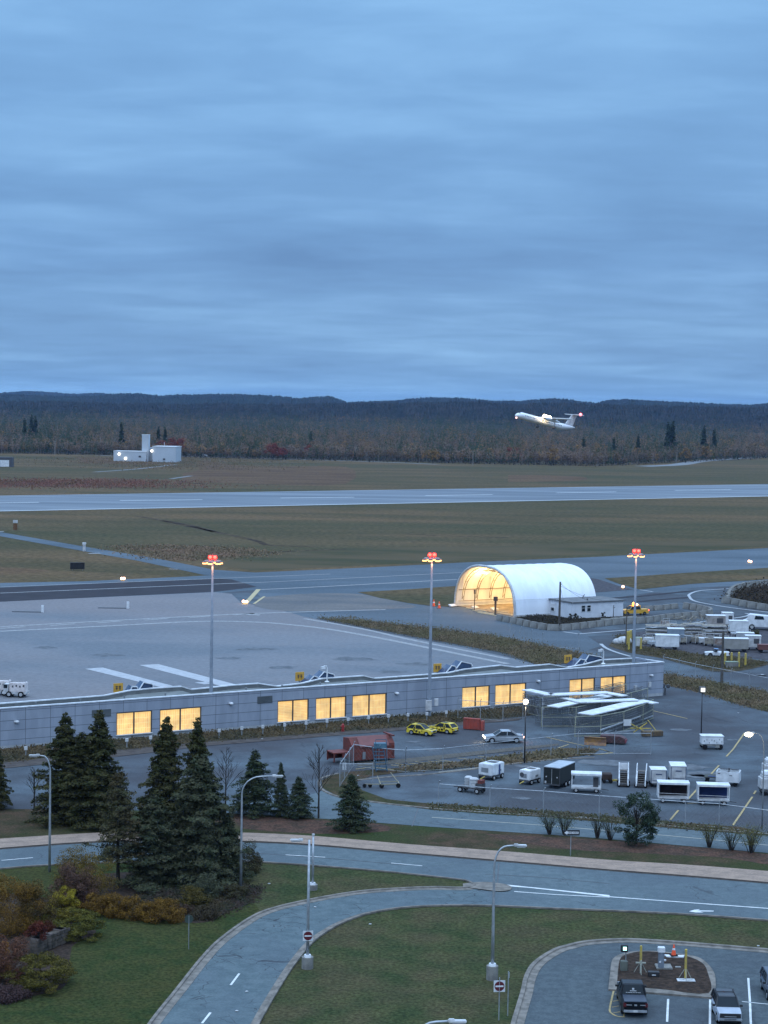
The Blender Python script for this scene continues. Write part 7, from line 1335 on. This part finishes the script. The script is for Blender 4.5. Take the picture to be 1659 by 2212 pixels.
def yardbox(label, pt, dims, mat, ang=0, name='yard_container', cat='container', roof=white, wh=True, win=False):
    x, y, _ = at(*pt); L_, W_, H_ = dims; t = thing(name, label, cat, (x, y, .08), ang, 'containers and carts in the equipment yard'); m = MB(); m.box((0, W_ / 2, .5 + (H_ - .5) / 2), (L_, W_, H_ - .5)); m.build('body', mat, t, bevel=.04); m = MB(); m.box((0, W_ / 2, H_ + .03), (L_ + .1, W_ + .1, .08)); m.build('roof', roof, t)
    if wh: wheels(t, (-L_ * .33, L_ * .33), (.2, W_ - .2), .3, rim=False)
    if win: m = MB(); m.box((L_ * .2, -.02, H_ * .65), (L_ * .35, .05, H_ * .35)); m.build('opening', dgrey, t)
    return t
yardbox('white box trailer alone in front of the pallet stacks', kW(515, 465), (3.9, 2.0, 2.4), white, -.05)
yardbox('blue-grey container between the pallet stacks', kW(612, 400), (2.8, 2.0, 2.6), M('blue_grey', (0.20, 0.25, 0.30), .6, rgb2=(.16, .2, .25)), -.05, wh=False)
yardbox('beige ribbed container at the right of the yard', kW(1300, 490), (4.0, 2.0, 2.2), M('beige_wall', (0.27, 0.26, 0.24), .7, rgb2=(.22, .21, .19)), -.08)
yardbox('white open-sided box right of the beige container', kW(1490, 470), (2.6, 1.8, 2.4), whiteD, -.08, win=True)
yardbox('white and brown cabin trailer at the back of the yard', kW(1070, 225), (3.4, 2.0, 2.4), M('brownish_white', (0.36, 0.33, 0.31), .7, rgb2=(.22, .19, .17), scale=.6), .0, win=True)
yardbox('white cabin trailer with a wide dark opening, right of the brown-white one', kW(1205, 205), (2.0, 2.0, 2.6), white, .0, win=True)
yardbox('white covered trailer behind the beige container', kW(1330, 290), (3.4, 2.0, 2.4), white, .0)
yardbox('small whitish tank cart below the brown pallet stack', kW(930, 415), (1.5, 1.2, 1.2), whiteD, .0, wh=False); yardbox('small rusty-white bin right of the tank cart', kW(1105, 440), (1.6, 1.2, 1.6), M('rusty_white', (.30, .27, .25), .8, rgb2=(.18, .12, .09), scale=1.5), .0, wh=False)
yardbox('grey covered cart behind the beige container roof', kW(1400, 400), (3.0, 1.6, 1.9), M('pale_grey_cart', (.34, .36, .38), .7), -.1); yardbox('dull red cart at the right edge of the yard', kW(1640, 500), (2.6, 1.4, 1.3), M('dull_red', (.14, .05, .04), .7), 0, roof=M('dull_red', (.14, .05, .04)))
x, y, _ = at(*kW(1370, 330)); t = thing('flatbed_trailer', 'pale flatbed trailer under the white covered one', 'trailer', (x, y, .08), -.1); m = MB(); m.box((0, 0, .8), (4.2, 1.6, .2)); m.build('deck', galv, t); m = MB(); [m.bar((x_, -.8, .8), (x_, -.8, .1), .1, .1) for x_ in (-2, -.7, .7, 2)]; m.build('legs', galv, t); wheels(t, (-1, 1), (-.6, .6), .35)
x, y, _ = at(*kW(330, 400)); t = thing('scrap_rolls', 'grey rolls and pipes lying left of the white box trailer', 'scrap', (x, y, .1)); m = MB()
for k in range(7): m.tube([(-1.8 + k * .55, -.4 + random.uniform(-.3, .3), .3), (-1.4 + k * .55, .8, .3 + random.uniform(0, .4))], .26, 8)
m.build('rolls', tan, t)
x, y, _ = at(*kW(20, 395)); t = thing('snow_heap', 'pale rounded heap at the left tip of the yard', 'heap', (x, y, 0)); m = MB(); m.ball((0, 0, .5), (1.4, 1.0, .9), 9, 6); m.ball((-1.1, .2, .4), (.9, .8, .6), 8, 5); m.build('heap', whiteD, t, True)
rc_ = random.Random(21)
for k, pt in enumerate((kW(300, 395), kW(345, 420), kW(700, 400), kW(745, 385), kW(850, 395), kW(880, 370), kW(1000, 420), kW(1150, 400), kW(980, 300), kW(900, 250), kW(700, 250), kW(560, 225), kW(480, 200), kW(1250, 270), kW(1440, 330))):
    x, y, _ = at(*pt); t = thing('equipment_cart', 'small pale worn cart in the crowd of equipment between the pallet stacks', 'cart', (x, y, .08), rc_.uniform(-.6, .6), 'small carts crowded between the pallet stacks'); l_, w_, h_ = rc_.uniform(1.0, 2.0), rc_.uniform(.8, 1.2), rc_.uniform(.7, 1.5)
    m = MB(); m.box((0, 0, .35 + (h_ - .35) / 2), (l_, w_, h_ - .35)); m.build('body', rc_.choice([tan, whiteD, MATS['rusty_white'], grey, MATS['pale_grey_cart']]), t, bevel=.04); m = MB(); [m.bar((sx * l_ / 2, -w_ / 2, .2), (sx * l_ / 2, -w_ / 2, h_ + .5), .06, .06) for sx in (-1, 1)]; m.bar((-l_ / 2, -w_ / 2, h_ + .5), (l_ / 2, -w_ / 2, h_ + .5), .06, .06); m.build('rail', whiteD, t); wheels(t, (-l_ * .35, l_ * .35), (-w_ / 2,), .18, rim=False)
yl_ = 'yellow guard post at the left tip of the yard'
for pt, h_, lb in ((kW(75, 470), 3.3, 'tall yellow post left of the right high mast'), (kW(55, 410), 2.4, 'yellow post just behind the tallest one by the mast'), (kW(95, 385), 2.2, 'yellow post nearest the thin dark pole'), (kW(212, 460), 2.0, 'yellow post right of the high mast')):
    t = thing('guard_post', lb, 'bollard', at(*pt), 0, 'yellow guard posts at the left tip of the yard'); m = MB(); m.tube([(0, 0, 0), (0, 0, h_), (0, 0, h_ + .1)], [.17, .17, .06], 8); m.build('post', ysafe, t)
x, y, _ = at(*kW(185, 430)); t = thing('pale_cabinet', 'pale green-white cabinet between the yellow posts', 'cabinet', (x, y, 0)); m = MB(); m.box((0, 0, .9), (1.1, .8, 1.7)); m.build('body', M('greenish_white', (.38, .42, .34), .7), t, bevel=.05); m = MB(); m.box((0, -.42, .9), (.8, .04, 1.2)); m.build('door', whiteD, t)
for i, (pt, h_) in enumerate(((kW(1170, 645), 2.1), (kW(1243, 605), 1.6), (kW(1325, 662), 2.4), (kW(1402, 645), 2.0))):
    t = thing('guard_post', ('first', 'second, farthest back,', 'third and tallest', 'rightmost')[i] + ' yellow post round the small concrete box', 'bollard', at(*pt), 0, 'yellow posts round the concrete box'); m = MB(); m.tube([(0, 0, 0), (0, 0, h_), (0, 0, h_ + .1)], [.17, .17, .06], 8); m.build('post', ysafe, t)
x, y, _ = at(*kW(1245, 662)); t = thing('concrete_box', 'small concrete box between the four yellow posts', 'box', (x, y, 0), .1); m = MB(); m.box((0, 0, .45), (1.9, 1.1, .9)); m.build('body', conc, t, bevel=.03); m = MB(); m.box((0, 0, .94), (2.0, 1.2, .08)); m.build('lid', M('lid_green', (.22, .26, .2), .8), t)
x, y, _ = at(*kW(1075, 540)); t = vehicle('utility_pickup', 'small white pickup-like tug with a blue seat, in front of the yard', 'utility vehicle', (x, y, .04), math.pi - .05, 'pickup', white, 4.0, 1.6, 1.35, roofmat=M('seat_blue', (.10, .18, .30), .6))
x, y, _ = at(*kW(1640, 235)); t = thing('white_truck', 'white truck with a long bonnet cut off by the right edge, above the yard', 'truck', (x, y, .05), -.22); m = MB(); m.side([(-4.4, .6), (4, .5), (4, 2.4), (-3.2, 2.9), (-3.6, 1.9), (-4.4, 1.6)], lambda a, b: 1.2); m.build('body', white, t, bevel=.1); m = MB(); m.side([(-2.2, 2.0), (-.4, 2.0), (-.6, 2.6), (-2.0, 2.7)], lambda a, b: 1.22); m.box((1.5, -1.22, 1.3), (1.8, .04, .5)); m.build('cab_window', glass, t); wheels(t, (-2.6, 2.4), (-1.05, 1.05), .55, .3)
x, y, _ = at(*kG(1590, 1055)); t = thing('drain_cover', 'small dark plate with a white mark on the pavement at the right', 'cover', (x, y, .08), .1); m = MB(); m.box((0, 0, .05), (1.6, .8, .08)); m.build('plate', dgrey, t); m = MB(); m.box((.3, 0, .1), (.4, .3, .05)); m.build('mark', white, t)
clump = clumped('bush', 2.0, 1.2, leafmat('yard_bush', (0.085, 0.080, 0.035), (.05, .05, .025)), 'yellow-green bush growing at the right of the yard', 'bush', clumps=12, n=90, size=.11); x, y, _ = at(*kW(1510, 360)); place(clump, (x, y, .05), 0)

# ------------------------------------------------------------------ kerbed island in the small car park
for (pt, vt, lb, base) in ((kS(712, 800), kS(738, 300), 'left yellow flexible post on a metal tripod in the kerbed island', 'tripod'), (kS(1445, 900), kS(1445, 355), 'right yellow post standing on a white board in the kerbed island', 'board')):
    h = hof(pt[0], vt[1], pt[1]); t = thing('height_post', lb, 'post', at(pt[0], pt[1]), 0, 'yellow posts in the kerbed island'); t.location.z = .16; h -= .16
    m = MB(); m.tube([(0, 0, h * .42 if base == 'tripod' else .15), (0, 0, h)], .085, 8); m.build('yellow_sleeve', ysafe, t)
    m = MB(); m.tube([(0, 0, .05), (0, 0, h * .44 if base == 'tripod' else .2)], .06, 8)
    for k in range(3): a = k * 2.09 + .5; m.bar((0, 0, .9), (.5 * math.cos(a), .5 * math.sin(a), .05), .04, .04)
    if base == 'tripod': m.bar((-.36, -.05, h * .40), (.36, -.05, h * .40), .09, .09); m.box((0, -.05, h * .42), (.14, .14, .3))
    m.build('stand', M('pale_stand', (.34, .34, .28), .7), t)
    if base == 'board': m = MB(); m.box((0, -.25, .06), (1.25, .6, .05)); bd = m.build('base_board', whiteD, t); m = MB(); m.box((-.3, -.2, .09), (.4, .05, .02)); m.box((.3, -.3, .09), (.35, .05, .02), .3); m.build('scratch', grey, bd)
pt = kS(1045, 720); h = hof(pt[0], kS(1060, 320)[1], pt[1]) - .16; x, y, _ = at(*pt); t = thing('pay_station', 'grey cylindrical pay station with a white head on a concrete slab', 'pay station', (x, y, .16))
m = MB(); m.box((.25, .35, .06), (1.15, 1.15, .12)); m.build('slab', conc, t, bevel=.02); m = MB(); m.tube([(0, 0, .12), (0, 0, h - .36)], .22, 14); m.build('column', M('column_grey', (.17, .20, .24), .5), t, False); m = MB(); m.box((0, -.02, h - .18), (.50, .44, .36)); m.build('head', white, t, bevel=.03); m = MB(); m.tube([(-.1, -.22, h * .36), (-.1, -.25, h * .36)], [.07, .07], 10); m.box((.25, 0, h * .4), (.2, .18, .08)); m.build('button', white, t)
q = G(*kS(1270, 520)); t = thing('white_plank', 'white slab lying on the island kerb under the red-orange cone', 'slab', (q.x, q.y, .17), -.10); m = MB(); m.prism([(-.75, .15), (.72, .15), (.62, -.3), (-.6, -.3)], .0, .09); m.build('slab', white, t, bevel=.01)
t = cone('bright orange cone standing on the white slab in the kerbed island', Vector((q.x - .08, q.y - .05)), .82, 'cone on the island'); t.location.z = .265
x, y, _ = at(*kS(440, 745)); t = thing('charger_post', 'dark ticket post with a green-white lit screen beside the black pickup', 'ticket machine', (x, y, .16)); m = MB(); m.box((0, 0, .35), (.5, .4, .7)); m.build('base', M('base_olive', (.13, .14, .12), .8), t, bevel=.03); m = MB(); m.tube([(.12, 0, .7), (.12, 0, 1.35)], .04, 6); m.build('stem', grey, t); m = MB(); m.box((0, 0, 1.6), (.5, .3, .5)); hd_ = m.build('head', trimM, t, bevel=.03); m = MB(); m.box((0.02, -.17, 1.62), (.24, .03, .24)); m.build('screen', M('screen_green', (.45, 1.0, .85), .3, emit=3.0), hd_)
x, y, _ = at(*kS(925, 845)); t = thing('black_case', 'black box with a white label lying on the island soil', 'box', (x, y, .17), -.05); m = MB(); m.box((0, 0, .18), (.8, .45, .34)); m.build('case', trimM, t, bevel=.03); m = MB(); m.box((0, -.235, .16), (.28, .02, .07)); m.build('label_strip', white, t)
x, y, _ = at(*kS(1325, 700)); t = thing('utility_cover', 'small pale cover in the island soil right of the pay station', 'cover', (x, y, .175)); m = MB(); m.box((0, 0, .03), (.4, .3, .05)); m.build('cover', conc, t); m = MB(); m.box((0, 0, .06), (.1, .05, .02)); m.build('handle', grey, t)

# ------------------------------------------------------------------ stone wall in the garden bed
sa, sb = G(*kO(240, 1020)), G(*kO(445, 935)); d = sb - sa; L_ = d.length; t = thing('stone_wall', 'short rough stone wall among the shrubs at the lower left', 'wall', sa, math.atan2(d.y, d.x)); m = MB(); rr_ = random.Random(4); hw = 1.05
for row in range(4):
    x = 0
    while x < L_:
        l = rr_.uniform(.3, .75); m.box((x + l / 2, .3 + rr_.uniform(-.04, .04), .2 + row * hw / 4), (l - .03, .6, hw / 4 - .02), rr_.uniform(-.05, .05)); x += l
m.build('stones', M('stone', (0.115, 0.092, 0.076), .9, rgb2=(0.055, 0.048, 0.040), scale=1.6, detail=6), t, bevel=.02)
m = MB(); [m.box((rr_.uniform(.3, L_ - .5), .35, hw + .1), (rr_.uniform(.5, .9), .7, .12), rr_.uniform(-.1, .1)) for k in range(6)]; m.build('capstones', M('capstone', (0.15, 0.12, 0.11), .9), t, bevel=.02)
# bits of litter
for pt, lb in ((kP(537, 690), 'white scrap lying on the grass near the tree bed'), (kP(985, 800), 'pale scrap at the kerb of the ramp'), (kP(912, 882), 'small white scrap on the ramp road'), (kO(1610, 1258), 'white scrap on the ramp beside the lane dash'), (kO(1545, 1385), 'white scrap on the lower part of the ramp'), (kX(430, 685), 'white crumpled paper inside the compactor fence'), (kL(1390, 480), 'white scrap on the wide lot at right'), (kI(480, 750), 'white crumpled sheet at the foot of the building bed'), (kT(592, 70), 'pale scrap in the central lawn'), (kR_(1595, 208), 'small pale scrap at the car park kerb')):
    x, y, _ = at(*pt); m = MB(); m.prism([(-.16, -.1), (.1, -.14), (.2, .05), (-.05, .16)], 0, .06); o = m.build('litter', whiteD, None, loc=(x, y, .06)); o.scale = (.6, .6, .8); tag(o, lb, 'litter', 'bits of litter')

# ------------------------------------------------------------------ evening haze
m = MB(); m.box((0, 5550, 62), (17900, 11880, 126)); hz = m.build('haze', M('_tmp', (.5, .5, .5), .5)); hz.data.materials.clear()
hm = bpy.data.materials.new('haze_air'); hm.use_nodes = True; tt = hm.node_tree; tt.nodes.clear(); vo = tt.nodes.new('ShaderNodeVolumePrincipled'); vo.inputs['Color'].default_value = (0.30, 0.55, 1.0, 1); vo.inputs['Density'].default_value = 0.000027; vo.inputs['Anisotropy'].default_value = 0.0
oo = tt.nodes.new('ShaderNodeOutputMaterial'); tt.links.new(vo.outputs[0], oo.inputs['Volume']); hz.data.materials.append(hm); tag(hz, kind='stuff')
